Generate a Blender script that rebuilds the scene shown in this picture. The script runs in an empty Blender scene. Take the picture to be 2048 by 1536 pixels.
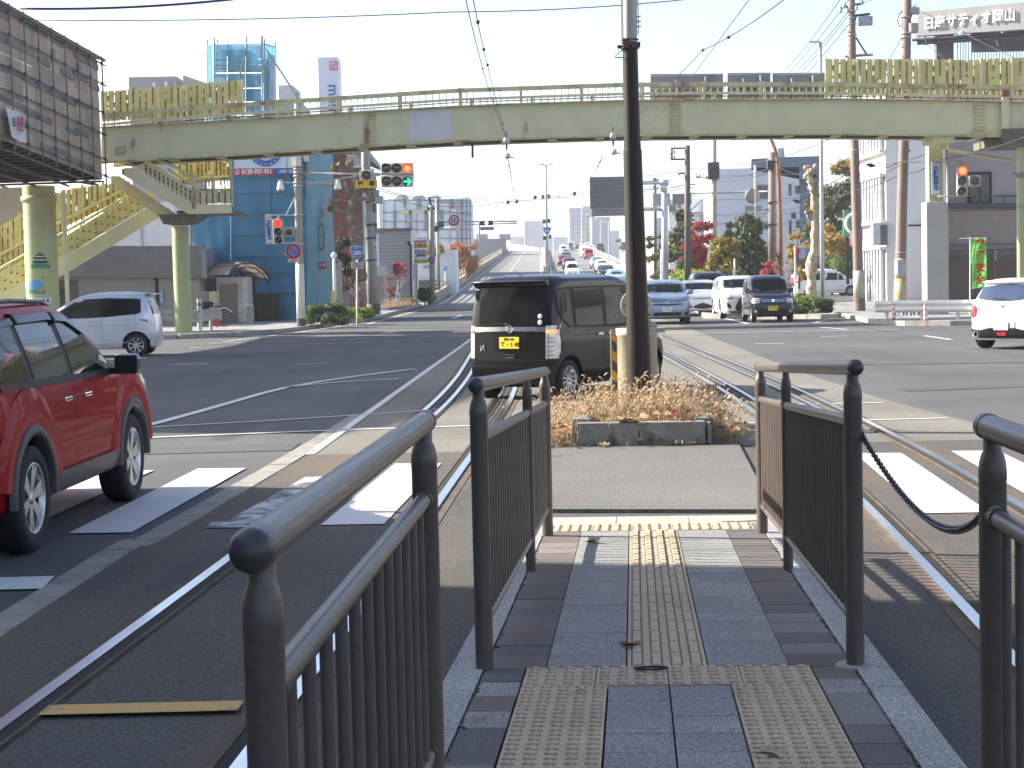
import bpy, bmesh, math, random
from math import sin, cos, pi, radians, sqrt, atan, tan
from mathutils import Vector, Matrix
random.seed(7)
scn=bpy.context.scene
COL=scn.collection
FPX, HCAM, YH, ROLL=3400.0, 1.72, 558.0, 0.023
PITCH=atan((768-YH)/FPX)
FW=Vector((0, cos(PITCH), -sin(PITCH)))
U0=Vector((0, sin(PITCH), cos(PITCH)))
R0=Vector((1, 0, 0))
RT=R0*cos(ROLL)-U0*sin(ROLL)
UP=U0*cos(ROLL)+R0*sin(ROLL)
CAM=Vector((0, 0, HCAM))
cd=bpy.data.cameras.new('camera')
cam=bpy.data.objects.new('camera', cd)
COL.objects.link(cam)
cd.sensor_width=36.0
cd.lens=FPX/2048*36.0
cd.clip_start, cd.clip_end=0.1, 6000
m=Matrix.Identity(4)
for i in range(3):
 m[i][0], m[i][1], m[i][2], m[i][3]=RT[i], UP[i], -FW[i], CAM[i]
cam.matrix_world=m
scn.camera=cam
HAZE=0.0004
SUN_EL, SUN_AZ=radians(29.0), radians(17.0)
SUN=Vector((-cos(SUN_AZ)*cos(SUN_EL), sin(SUN_AZ)*cos(SUN_EL), sin(SUN_EL)))
w=bpy.data.worlds.new('World');scn.world=w;w.use_nodes=True
nt=w.node_tree
bgn=nt.nodes['Background']
sky=nt.nodes.new('ShaderNodeTexSky')
sky.sky_type='NISHITA';sky.sun_disc=False
sky.sun_elevation=SUN_EL
sky.sun_rotation=math.atan2(SUN.x, SUN.y)
sky.air_density, sky.dust_density, sky.ozone_density, sky.altitude=0.75, 1.6, 0.5, 0
nt.links.new(sky.outputs[0], bgn.inputs[0])
bgn.inputs[1].default_value=0.118
ld=bpy.data.lights.new('sun', 'SUN');ld.energy=5.0;ld.angle=radians(0.5);ld.color=(1.0, 0.93, 0.82)
sunob=bpy.data.objects.new('sun', ld);COL.objects.link(sunob)
sunob.rotation_euler=(-SUN).to_track_quat('-Z', 'Y').to_euler()
sunob.location=(-40, 20, 40)
scn.view_settings.view_transform='Standard';scn.view_settings.look='None'
scn.view_settings.exposure=1.52;scn.view_settings.gamma=1.0
scn.cycles.max_bounces=6;scn.cycles.diffuse_bounces=3;scn.cycles.glossy_bounces=3
scn.cycles.transparent_max_bounces=12;scn.cycles.use_denoising=True
def ray(px, py):
 return FW+RT*((px-1024)/FPX)+UP*((768-py)/FPX)
def G(px, py, z=0.0):
 d=ray(px, py);t=(z-CAM.z)/d.z
 return CAM+d*t
def A(px, py, Y):
 d=ray(px, py);return CAM+d*(Y/d.y)
def zp(Y):
 return max(0.085, min(0.286-0.0325*(Y-5.16), 0.34))
def noise_gate(x):return 0.5+0.25*sin(x*3.1)+0.25*sin(x*7.7+1.3)
def lerp(a, b, t):return a+(b-a)*t
def interp(pts, x):
 if x<=pts[0][0]:return pts[0][1]
 for(x0, y0), (x1, y1)in zip(pts, pts[1:]):
  if x<=x1:return y0+(y1-y0)*(x-x0)/(x1-x0)
 return pts[-1][1]
MATS={}
def newmat(name):
 mt=bpy.data.materials.new(name);mt.use_nodes=True
 return mt, mt.node_tree.nodes, mt.node_tree.links, mt.node_tree.nodes['Principled BSDF']
def ramp(N, c0, c1, p0=0.35, p1=0.65):
 r=N.new('ShaderNodeValToRGB')
 r.color_ramp.elements[0].position=p0;r.color_ramp.elements[1].position=p1
 r.color_ramp.elements[0].color=(*c0, 1);r.color_ramp.elements[1].color=(*c1, 1)
 return r
def mixc(N, L, fac, a, b, mode='MIX'):
 mx=N.new('ShaderNodeMix');mx.data_type='RGBA';mx.blend_type=mode
 for sock, v in((0, fac), (6, a), (7, b)):
  if hasattr(v, 'links')or hasattr(v, 'is_linked'):L.new(v, mx.inputs[sock])
  elif sock==0:mx.inputs[0].default_value=v
  else:mx.inputs[sock].default_value=(*v, 1)
 return mx.outputs[2]
def coords(N, L, scale=(1, 1, 1), kind='Object'):
 t=N.new('ShaderNodeTexCoord');mp=N.new('ShaderNodeMapping');mp.inputs['Scale'].default_value=scale
 L.new(t.outputs[kind], mp.inputs[0]);return mp.outputs[0]
def noise(N, L, vec, scale, detail=4, rough=0.6):
 n=N.new('ShaderNodeTexNoise');n.inputs['Scale'].default_value=scale
 n.inputs['Detail'].default_value=detail;n.inputs['Roughness'].default_value=rough
 L.new(vec, n.inputs['Vector']);return n.outputs['Fac']
def bump(N, L, b, h, strength=0.3, dist=0.01):
 bp=N.new('ShaderNodeBump');bp.inputs['Strength'].default_value=strength;bp.inputs['Distance'].default_value=dist
 L.new(h, bp.inputs['Height']);L.new(bp.outputs[0], b.inputs['Normal'])
def mat(name, col, rough=0.6, metal=0.0, var=0.12, scale=3.0, stain=None, stain_amt=(0.55, 0.75), stain_scale=2.0, bmp=0.0, bscale=60, streak=1.0, coat=0.0, spec=0.5, fine=0.0, fscale=150):
 """plain surface with mottling, an optional stain colour (streak > 1 stretches the stains downwards) and fine speckle"""
 if name in MATS:return MATS[name]
 mt, N, L, b=newmat(name)
 v=coords(N, L)
 n=noise(N, L, v, scale)
 c0=tuple(max(0, x*(1-var))for x in col);c1=tuple(min(1, x*(1+var))for x in col)
 r=ramp(N, c0, c1);L.new(n, r.inputs[0]);out=r.outputs[0]
 if fine:
  n3=noise(N, L, v, fscale, 2, 0.5)
  r3=ramp(N, (1-fine, )*3, (1+fine, )*3, 0.3, 0.7);L.new(n3, r3.inputs[0])
  out=mixc(N, L, 1.0, out, r3.outputs[0], 'MULTIPLY')
 if stain:
  v2=coords(N, L, (1, 1, 1/streak))
  n2=noise(N, L, v2, stain_scale, 6, 0.65)
  r2=ramp(N, (0, 0, 0), (1, 1, 1), *stain_amt);L.new(n2, r2.inputs[0])
  out=mixc(N, L, r2.outputs[0], out, stain)
 L.new(out, b.inputs['Base Color'])
 b.inputs['Roughness'].default_value=rough;b.inputs['Metallic'].default_value=metal
 b.inputs['Coat Weight'].default_value=coat;b.inputs['Coat Roughness'].default_value=0.04
 b.inputs['Specular IOR Level'].default_value=spec
 if bmp:bump(N, L, b, noise(N, L, v, bscale, 3), bmp)
 MATS[name]=mt;return mt
def glow(name, col, strength):
 if name in MATS:return MATS[name]
 mt, N, L, b=newmat(name)
 b.inputs['Base Color'].default_value=(*col, 1);b.inputs['Emission Color'].default_value=(*col, 1)
 b.inputs['Emission Strength'].default_value=strength;MATS[name]=mt;return mt
def asphalt(name, col, patch, wear=0.5):
 mt, N, L, b=newmat(name)
 v=coords(N, L)
 n=noise(N, L, v, 0.22, 6, 0.6);r=ramp(N, tuple(x*0.8 for x in col), tuple(x*1.2 for x in col));L.new(n, r.inputs[0])
 n2=noise(N, L, v, 75, 3, 0.75);r2=ramp(N, (0.35, )*3, (1.75, )*3, 0.33, 0.68);L.new(n2, r2.inputs[0])
 out=mixc(N, L, 1.0, r.outputs[0], r2.outputs[0], 'MULTIPLY')
 vs=coords(N, L, (1.0, 0.08, 1));n3=noise(N, L, vs, 1.4, 5);r3=ramp(N, (0, 0, 0), (wear, )*3, 0.5, 0.75);L.new(n3, r3.inputs[0])
 out=mixc(N, L, r3.outputs[0], out, patch)
 vo=N.new('ShaderNodeTexVoronoi');vo.feature='DISTANCE_TO_EDGE';vo.inputs['Scale'].default_value=0.3
 nw=N.new('ShaderNodeTexNoise');nw.inputs['Scale'].default_value=1.2;nw.inputs['Detail'].default_value=8;L.new(v, nw.inputs['Vector'])
 mx=N.new('ShaderNodeMix');mx.data_type='RGBA';mx.inputs[0].default_value=0.35;L.new(v, mx.inputs[6]);L.new(nw.outputs['Color'], mx.inputs[7]);L.new(mx.outputs[2], vo.inputs['Vector'])
 rc=ramp(N, (1, 1, 1), (0, 0, 0), 0.0, 0.006);L.new(vo.outputs['Distance'], rc.inputs[0])
 ng=noise(N, L, v, 0.12, 3);rg=ramp(N, (0, 0, 0), (0.8, )*3, 0.52, 0.6);L.new(ng, rg.inputs[0])
 f=mixc(N, L, 1.0, rc.outputs[0], rg.outputs[0], 'MULTIPLY')
 out=mixc(N, L, f, out, (0.012, 0.012, 0.013))
 L.new(out, b.inputs['Base Color']);b.inputs['Roughness'].default_value=0.88;b.inputs['Specular IOR Level'].default_value=0.35
 bump(N, L, b, n2, 0.35, 0.006)
 MATS[name]=mt;return mt
def paint_marking(name, col, wear=(0.42, 0.5)):
 mt, N, L, b=newmat(name)
 v=coords(N, L)
 n=noise(N, L, v, 2.2, 8, 0.72);r=ramp(N, (0, 0, 0), (1, 1, 1), *wear);L.new(n, r.inputs[0])
 n2=noise(N, L, v, 90, 2);r2=ramp(N, (0.7, )*3, (1, 1, 1), 0.3, 0.6);L.new(n2, r2.inputs[0])
 c=mixc(N, L, 1.0, col, r2.outputs[0], 'MULTIPLY')
 out=mixc(N, L, r.outputs[0], (0.1, 0.1, 0.1), c)
 L.new(out, b.inputs['Base Color']);b.inputs['Roughness'].default_value=0.75
 MATS[name]=mt;return mt
def carpaint(name, col, metal=0.0, rough=0.25, coat=0.6, spec=0.35):
 if name in MATS:return MATS[name]
 mt, N, L, b=newmat(name)
 v=coords(N, L)
 n=noise(N, L, v, 2.5, 5);r=ramp(N, tuple(x*0.93 for x in col), tuple(min(1, x*1.05)for x in col));L.new(n, r.inputs[0])
 L.new(r.outputs[0], b.inputs['Base Color'])
 b.inputs['Metallic'].default_value=metal;b.inputs['Roughness'].default_value=rough
 b.inputs['Coat Weight'].default_value=coat;b.inputs['Coat Roughness'].default_value=0.03;b.inputs['Specular IOR Level'].default_value=spec
 MATS[name]=mt;return mt
def leafmat(name, col, col2, trans=0.35):
 if name in MATS:return MATS[name]
 mt, N, L, b=newmat(name)
 v=coords(N, L)
 n=noise(N, L, v, 2.6, 5, 0.7);r=ramp(N, col, col2, 0.35, 0.65);L.new(n, r.inputs[0])
 n2=noise(N, L, v, 23, 2);r2=ramp(N, (0.6, )*3, (1.4, )*3, 0.3, 0.7);L.new(n2, r2.inputs[0])
 c=mixc(N, L, 1.0, r.outputs[0], r2.outputs[0], 'MULTIPLY')
 L.new(c, b.inputs['Base Color']);b.inputs['Roughness'].default_value=0.6
 tr=N.new('ShaderNodeBsdfTranslucent');L.new(c, tr.inputs[0])
 ms=N.new('ShaderNodeMixShader');ms.inputs[0].default_value=trans
 o=N['Material Output']if 'Material Output' in N else None
 L.new(b.outputs[0], ms.inputs[1]);L.new(tr.outputs[0], ms.inputs[2]);L.new(ms.outputs[0], o.inputs[0])
 MATS[name]=mt;return mt
class MB:
 def __init__(s):s.v=[];s.f=[];s.mi=[];s.sm=[];s.cur=0;s.smooth=False
 def add(s, vs, fs, smooth=None):
  o=len(s.v);s.v.extend([tuple(p)for p in vs])
  for f in fs:
   s.f.append(tuple(i+o for i in f));s.mi.append(s.cur);s.sm.append(s.smooth if smooth is None else smooth)
  return s
 def mat(s, i):s.cur=i;return s
 def box(s, c, size, rot=None, bev=0.0):
  x, y, z=size[0]/2, size[1]/2, size[2]/2
  if bev<=0:
   vs=[Vector((a*x, b*y, d*z))for d in(-1, 1)for b in(-1, 1)for a in(-1, 1)]
   fs=[(0, 2, 3, 1), (4, 5, 7, 6), (0, 1, 5, 4), (2, 6, 7, 3), (0, 4, 6, 2), (1, 3, 7, 5)]
  else:
   bm=bmesh.new();bmesh.ops.create_cube(bm, size=1.0)
   for v in bm.verts:v.co=Vector((v.co.x*2*x, v.co.y*2*y, v.co.z*2*z))
   bmesh.ops.bevel(bm, geom=bm.edges[:], offset=bev, segments=2, affect='EDGES', profile=0.6)
   bm.verts.index_update()
   vs=[v.co.copy()for v in bm.verts];fs=[tuple(v.index for v in f.verts)for f in bm.faces];bm.free()
  if rot is not None:vs=[rot@v for v in vs]
  c=Vector(c);return s.add([v+c for v in vs], fs)
 def box2(s, a, b, bev=0.0):
  return s.box([(a[i]+b[i])/2 for i in range(3)], [abs(b[i]-a[i])for i in range(3)], None, bev)
 def cyl(s, p0, p1, r0, r1=None, seg=12, caps=True, smooth=True):
  p0, p1=Vector(p0), Vector(p1);r1=r0 if r1 is None else r1
  d=(p1-p0);
  if d.length<1e-9:return s
  d.normalize()
  a=d.orthogonal().normalized();b=d.cross(a)
  vs=[p+(a*cos(2*pi*i/seg)+b*sin(2*pi*i/seg))*r for p, r in((p0, r0), (p1, r1))for i in range(seg)]
  s.add(vs, [(i, (i+1)%seg, seg+(i+1)%seg, seg+i)for i in range(seg)], smooth)
  if caps:s.add(vs, [tuple(range(seg-1, -1, -1)), tuple(range(seg, 2*seg))], False)
  return s
 def tube(s, pts, r, seg=8, closed=False, smooth=True):
  """pts: points, r: number or list"""
  P=[Vector(p)for p in pts];n=len(P)
  R=r if isinstance(r, (list, tuple))else[r]*n
  vs=[];nrm=None
  for i in range(n):
   if closed:t=(P[(i+1)%n]-P[i-1])
   else:t=P[min(i+1, n-1)]-P[max(i-1, 0)]
   t.normalize()
   if nrm is None:nrm=t.orthogonal().normalized()
   nrm=(nrm-t*nrm.dot(t));
   if nrm.length<1e-6:nrm=t.orthogonal()
   nrm.normalize();b=t.cross(nrm)
   vs+=[P[i]+(nrm*cos(2*pi*k/seg)+b*sin(2*pi*k/seg))*R[i]for k in range(seg)]
  m_=n if closed else n-1
  fs=[(i*seg+k, i*seg+(k+1)%seg, ((i+1)%n)*seg+(k+1)%seg, ((i+1)%n)*seg+k)for i in range(m_)for k in range(seg)]
  if not closed:fs+=[tuple(range(seg-1, -1, -1)), tuple((n-1)*seg+k for k in range(seg))]
  return s.add(vs, fs, smooth)
 def prism(s, poly, d, smooth=False):
  """poly: 3D points of a planar outline, d: extrusion vector"""
  P=[Vector(p)for p in poly];d=Vector(d);n=len(P)
  vs=P+[p+d for p in P]
  fs=[tuple(range(n)), tuple(range(2*n-1, n-1, -1))]+[(i, i+n, (i+1)%n+n, (i+1)%n)for i in range(n)]
  return s.add(vs, fs, smooth)
 def sheet(s, poly):return s.add(poly, [tuple(range(len(poly)))])
 def lathe(s, prof, c=(0, 0, 0), axis='Z', seg=24, smooth=True):
  """prof: (radius, height) pairs"""
  vs=[]
  for r, h in prof:
   for k in range(seg):
    a=2*pi*k/seg;x, y=r*cos(a), r*sin(a)
    vs.append({'Z':(x, y, h), 'Y':(x, h, y), 'X':(h, x, y)}[axis])
  c=Vector(c);vs=[Vector(v)+c for v in vs];n=len(prof)
  fs=[(i*seg+k, i*seg+(k+1)%seg, (i+1)*seg+(k+1)%seg, (i+1)*seg+k)for i in range(n-1)for k in range(seg)]
  return s.add(vs, fs, smooth)
 def ball(s, c, r, seg=12, rings=8, sc=(1, 1, 1)):
  pr=[(max(1e-4, sin(pi*i/rings)), -cos(pi*i/rings))for i in range(rings+1)]
  o=len(s.v);s.lathe([(a*r, h*r)for a, h in pr], (0, 0, 0), 'Z', seg)
  for i in range(o, len(s.v)):
   v=s.v[i];s.v[i]=(v[0]*sc[0]+c[0], v[1]*sc[1]+c[1], v[2]*sc[2]+c[2])
  return s
 def xf(s, M):
  s.v=[tuple(M@Vector(v))for v in s.v];return s
 def grid(s, rows, smooth=True):
  """rows of equal numbers of points"""
  m_=len(rows[0]);vs=[p for r in rows for p in r]
  fs=[(i*m_+k, i*m_+k+1, (i+1)*m_+k+1, (i+1)*m_+k)for i in range(len(rows)-1)for k in range(m_-1)]
  return s.add(vs, fs, smooth)
def link(name, data, parent=None, loc=None):
 o=bpy.data.objects.new(name, data);COL.objects.link(o)
 if parent:o.parent=parent
 if loc is not None:o.location=loc
 return o
def obj(name, mb, mats, parent=None, fixn=True):
 me=bpy.data.meshes.new(name)
 me.from_pydata(mb.v, [], mb.f)
 mats=mats if isinstance(mats, (list, tuple))else[mats]
 for mt in mats:me.materials.append(mt)
 me.polygons.foreach_set('material_index', mb.mi)
 me.polygons.foreach_set('use_smooth', mb.sm)
 me.update()
 if fixn:
  bm=bmesh.new();bm.from_mesh(me);bmesh.ops.recalc_face_normals(bm, faces=bm.faces[:]);bm.to_mesh(me);bm.free()
 return link(name, me, parent)
def tag(o, label=None, cat=None, group=None, kind=None):
 if label:o['label']=label
 if cat:o['category']=cat
 if group:o['group']=group
 if kind:o['kind']=kind
 return o
def thing(name, label, cat, loc=(0, 0, 0), rz=0.0, group=None):
 o=link(name, None);o.location=loc;o.rotation_euler=(0, 0, rz);o.empty_display_size=0.2
 return tag(o, label, cat, group)
def struct(name, mb, mats, fixn=True):return tag(obj(name, mb, mats, None, fixn), kind='structure')
def dup(root, loc=None, rz=None, label=None, group=None):
 r=root.copy();COL.objects.link(r)
 if loc is not None:r.location=loc
 if rz is not None:r.rotation_euler=(0, 0, rz)
 if label:r['label']=label
 if group:r['group']=group
 for ch in list(root.children):
  c=ch.copy();COL.objects.link(c);c.parent=r
  for g in list(ch.children):
   d=g.copy();COL.objects.link(d);d.parent=c
 return r
def letters(text, size, M, material, parent, name='lettering', offset=0.0, depth=0.004, sx=1.0, spacing=1.0, line=1.0):
 """writing as a mesh: M places it (x along the line of writing, z of M towards the reader)"""
 cu=bpy.data.curves.new(name, 'FONT');cu.body=text;cu.size=size;cu.align_x='CENTER';cu.align_y='CENTER'
 cu.extrude=depth/2;cu.offset=offset;cu.space_character=spacing;cu.space_line=line;cu.resolution_u=3
 t=bpy.data.objects.new(name, cu);COL.objects.link(t)
 bpy.context.view_layer.update()
 dg=bpy.context.evaluated_depsgraph_get()
 me=bpy.data.meshes.new_from_object(t.evaluated_get(dg))
 bpy.data.objects.remove(t)
 me.transform(M@Matrix.Diagonal((sx, 1, 1, 1)))
 me.materials.clear();me.materials.append(material)
 return link(name, me, parent)
def facing(loc, yaw=0.0, tilt=0.0):
 """matrix for a sign face that looks back towards the camera (-Y); yaw turns it"""
 return Matrix.Translation(loc)@Matrix.Rotation(yaw, 4, 'Z')@Matrix.Rotation(radians(90)+tilt, 4, 'X')
# ================================================================== GROUND, ROADS, TRACKS, PLATFORM
M_ASPH=asphalt('asphalt', (0.086, 0.0875, 0.089), (0.125, 0.124, 0.12))
M_ASPH2=asphalt('asphalt island', (0.135, 0.13, 0.118), (0.17, 0.163, 0.148), 0.3)
M_BED=asphalt('track bed concrete', (0.175, 0.163, 0.135), (0.14, 0.133, 0.118), 0.7)
M_BEDN=asphalt('rusty track bed', (0.088, 0.08, 0.07), (0.16, 0.108, 0.06), 0.8)
M_PAVE=mat('pavement', (0.24, 0.235, 0.225), 0.9, var=0.2, scale=1.2, fine=0.3, bmp=0.1)
M_EARTH=mat('earth', (0.17, 0.165, 0.15), 0.95, var=0.3, scale=0.05)
M_KERB=mat('kerb concrete', (0.33, 0.32, 0.29), 0.9, var=0.2, scale=3, stain=(0.1, 0.095, 0.085), stain_scale=3, fine=0.2)
M_STONE=mat('kerb strip stone', (0.27, 0.25, 0.215), 0.9, var=0.15, scale=4, fine=0.25, stain=(0.12, 0.11, 0.1), stain_scale=5)
M_WHITE=paint_marking('road paint', (0.66, 0.66, 0.64), (0.27, 0.36))
M_WHITEW=paint_marking('worn road paint', (0.6, 0.6, 0.58), (0.46, 0.56))
M_YELLOW=paint_marking('yellow road paint', (0.66, 0.40, 0.12), (0.36, 0.46))
M_RAIL=mat('rail steel', (0.68, 0.69, 0.71), 0.22, 1.0, var=0.06, scale=4)
M_GROOVE=mat('rail groove', (0.02, 0.017, 0.014), 0.9)
M_RUST=mat('rust dirt', (0.1, 0.075, 0.052), 0.95, var=0.3, scale=4, fine=0.3)
def flat(name, poly, z, mt):
 return struct(name, MB().sheet([(x, y, z)for x, y in poly]), mt)
flat('ground', [(-1600, -1600), (1600, -1600), (1600, 1600), (-1600, 1600)], -0.03, M_EARTH)
flat('road', [(-60, -40), (70, -40), (70, 125), (-60, 125)], 0.0, M_ASPH)
flat('track_bed', [(-2.1, 17.0), (0.15, 17.0), (0.15, 20.5), (2.3, 20.5), (2.3, 17.0), (5.2, 17.0), (4.95, 23), (5.0, 30), (5.6, 50), (6.0, 66), (6.4, 90), (-0.4, 90), (-0.75, 72), (-1.2, 48), (-1.6, 33)], 0.004, M_BED)
flat('track_bed', [(-2.6, -20), (-2.6, 9), (-2.15, 17.0), (0.1, 17.0), (0.1, 12.6), (-0.3, 6), (-1.0, -20)], 0.004, M_BEDN)
flat('track_bed', [(0.4, -20), (1.3, 6), (1.75, 12.6), (2.3, 17.0), (5.2, 17.0), (4.7, 9), (3.4, -20)], 0.004, M_BEDN)
def smooth_path(pts, step=0.6):
 out=[]
 P=[Vector((p[0], p[1], 0))for p in pts]
 for i in range(len(P)-1):
  p0, p1, p2, p3=P[max(i-1, 0)], P[i], P[i+1], P[min(i+2, len(P)-1)]
  n=max(2, int((p2-p1).length/step))
  for k in range(n):
   t=k/n
   out.append(0.5*((2*p1)+(p2-p0)*t+(2*p0-5*p1+4*p2-p3)*t*t+(3*p1-p0-3*p2+p3)*t**3))
 out.append(P[-1]);return out
def ribbon(mb, path, o0, o1, z, h=None):
 """strip between two sideways offsets of a path; with h it is a bar standing h high"""
 L_, R_=[], []
 for i, p in enumerate(path):
  t=path[min(i+1, len(path)-1)]-path[max(i-1, 0)];t.normalize();n=Vector((t.y, -t.x, 0))
  L_.append((p.x+n.x*o0, p.y+n.y*o0, z));R_.append((p.x+n.x*o1, p.y+n.y*o1, z))
 if h is None:return mb.grid([L_, R_], False)
 up=lambda q:(q[0], q[1], q[2]+h)
 return mb.grid([L_, [up(q)for q in L_], [up(q)for q in R_], R_], False)
LT=smooth_path([(-3.2, -20), (-2.5, -10), (-2.05, -3), (-1.74, 2.5), (-1.5, 6.6), (-1.27, 10.4), (-0.98, 16), (-0.62, 22.6), (-0.45, 29), (-0.4, 36), (-0.35, 50), (-0.1, 70), (0.25, 92)])
RTK=smooth_path([(0.7, -20), (1.5, -10), (2.02, -3), (2.38, 2.5), (2.68, 7), (2.91, 9.8), (3.14, 12.8), (3.34, 16), (3.5, 20), (3.66, 26), (3.76, 35), (3.86, 50), (4.2, 70), (4.7, 92)])
def track(path, guard, name):
 mb=MB()
 for s in(-1, 1):
  c=0.5335*s;i=-s
  mb.mat(2);ribbon(mb, path, c-0.115, c+0.115, 0.008)
  mb.mat(1);ribbon(mb, path, c+i*0.02, c+i*0.085, 0.012)
  mb.mat(0);ribbon(mb, path, c-s*0.025, c+s*0.04, 0.006, 0.014)
  mb.mat(2);ribbon(mb, path, c+i*0.085, c+i*0.105, 0.006, 0.011)
 if guard:
  sub=[p for p in path if guard[0]<p.y<guard[1]]
  for c in guard[2]:
   mb.mat(1);ribbon(mb, sub, c-0.07, c+0.07, 0.013);mb.mat(0);ribbon(mb, sub, c-0.03, c+0.03, 0.006, 0.013)
 return struct(name, mb, [M_RAIL, M_GROOVE, M_RUST])
track(LT, (20, 40, (-0.33, 0.33)), 'tram_track');track(RTK, (19, 42, (-0.31, 0.3)), 'tram_track')
kb=MB();kp=smooth_path([(-3.0, -20), (-2.66, 8.6), (-2.5, 11.5), (-2.2, 16.8), (-2.0, 22)], 0.6)
for i in range(len(kp)-1):
 a, b=kp[i], kp[i]+(kp[i+1]-kp[i])*0.985
 t=(b-a).normalized();n=Vector((t.y, -t.x, 0));wd=0.1+random.uniform(-.004, .004);zz=0.008+random.uniform(0, .004)
 kb.prism([(q+n*s).to_tuple()[:2]+(zz-0.05, )for q, s in((a, -wd), (b, -wd), (b, wd), (a, wd))], (0, 0, 0.05))
struct('stone_strip', kb, M_STONE)
def lines(name, items, mt, z=0.011):
 mb=MB()
 for path, wd in items:
  ribbon(mb, smooth_path(path, 1.5), -wd/2, wd/2, z)
 return struct(name, mb, mt)
def quads(name, polys, mt, z=0.011):
 mb=MB()
 for p in polys:mb.sheet([(x, y, z)for x, y in p])
 return struct(name, mb, mt)
zb=[]
for k, x in enumerate([-10.0, -9.08, -8.16, -7.24, -6.32, -5.4, -4.5, -3.6, -2.74]):
 zb.append([(x-0.4, 11.85), (x+0.05, 11.83), (x+0.23, 15.85), (x-0.23, 15.9)])
zb.append([(-1.38, 11.98), (-0.93, 11.96), (-0.68, 15.87), (-1.12, 15.93)])
for x in(3.43, 4.34, 5.25, 6.15, 7.05, 7.95, 8.85):
 zb.append([(x-0.55, 11.88), (x-0.1, 11.85), (x+0.2, 15.85), (x-0.22, 15.93)])
quads('zebra_crossing', zb, M_WHITE)
quads('worn_zebra_stripe', [[(-2.1, 12.27), (-1.75, 12.27), (-1.55, 15.0), (-1.85, 15.0)], [(-2.2, 11.95), (-1.42, 11.95), (-1.42, 12.25), (-2.2, 12.25)]], M_WHITEW)
quads('stop_line', [[(-10, 9.6), (-2.72, 9.66), (-2.76, 10.08), (-10, 10.0)]], M_WHITE)
quads('yellow_line', [[(-1.93, 6.72), (-1.13, 6.72), (-1.13, 6.88), (-1.93, 6.88)]], M_YELLOW, 0.021)
lines('lane_marking', [([(-2.05, 17.0), (-1.58, 34), (-1.18, 48.8), (-0.77, 72), (-0.3, 92)], 0.1), ([(-5.2, 17.5), (-4.51, 21.3), (-4.1, 25.2), (-3.75, 28.2), (-2.9, 31.0), (-1.9, 33.2)], 0.15), ([(-3.75, 28.2), (-3.1, 29.3), (-2.0, 30.0)], 0.12), ([(-8.0, 18.6), (-4.09, 19.36), (-2.1, 19.75), (-0.3, 19.95)], 0.1), ([(-7.5, 20.1), (-4.4, 20.8), (-2.2, 21.85), (-1.0, 22.6)], 0.08), ([(-8.3, 32), (-7.3, 32.3)], 0.12), ([(-7.6, 37.6), (-6.7, 37.6)], 0.12), ([(-4.6, 36.2), (-3.9, 36.2)], 0.1), ([(5.6, 17.4), (7.4, 18.6), (9.5, 19.5)], 0.06), ([(2.2, 19.4), (5.0, 19.5)], 0.08), ([(2.3, 22.1), (4.8, 22.0)], 0.08), ([(5.95, 41.5), (6.6, 41.1)], 0.12), ([(10.7, 44.0), (10.66, 41.2)], 0.13), ([(9.6, 52.7), (9.9, 50)], 0.13), ([(8.2, 45), (8.9, 45)], 0.12), ([(4.9, 62), (5.3, 80), (5.7, 100)], 0.15), ([(8.1, 58), (8.4, 70), (8.6, 80)], 0.13), ([(3.6, 50.0), (11.2, 49.2)], 0.0+0.12), ([(-5.9, 70), (-5.6, 84), (-5.3, 105), (-5.0, 118)], 0.13), ([(-2.6, 76), (-2.4, 84)], 0.13), ([(-2.0, 96), (-1.8, 106)], 0.13), ([(-8.8, 52), (-7.2, 63), (-6.4, 74)], 0.13)], M_WHITE)
lines('lane_marking', [([(-9.0, 47.5), (-4, 48.6), (-0.5, 48.9)], 0.25), ([(-9, 50.8), (-4.5, 51.8), (-0.5, 52.2)], 0.25), ([(10.3, 57.5), (13.5, 68)], 0.2)], M_WHITEW)
quads('asphalt_patch', [[(-9, 17.2), (-2.3, 17.5), (-2.3, 18.3), (-9, 18.0)], [(5.6, 24), (11, 25), (11, 25.6), (5.6, 24.7)], [(6.4, 31), (13, 30), (13, 30.5), (6.4, 31.6)]], asphalt('asphalt patch', (0.075, 0.076, 0.08), (0.1, 0.1, 0.1)), 0.006)
def pavement(poly, h=0.13, mt=M_PAVE):
 mb=MB().prism([(x, y, -0.02)for x, y in poly], (0, 0, h+0.02));o=struct('pavement', mb, mt)
 kb=MB();n=len(poly)
 for i in range(n):
  a, b=Vector((*poly[i], 0)), Vector((*poly[(i+1)%n], 0));L_=(b-a).length
  if L_>45:continue
  t=(b-a).normalized();nn=Vector((t.y, -t.x, 0));k=max(1, int(L_/0.6))
  for j in range(k):
   p, q=a+t*(L_*j/k), a+t*(L_*(j+0.97)/k)
   kb.prism([(p-nn*0.16).to_tuple()[:2]+(-0.02, ), (q-nn*0.16).to_tuple()[:2]+(-0.02, ), (q+nn*0.02).to_tuple()[:2]+(-0.02, ), (p+nn*0.02).to_tuple()[:2]+(-0.02, )], (0, 0, h+0.035))
 struct('kerb', kb, M_KERB)
pavement([(-6.3, 112), (-6.4, 84), (-7.3, 67), (-8.3, 60.5), (-9.4, 57.2), (-11, 56), (-14, 55.5), (-60, 55.2), (-60, 118), (-6.3, 118)][::1])
pavement([(15.2, 51.4), (40, 50.5), (40, 88), (15, 88), (13.4, 74), (11.7, 55), (12.2, 52.5), (13.4, 51.7)][::1])
pavement([(7.6, 66.5), (11.4, 62.3), (12.2, 63.2), (12.9, 78), (12.6, 86), (9.2, 86)], 0.15)
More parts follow.
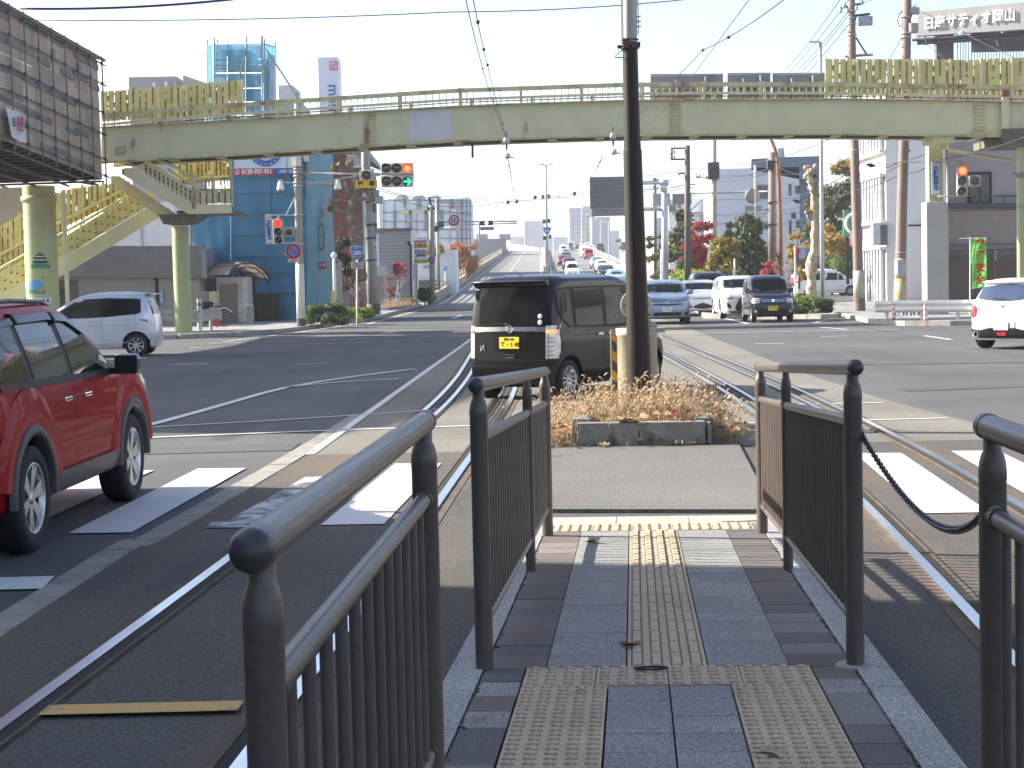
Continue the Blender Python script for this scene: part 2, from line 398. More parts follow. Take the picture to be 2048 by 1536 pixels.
flat('tactile_strip', [(11.9, 56), (12.2, 55.8), (13.9, 72), (13.6, 72.2)], 0.118, mat('yellow tactile', (0.45, 0.38, 0.2), 0.9, fine=0.2))
flat('crossing_island', [(0.2, 12.4), (1.85, 12.1), (2.25, 16.9), (2.3, 20.4), (0.15, 20.4), (0.2, 16.9)], 0.03, M_ASPH2)
struct('island_edge', MB().prism([(0.2, 12.4, -0.01), (1.85, 12.1, -0.01), (2.25, 16.9, -0.01), (2.3, 20.4, -0.01), (0.15, 20.4, -0.01), (0.2, 16.9, -0.01)], (0, 0, 0.038)), M_ASPH2)
PO=Vector((0.56, 6.32, 0));PU=Vector((0.0716, 0.9974, 0)).normalized();PV=Vector((PU.y, -PU.x, 0))
def pf(v, u, h=0.0):
 """platform frame: v sideways, u metres ahead of the row of warning blocks, h above its surface"""
 p=PO+PV*v+PU*u
 return Vector((p.x, p.y, zp(p.y)+h))
UN, UF=-16.0, 5.0
def slab(mb, v0, v1, u0, u1, top=0.0, th=0.04, jit=0.0):
 j=random.uniform(-jit, jit)
 t=[pf(v0, u0, top+j), pf(v1, u0, top+j), pf(v1, u1, top+j), pf(v0, u1, top+j)]
 return mb.prism([q-Vector((0, 0, th))for q in t], (0, 0, th))
base=MB()
us=[UN]+[UN+i*1.0 for i in range(1, 22)]+[UF+0.05]
us=[u for u in us if u<=UF+0.06]
base.grid([[pf(-0.815, u, -0.6)for u in us], [pf(-0.815, u, -0.045)for u in us], [pf(0.815, u, -0.045)for u in us], [pf(0.815, u, -0.6)for u in us]], False)
struct('platform_base', base, mat('joint sand', (0.05, 0.05, 0.045), 0.95, var=0.3, scale=20))
def pavermat(name, col, fine=0.35, stain=(0.05, 0.05, 0.05)):
 return mat(name, col, 0.85, var=0.12, scale=1.6, fine=fine, fscale=130, stain=stain, stain_amt=(0.62, 0.85), stain_scale=3.5, bmp=0.15, bscale=220)
P_GREY=pavermat('grey paver', (0.235, 0.232, 0.215), .7);P_GREY2=pavermat('grey paver light', (0.26, 0.256, 0.238), .7)
P_BR=pavermat('brown paver', (0.14, 0.112, 0.095));P_DK=pavermat('dark paver', (0.11, 0.10, 0.092));P_LT=pavermat('pale paver', (0.19, 0.168, 0.152))
P_GRAN=pavermat('granite kerb', (0.31, 0.308, 0.29), 0.75);P_TACT=pavermat('tactile block', (0.48, 0.375, 0.255), 0.25, (0.2, 0.17, 0.13))
J=0.004
kb=MB();gp=MB();bp=MB()
for s in(-1, 1):
 u=UN
 while u<UF-0.3:
  L_=0.6;top=min(u+L_-J, UF-0.02)
  a, b=sorted((s*0.69+s*J, s*0.82));slab(kb, a, b, u, top, 0.004, 0.42, 0.001);u+=L_
 u=-15.84;k=0
 while u<UF-0.02:
  inner=0.455 if u>-0.05 else 0.533
  a, b=sorted((s*inner+s*J, s*0.69-s*J));e=min(u+0.24-J, UF-0.02)
  bp.mat(random.choice((0, 0, 1, 1, 2))if u>-0.3 else random.choice((0, 1, 2, 3)));slab(bp, a, b, u, e, 0.0, 0.045, 0.0015);u+=0.24
 u=0.03
 while u<UF-0.62:
  a, b=sorted((s*0.152+s*J, s*0.455));e=min(u+0.243-J, UF-0.6)
  gp.mat(random.choice((0, 0, 1)));slab(gp, a, b, u, e, 0.0, 0.045, 0.001);u+=0.243
 u=-0.335
 while u>UN:
  a, b=sorted((s*0.003, s*0.215));gp.mat(random.choice((0, 1)));slab(gp, a, b, u-0.24+J, u, 0.0, 0.045, 0.001);u-=0.24
struct('platform_kerb', kb, P_GRAN);struct('platform_setts', bp, [P_BR, P_DK, P_LT, P_GREY]);struct('platform_slabs', gp, [P_GREY, P_GREY2])
tb=MB()
def warn(v0, v1, u0, u1, nv, nu):
 slab(tb, v0+0.002, v1-0.002, u0+0.002, u1-0.002, 0.002, 0.045)
 for i in range(nv):
  for j in range(nu):
   c=pf(lerp(v0, v1, (i+.5)/nv), lerp(u0, u1, (j+.5)/nu), 0.0)
   tb.mat(1);tb.lathe([(0.0215, 0.0026), (0.016, 0.0030)], c, 'Z', 8);tb.mat(0)
   tb.lathe([(0.0175, 0.002), (0.0165, 0.007), (0.0125, 0.0105), (0.0001, 0.011)], c, 'Z', 8)
for i in range(3+1):
 v0=-0.53+i*0.265;warn(v0, v0+0.265, -0.32, 0.005, 4 if i in(1, 2)else 4, 5)
u=-0.325
for k in range(14):
 for a, b in((-0.53, -0.22), (0.22, 0.53)):warn(a, b, u-0.3, u, 5, 5)
 u-=0.3
for i in range(5):
 v0=-0.64+i*0.256;warn(v0, v0+0.256, UF-0.59, UF-0.26, 4, 5)
u=0.012;k=0
while u<UF-0.62:
 e=min(u+0.245, UF-0.6);slab(tb, -0.15, 0.15, u, e-J, 0.0, 0.045, 0.0005)
 for i in range(4):
  v=-0.15+0.3*(i+0.5)/4
  t=[(v-0.018, 0.0), (v-0.014, 0.0095), (v+0.014, 0.0095), (v+0.018, 0.0)]
  tb.mat(1);[tb.sheet([pf(v+s_*0.0185, u+.004, .0008), pf(v+s_*0.0235, u+.004, .0008), pf(v+s_*0.0235, e-.008, .0008), pf(v+s_*0.0185, e-.008, .0008)])for s_ in(-1, 1)];tb.mat(0)
  tb.grid([[pf(a, u+0.008, 0)for a, h in t], [pf(a, u+0.013, h)for a, h in t], [pf(a, e-0.015, h)for a, h in t], [pf(a, e-0.01, 0)for a, h in t]], False)
 u=e
struct('tactile_paving', tb, [P_TACT, mat('tactile dirt', (.17, .125, .085), .95, var=.2, scale=8)])
eb=MB()
for i in range(3):slab(eb, -0.72+i*0.483, -0.72+(i+1)*0.483-0.006, UF-0.25, UF+0.2, 0.0, 0.12)
for s in(-1, 1):slab(eb, s*0.73-0.09, s*0.73+0.09, UF-0.02, UF+0.2, -0.004, 0.12)
struct('platform_end_kerb', eb, mat('beige kerb', (0.42, 0.37, 0.29), 0.9, var=0.12, scale=4, fine=0.2, stain=(0.2, 0.17, 0.13), stain_scale=6))
ms=MB()
for s in(-1, 1):
 for k in range(420):
  u=random.uniform(UN*0.35, UF-0.4);v=s*0.69+random.gauss(0, 0.007)
  if noise_gate(u*1.7+s*9)<0.45:continue
  ms.ball(pf(v, u, 0.0), random.uniform(.004, .01), 5, 3, (1, 1.4, .55))
tag(obj('moss', ms, mat('moss', (0.07, 0.075, 0.03), 0.95, var=0.4, scale=40)), kind='stuff')
# ================================================================== FENCES, CHAIN, PLANTER, POLE
M_FENCE=mat('brown fence paint', (0.105, 0.083, 0.070), 0.42, var=0.1, scale=6, fine=0.12, fscale=90, coat=0.15, stain=(0.13, 0.09, 0.07), stain_amt=(0.6, 0.8), stain_scale=5)
M_FENCER=mat('brown fence rail', (0.10, 0.073, 0.060), 0.42, var=0.1, scale=6, coat=0.12, fine=0.12, fscale=90)
M_FENCED=mat('dark end cap', (0.05, 0.047, 0.047), 0.4, var=0.1)
def fence(label, u0, v0, u1, v1, mids, npick, end_ball=True, ratio=1.08, endr=0.034, end1r=0.034, caps=True):
 """railing from (v0,u0) to (v1,u1) in the platform frame; mids: fractions of further posts"""
 root=thing('platform_railing', label, 'railing', pf(v0, u0), 0, 'brown railings along the tram platform')
 inv=Matrix.Translation(-root.location)
 ra, rb=ratio if isinstance(ratio, tuple)else(ratio, ratio)
 top=ra
 def at(t, h):return pf(lerp(v0, v1, t), lerp(u0, u1, t), h if h<0.4 else h+(rb-ra)*t)
 def P(name, mb, mt):return obj(name, mb.xf(inv), mt, root)
 ts=[0.0]+mids+[1.0]
 for k, t in enumerate(ts):
  r=endr if k==0 else end1r if k==len(ts)-1 else 0.0265
  b=at(t, 0);mb=MB();tp=ra+(rb-ra)*t
  pr=[(r, -0.05), (r, tp-0.118), (r*1.03, tp-0.115), (r*1.02, tp-0.095), (r*0.95, tp-0.075), (r*0.82, tp-0.06), (r*0.68, tp-0.052), (r*0.66, tp-0.02)]
  mb.lathe(pr, b, 'Z', 24)
  P('post', mb, M_FENCE)
 for t0, t1 in zip(ts, ts[1:]):
  for h, r in((top-0.2, 0.021), (0.17, 0.017)):
   mb=MB().cyl(at(t0, h), at(t1, h), r, seg=16);mb.mat(1);L0=(at(t1, 0)-at(t0, 0)).length
   for t, sg_ in((t0, 1), (t1, -1)):
    e=(t1-t0)*0.045/L0*sg_;mb.cyl(at(t+e*0.6, h), at(t+e*1.5, h), r+.0035, seg=16)
   P('rail', mb, [M_FENCER if h>.5 else M_FENCE, M_FENCED])
  L_=(at(t1, 0)-at(t0, 0)).length;n=max(2, int(round(L_/npick)))
  mb=MB()
  for i in range(1, n):
   t=lerp(t0, t1, i/n);mb.cyl(at(t, 0.17), at(t, top-0.2), 0.0115, seg=10, caps=False)
  P('bars', mb, M_FENCE)
 e0=at(-0.012, top);e1=at(1.012, top)
 P('handrail', MB().cyl(e0, e1, 0.029, seg=20), M_FENCER)
 d=(e1-e0).normalized()
 for q, s in((e0, -1), (e1, 1)):
  mb=MB()
  if end_ball:mb.cyl(q-d*(s*.0), q+d*s*.035, 0.0305, seg=20);mb.ball(q+d*s*.035, 0.0305, 16, 10)
  else:mb.cyl(q, q+d*s*.012, 0.0305, seg=20)
  P('end_cap', mb, M_FENCED)
 return root
def uv(px, py):
 Y=6
 for i in range(40):q=G(px, py, zp(Y));Y=q.y
 q.z=0;d=q-PO;return d.dot(PV), d.dot(PU)
fence('brown railing nearest the viewer on the left track side, thick bars seen close up', -4.15, -0.60, -1.92, -0.66, [], 0.168, ratio=1.04, endr=0.0275)
fence('brown railing on the left track side running up to the crossing, beside the black van', 0.0, -0.69, 4.2, -0.66, [0.625], 0.118, ratio=(1.08, 1.03))
fence('brown railing on the right track side with the chain hooked on its post', 0.0, 0.70, 4.2, 0.672, [0.61], 0.112, ratio=(1.115, 1.03))
fence('brown railing nearest the viewer on the right, a bolt head on its post', -2.45, 0.70, -4.75, 0.73, [], 0.13, ratio=1.03, endr=0.031)
tag(obj('cement_collar', MB().lathe([(0.075, -0.002), (0.072, 0.006), (0.03, 0.008)], pf(0.70, 0.0, 0), 'Z', 24), M_KERB), 'round cement collar at the foot of the chained railing post', 'collar')
M_CHAIN=mat('dark chain', (0.03, 0.033, 0.042), 0.32, 0.3, var=0.1)
c0=pf(0.70, 0.0, 0.86)+Vector((0.034, -0.005, 0));c1=pf(0.70, -2.45, 0.845)+Vector((-0.0, 0.04, 0))
cr=thing('chain', 'dark sagging chain hung between the two railings on the right', 'chain', c0)
mb=MB();NL=104
def sag(t):
 s=4*t*(1-t);return c0.lerp(c1, t)+Vector((0.05*s, 0, -0.17*s))
for i in range(NL):
 a, b=sag(i/NL), sag((i+1)/NL);t=(b-a);L_=t.length;t.normalize()
 side=t.cross(Vector((0, 0, 1))).normalized();nb=side if i%2 else side.cross(t)
 c=(a+b)/2;pts=[]
 for k in range(12):
  an=2*pi*k/12;pts.append(c+t*(cos(an)*L_*0.78)+nb*(sin(an)*0.0095)-c0)
 mb.tube(pts, 0.0036, 5, True)
obj('links', mb, M_CHAIN, cr)
mb=MB()
for e in(0.0, 1.0):
 c=sag(e)-c0;mb.tube([c+Vector((cos(k*pi/6)*.008, 0, sin(k*pi/6)*.022))for k in range(12)], 0.005, 6, True);mb.cyl(c+Vector((-0.03 if e==0 else 0, 0.0 if e==0 else-.03, .02)), c+Vector((0.004, 0, 0.02)), 0.012, seg=10)
obj('hook', mb, mat('zinc hook', (0.4, 0.4, 0.4), 0.35, 0.9), cr)
mb=MB().cyl(pf(0.70, -2.45, 0.845)+Vector((-0.004, -0.0, .0)), pf(0.70, -2.45, 0.845)+Vector((-0.004, -0.045, 0)), 0.014, seg=12).ball(pf(0.70, -2.45, 0.845)+Vector((-0.004, -0.045, 0)), 0.013, 10, 6)
mb.xf(Matrix.Translation(-c0));obj('bolt_head', mb, mat('zinc hook', (0.4, 0.4, 0.4), 0.35, 0.9), cr)
IF=Vector((0.64, 17.0, 0.03));IX=Vector((1.32, -0.14, 0)).normalized();IY=Vector((-IX.y, IX.x, 0))*1.0
def isl(a, b, h=0):return IF+IX*a+IY*b+Vector((0, 0, h))
pl=thing('planter', 'low concrete kerb box full of dry grass round the dark pole', 'planter', IF)
M_OLDC=mat('old concrete', (0.27, 0.255, 0.215), 0.92, var=0.2, scale=4, fine=0.35, stain=(0.075, 0.068, 0.06), stain_amt=(0.5, 0.68), stain_scale=4.5, bmp=0.3, bscale=60)
def blockk(a0, a1, b0, b1, h0, h1):
 P8=[isl(a0, b0, h0), isl(a1, b0, h0), isl(a1, b1, h0), isl(a0, b1, h0)]
 mid=((P8[0]+P8[2])/2);
 return MB().box(mid-IF+Vector((0, 0, (h1-h0)/2)), (a1-a0, abs(b1-b0), h1-h0), Matrix.Rotation(math.atan2(IX.y, IX.x), 3, 'Z'), 0.014)
obj('kerb_block', blockk(0.0, 0.615, 0.0, 0.15, -0.04, 0.23), M_OLDC, pl);obj('kerb_block', blockk(0.625, 1.28, 0.0, 0.15, -0.04, 0.232), M_OLDC, pl)
obj('kerb_block', blockk(-0.06, 0.12, 0.17, 0.75, -0.04, 0.26), M_OLDC, pl);obj('kerb_block', blockk(1.17, 1.32, 0.17, 0.78, -0.04, 0.255), M_OLDC, pl)
obj('kerb_block', blockk(1.3, 1.34, 0.02, 0.16, -0.04, 0.22), M_OLDC, pl)
obj('kerb_block', blockk(-0.06, 0.1, 0.77, 2.9, -0.04, 0.2), M_OLDC, pl);obj('kerb_block', blockk(1.2, 1.34, 0.8, 2.9, -0.04, 0.2), M_OLDC, pl)
sb=MB();rows=[]
for i in range(9):
 rows.append([isl(-0.02+1.32*i/8, 0.1+2.8*j/8, 0.12+0.07*random.random())-IF for j in range(9)])
sb.grid(rows);obj('soil', sb, mat('dry soil', (0.2, 0.15, 0.09), 0.95, var=0.35, scale=9, fine=0.3), pl)
G_STRAW=leafmat('straw', (0.40, 0.30, 0.18), (0.56, 0.45, 0.29), 0.45);G_RED=leafmat('red stems', (0.30, 0.09, 0.07), (0.44, 0.24, 0.17), 0.35);G_GRN=leafmat('last green', (0.14, 0.15, 0.04), (0.29, 0.25, 0.08), 0.4);G_HEAD=leafmat('seed heads', (0.56, 0.44, 0.29), (0.70, 0.58, 0.42), 0.5)
def grass(name, spots, label=None):
 mb=MB();R=random
 for(c, n, hgt, spread)in spots:
  for k in range(n):
   b=c+Vector((R.gauss(0, spread), R.gauss(0, spread), 0));h=hgt*R.uniform(0.35, 1.05);an=R.uniform(0, 2*pi);ln=R.uniform(0.1, 0.55)*h
   d=Vector((cos(an), sin(an), 0));s=Vector((-d.y, d.x, 0));ty=R.random()
   mb.mat(0 if ty<0.5 else 1 if ty<0.78 else 2 if ty<0.88 else 0)
   wd=R.uniform(.0022, .005)if ty<.6 else R.uniform(.0015, .003);pts=[b+d*(ln*t*t)+Vector((0, 0, h*(t-0.12*t*t*(ln/h)*2)))for t in(0, .35, .7, 1)]
   mb.grid([[p-s*wd*(1-i/4)for i, p in enumerate(pts)], [p+s*wd*(1-i/4)for i, p in enumerate(pts)]], True)
   if R.random()<0.5 and h>0.24:
    mb.mat(3);e=pts[-1];dd=(d*0.75+Vector((0, 0, 0.75))).normalized();L_=R.uniform(.045, .085)
    q=[e, e+dd*L_*.5, e+dd*L_*.85+d*L_*.2-Vector((0, 0, L_*.1))]
    mb.tube(q, [.005, .0085, .002], 5)
   if R.random()<0.45:
    mb.mat(R.choice((0, 1, 0, 2)));p=b+Vector((0, 0, h*R.uniform(.15, .6)));a2=R.uniform(0, 2*pi);d2=Vector((cos(a2), sin(a2), 0));s2=Vector((-d2.y, d2.x, 0));L_=R.uniform(.06, .16)
    mb.add([p-s2*.004, p+s2*.004, p+d2*L_*.6+Vector((0, 0, L_*.35))+s2*.003, p+d2*L_+Vector((0, 0, L_*.1))], [(0, 1, 2, 3)], False)
 o=obj(name, mb, [G_STRAW, G_RED, G_GRN, G_HEAD], None, False)
 return tag(o, label, 'grass' if label else None, kind='stuff')
random.seed(11)
spots=[]
for i in range(150):
 a=random.uniform(-0.1, 1.35);b=random.uniform(0.2, 2.6)
 hh=0.31+0.13*noise_gate(a*4+b)+(0.12 if 0.55<a<1.1 and b<1.6 else 0)
 spots.append((isl(a, b, 0.1), 17, hh*random.uniform(.7, 1.25), 0.1))
for i in range(36):
 spots.append((isl(random.uniform(-0.45, -0.08), random.uniform(-0.02, 1.6), 0.0), 18, 0.24+random.random()*.3, 0.08))
for i in range(18):
 spots.append((isl(random.uniform(1.34, 1.62), random.uniform(0.05, 1.3), 0.0), 14, 0.22+random.random()*.16, 0.07))
for i in range(14):
 spots.append((isl(random.uniform(-0.5, 1.5), random.uniform(-0.05, 0.02), 0.0), 5, 0.08, 0.05))
grass('dry_grass', spots)
mb=MB();rr=random.Random(4)
rows=[]
for i in range(10):
 rows.append([isl(0.42+0.2*i/9, 0.06+0.1*cos(k*pi/4.5), 0.232+0.035*abs(sin(k*pi/9))*(1-abs(i/4.5-1)**2)+rr.uniform(0, .006))for k in range(10)])
mb.grid(rows);tag(obj('litter_bag', mb, mat('black plastic', (0.02, 0.02, 0.022), 0.35, var=0.2)), 'crumpled black plastic scrap lying on the planter kerb', 'litter')
M_LEAF=mat('dead leaf', (0.2, 0.085, 0.035), 0.7, var=0.4, scale=30)
for(px, py), lb in zip([(1188, 1087), (1262, 1294), (1545, 1512)], ['brown fallen leaf in the sunlit strip of paving', 'dark red fallen leaf beside the guide blocks', 'pale curled leaf on the warning blocks nearest the viewer']):
 v, u=uv(px, py);c=pf(v, u, 0.0);mb=MB();a0=random.uniform(0, 6)
 rim=[]
 for k in range(15):
  an=2*pi*k/15;r=0.037*(0.55+0.45*abs(cos(2.5*an)));rim.append(c+Vector((cos(an+a0)*r*1.35, sin(an+a0)*r, 0.006+0.017*abs(sin(an*1.5+a0)))))
 ctr=c+Vector((0, 0, 0.006))
 mb.add([ctr]+rim, [(0, 1+k, 1+(k+1)%15)for k in range(15)], False);mb.tube([ctr, c+Vector((0.05*cos(a0), .05*sin(a0), .012)), c+Vector((0.075*cos(a0), .075*sin(a0), .004))], .0015, 5)
 tag(obj('fallen_leaf', mb, M_LEAF if py<1500 else mat('pale leaf', (0.42, 0.28, 0.2), 0.7, var=0.3, scale=30), None, False), lb, 'leaf', 'fallen leaves on the platform')
v, u=uv(1302, 1344);c=pf(v, u, 0.014)
tag(obj('rubber_band', MB().tube([c+Vector((cos(k*pi/9)*.062, sin(k*pi/9)*.022, .001))for k in range(18)], .0045, 6, True), mat('black rubber', (0.015, 0.015, 0.016), 0.5)), 'black rubber ring lying on the warning blocks', 'rubber ring')
pb=G(1277, 800, 0.1);PY=18.75
pbase=A(1278, 785, PY);pbase.z=0.05
M_POLE=mat('brown black steel', (0.026, 0.020, 0.017), 0.45, var=0.18, scale=2, coat=0.0, spec=.25, stain=(0.045, 0.028, 0.018), stain_amt=(0.6, 0.8), stain_scale=3, streak=4, fine=0.15)
M_POLE2=mat('galvanised pole top', (0.33, 0.32, 0.30), 0.5, 0.4, var=0.1, stain=(0.15, 0.11, 0.08), stain_scale=3, streak=5)
pole=thing('overhead_line_pole', 'tall dark brown steel pole rising from the grassy planter', 'pole', pbase)
inv=Matrix.Translation(-pbase)
def zat(py):return A(1265, py, PY).z
xw=A(1266, 300, PY).x;
def pc(py):q=A(interp([(0, 1259.5), (90, 1260), (300, 1265), (770, 1279)], py), py, PY);return q-pbase
def hw(py):return interp([(0, 14.5), (90, 14.5), (92, 15), (298, 16.2), (300, 18.5), (520, 20.5), (770, 24.5), (800, 25)], py)/FPX*PY
def polepart(y0, y1, n=6):
 mb=MB();rows=[]
 for i in range(n+1):
  py=lerp(y0, y1, i/n);c=pc(py);r=hw(py)
  rows.append([c+Vector((cos(2*pi*k/24)*r, sin(2*pi*k/24)*r, 0))for k in range(25)])
 return mb.grid(rows)
obj('lower_tube', polepart(300, 835), M_POLE, pole)
mb=polepart(92, 299);mb.lathe([(hw(310), pc(300).z-.006), (hw(310)*.9, pc(300).z+.012), (hw(290), pc(300).z+.016)], (pc(300).x, pc(300).y, 0), 'Z', 24);obj('middle_tube', mb, M_POLE, pole)
obj('upper_tube', polepart(-260, 91), M_POLE2, pole)
mb=MB()
for k, py in enumerate((80, 86, 92, 97)):
 c=pc(py);mb.lathe([(hw(90)+.004, -.006), (hw(90)+.02, -.004), (hw(90)+.02, .004), (hw(90)+.004, .006)], c, 'Z', 20)
mb.box(pc(88)+Vector((-.05, -.1, 0)), (.07, .03, .1));mb.box(pc(90)+Vector((-.115, -.02, -.02)), (.05, .04, .035));mb.box(pc(92)+Vector((.06, -.09, 0)), (.09, .02, .06))
obj('clamp', mb, mat('rusty clamp', (0.1, 0.045, 0.035), 0.6, var=0.3, scale=8), pole)
mb=MB()
mb.tube([pc(98)+Vector((-.06, -.09, 0)), pc(108)+Vector((-.12, -.1, .01)), pc(114)+Vector((-.17, -.08, 0)), pc(116)+Vector((-.16, -.06, 0)), pc(116)+Vector((-.08, -.05, 0))], .006, 6)
mb.tube([pc(-200)+Vector((-.1, -.02, 0)), pc(0)+Vector((-.088, -.02, 0)), pc(80)+Vector((-.088, -.03, 0)), pc(95)+Vector((-.07, -.09, 0))], .007, 6)
mb.tube([pc(-200)+Vector((.1, -.02, 0)), pc(0)+Vector((.088, -.02, 0)), pc(70)+Vector((.09, -.03, 0))], .005, 6)
for py in(35, 45, 55):mb.cyl(pc(py)+Vector((.07, -.02, 0)), pc(py)+Vector((.12, -.02, .01)), .006, seg=6)
obj('cable', mb, mat('black cable', (0.02, 0.02, 0.022), 0.5), pole)
DY=19.35
cover=thing('cable_cover', 'rounded beige metal cover standing behind the dark pole', 'cover', A(1275, 800, DY)*1.0)
cb=cover.location;cb.z=0.05;cover.location=cb
M_BEIGE=mat('beige paint', (0.36, 0.33, 0.235), 0.5, var=0.08, scale=3, stain=(0.2, 0.16, 0.1), stain_amt=(0.62, 0.8), stain_scale=3, streak=4, coat=0.2)
k=DY/FPX
def ct(px, py):q=A(px, py, DY)-cb;return q
rad=(1318-1229)/2*k*0.93;cx=ct(1273, 700).x
mb=MB();z1=ct(1273, 672).z
mb.lathe([(rad, -.05), (rad, z1), (rad*1.05, z1+.01), (rad*1.05, z1+.05), (rad, z1+.055), (rad*1.0, z1+.09), (0.001, z1+.1)], (cx, 0, 0), 'Z', 32);obj('drum', mb, M_BEIGE, cover)
mb=MB();z2=ct(1304, 657).z
for px in(1224, 1304):
 q=ct(px, 700);mb.box((q.x, -.02, z2/2-.05), (.032, .06, z2+.1))
q0, q1=ct(1222, 668), ct(1308, 668);mb.box(((q0.x+q1.x)/2, -.05, z1+.03), (q1.x-q0.x, .02, .05));mb.box((ct(1310, 0).x, -.02, z2-.02), (.09, .05, .05));obj('frame', mb, M_BEIGE, cover)
mb=MB();q=ct(1229, 700)
nst=9
for i in range(nst):
 za, zb_=lerp(0.05, z2, i/nst), lerp(0.05, z2, (i+1)/nst);mb.mat(i%2)
 x0, x1, yy=q.x-.03, q.x+.03, -.055;sl=.05
 mb.prism([(x0, yy, za), (x1, yy, max(.02, za-sl)), (x1, yy, zb_-sl), (x0, yy, zb_)], (0, .006, 0))
obj('striped_board', mb, [mat('reflective yellow', (0.8, 0.42, 0.015), 0.4), mat('reflective dark', (0.10, 0.09, 0.10), 0.4)], cover)
sg=thing('round_sign', 'back of a small round cream road sign behind the dark pole', 'sign', A(1272, 610, 19.0))
r_=31/FPX*19.0
obj('disc', MB().lathe([(.001, -.008), (r_-.012, -.008), (r_-.002, -.011), (r_, -.004), (r_, .004), (.001, .006)], (0, 0, 0), 'Y', 36), mat('cream sign back', (0.62, 0.58, 0.48), 0.45, var=0.06, coat=0.2), sg)
obj('bracket', MB().box((0, -.02, 0), (.3, .012, .03)).cyl((0.02, .06, -.9), (0.02, .06, .2), .022, seg=10).box((0.02, .03, 0), (.05, .06, .05)), M_BEIGE, sg)
# ================================================================== CARS
M_GLASS=mat('dark car glass', (0.008, 0.009, 0.011), 0.04, var=0.05, coat=0.0, spec=0.3)
M_GLASSG=mat('clear car glass', (0.02, 0.03, 0.03), 0.04, var=0.3, scale=2, coat=0.0, spec=0.3)
M_TRIM=mat('black plastic trim', (0.012, 0.012, 0.013), 0.5, var=0.1, spec=.3)
M_TYRE=mat('tyre rubber', (0.018, 0.018, 0.019), 0.82, var=0.15, scale=9)
M_ALLOY=mat('alloy rim', (0.56, 0.57, 0.58), 0.3, 0.85, var=0.06)
M_ALLOYD=mat('rim shadow', (0.05, 0.05, 0.055), 0.6)
M_CHROME=mat('chrome', (0.85, 0.86, 0.88), 0.08, 1.0, var=0.02)
M_SEAM=mat('panel gap', (0.006, 0.006, 0.007), 0.8)
M_TAIL=mat('red lamp', (0.45, 0.012, 0.018), 0.15, var=0.1, coat=1.0);M_TAILC=mat('clear lamp', (0.62, 0.60, 0.62), 0.12, 0.3, var=0.2, scale=9, coat=1.0)
M_AMBER=glow('lit indicator', (1.0, 0.36, 0.05), .55);M_HEAD=mat('headlamp', (0.55, 0.57, 0.6), 0.12, 0.25, var=0.25, scale=14, coat=1.0)
M_PLATEY=mat('yellow plate', (0.78, 0.58, 0.02), 0.5, var=0.03);M_PLATEW=mat('white plate', (0.72, 0.74, 0.72), 0.5, var=0.03);M_INKB=mat('black ink', (0.02, 0.02, 0.02), 0.6);M_INKG=mat('green ink', (0.03, 0.16, 0.08), 0.6)
M_SKIN=mat('skin', (0.42, 0.27, 0.2), 0.6, var=0.05);M_DARKCL=mat('dark clothing', (0.03, 0.03, 0.035), 0.85);M_SEAT=mat('dark seat', (0.03, 0.03, 0.032), 0.8)
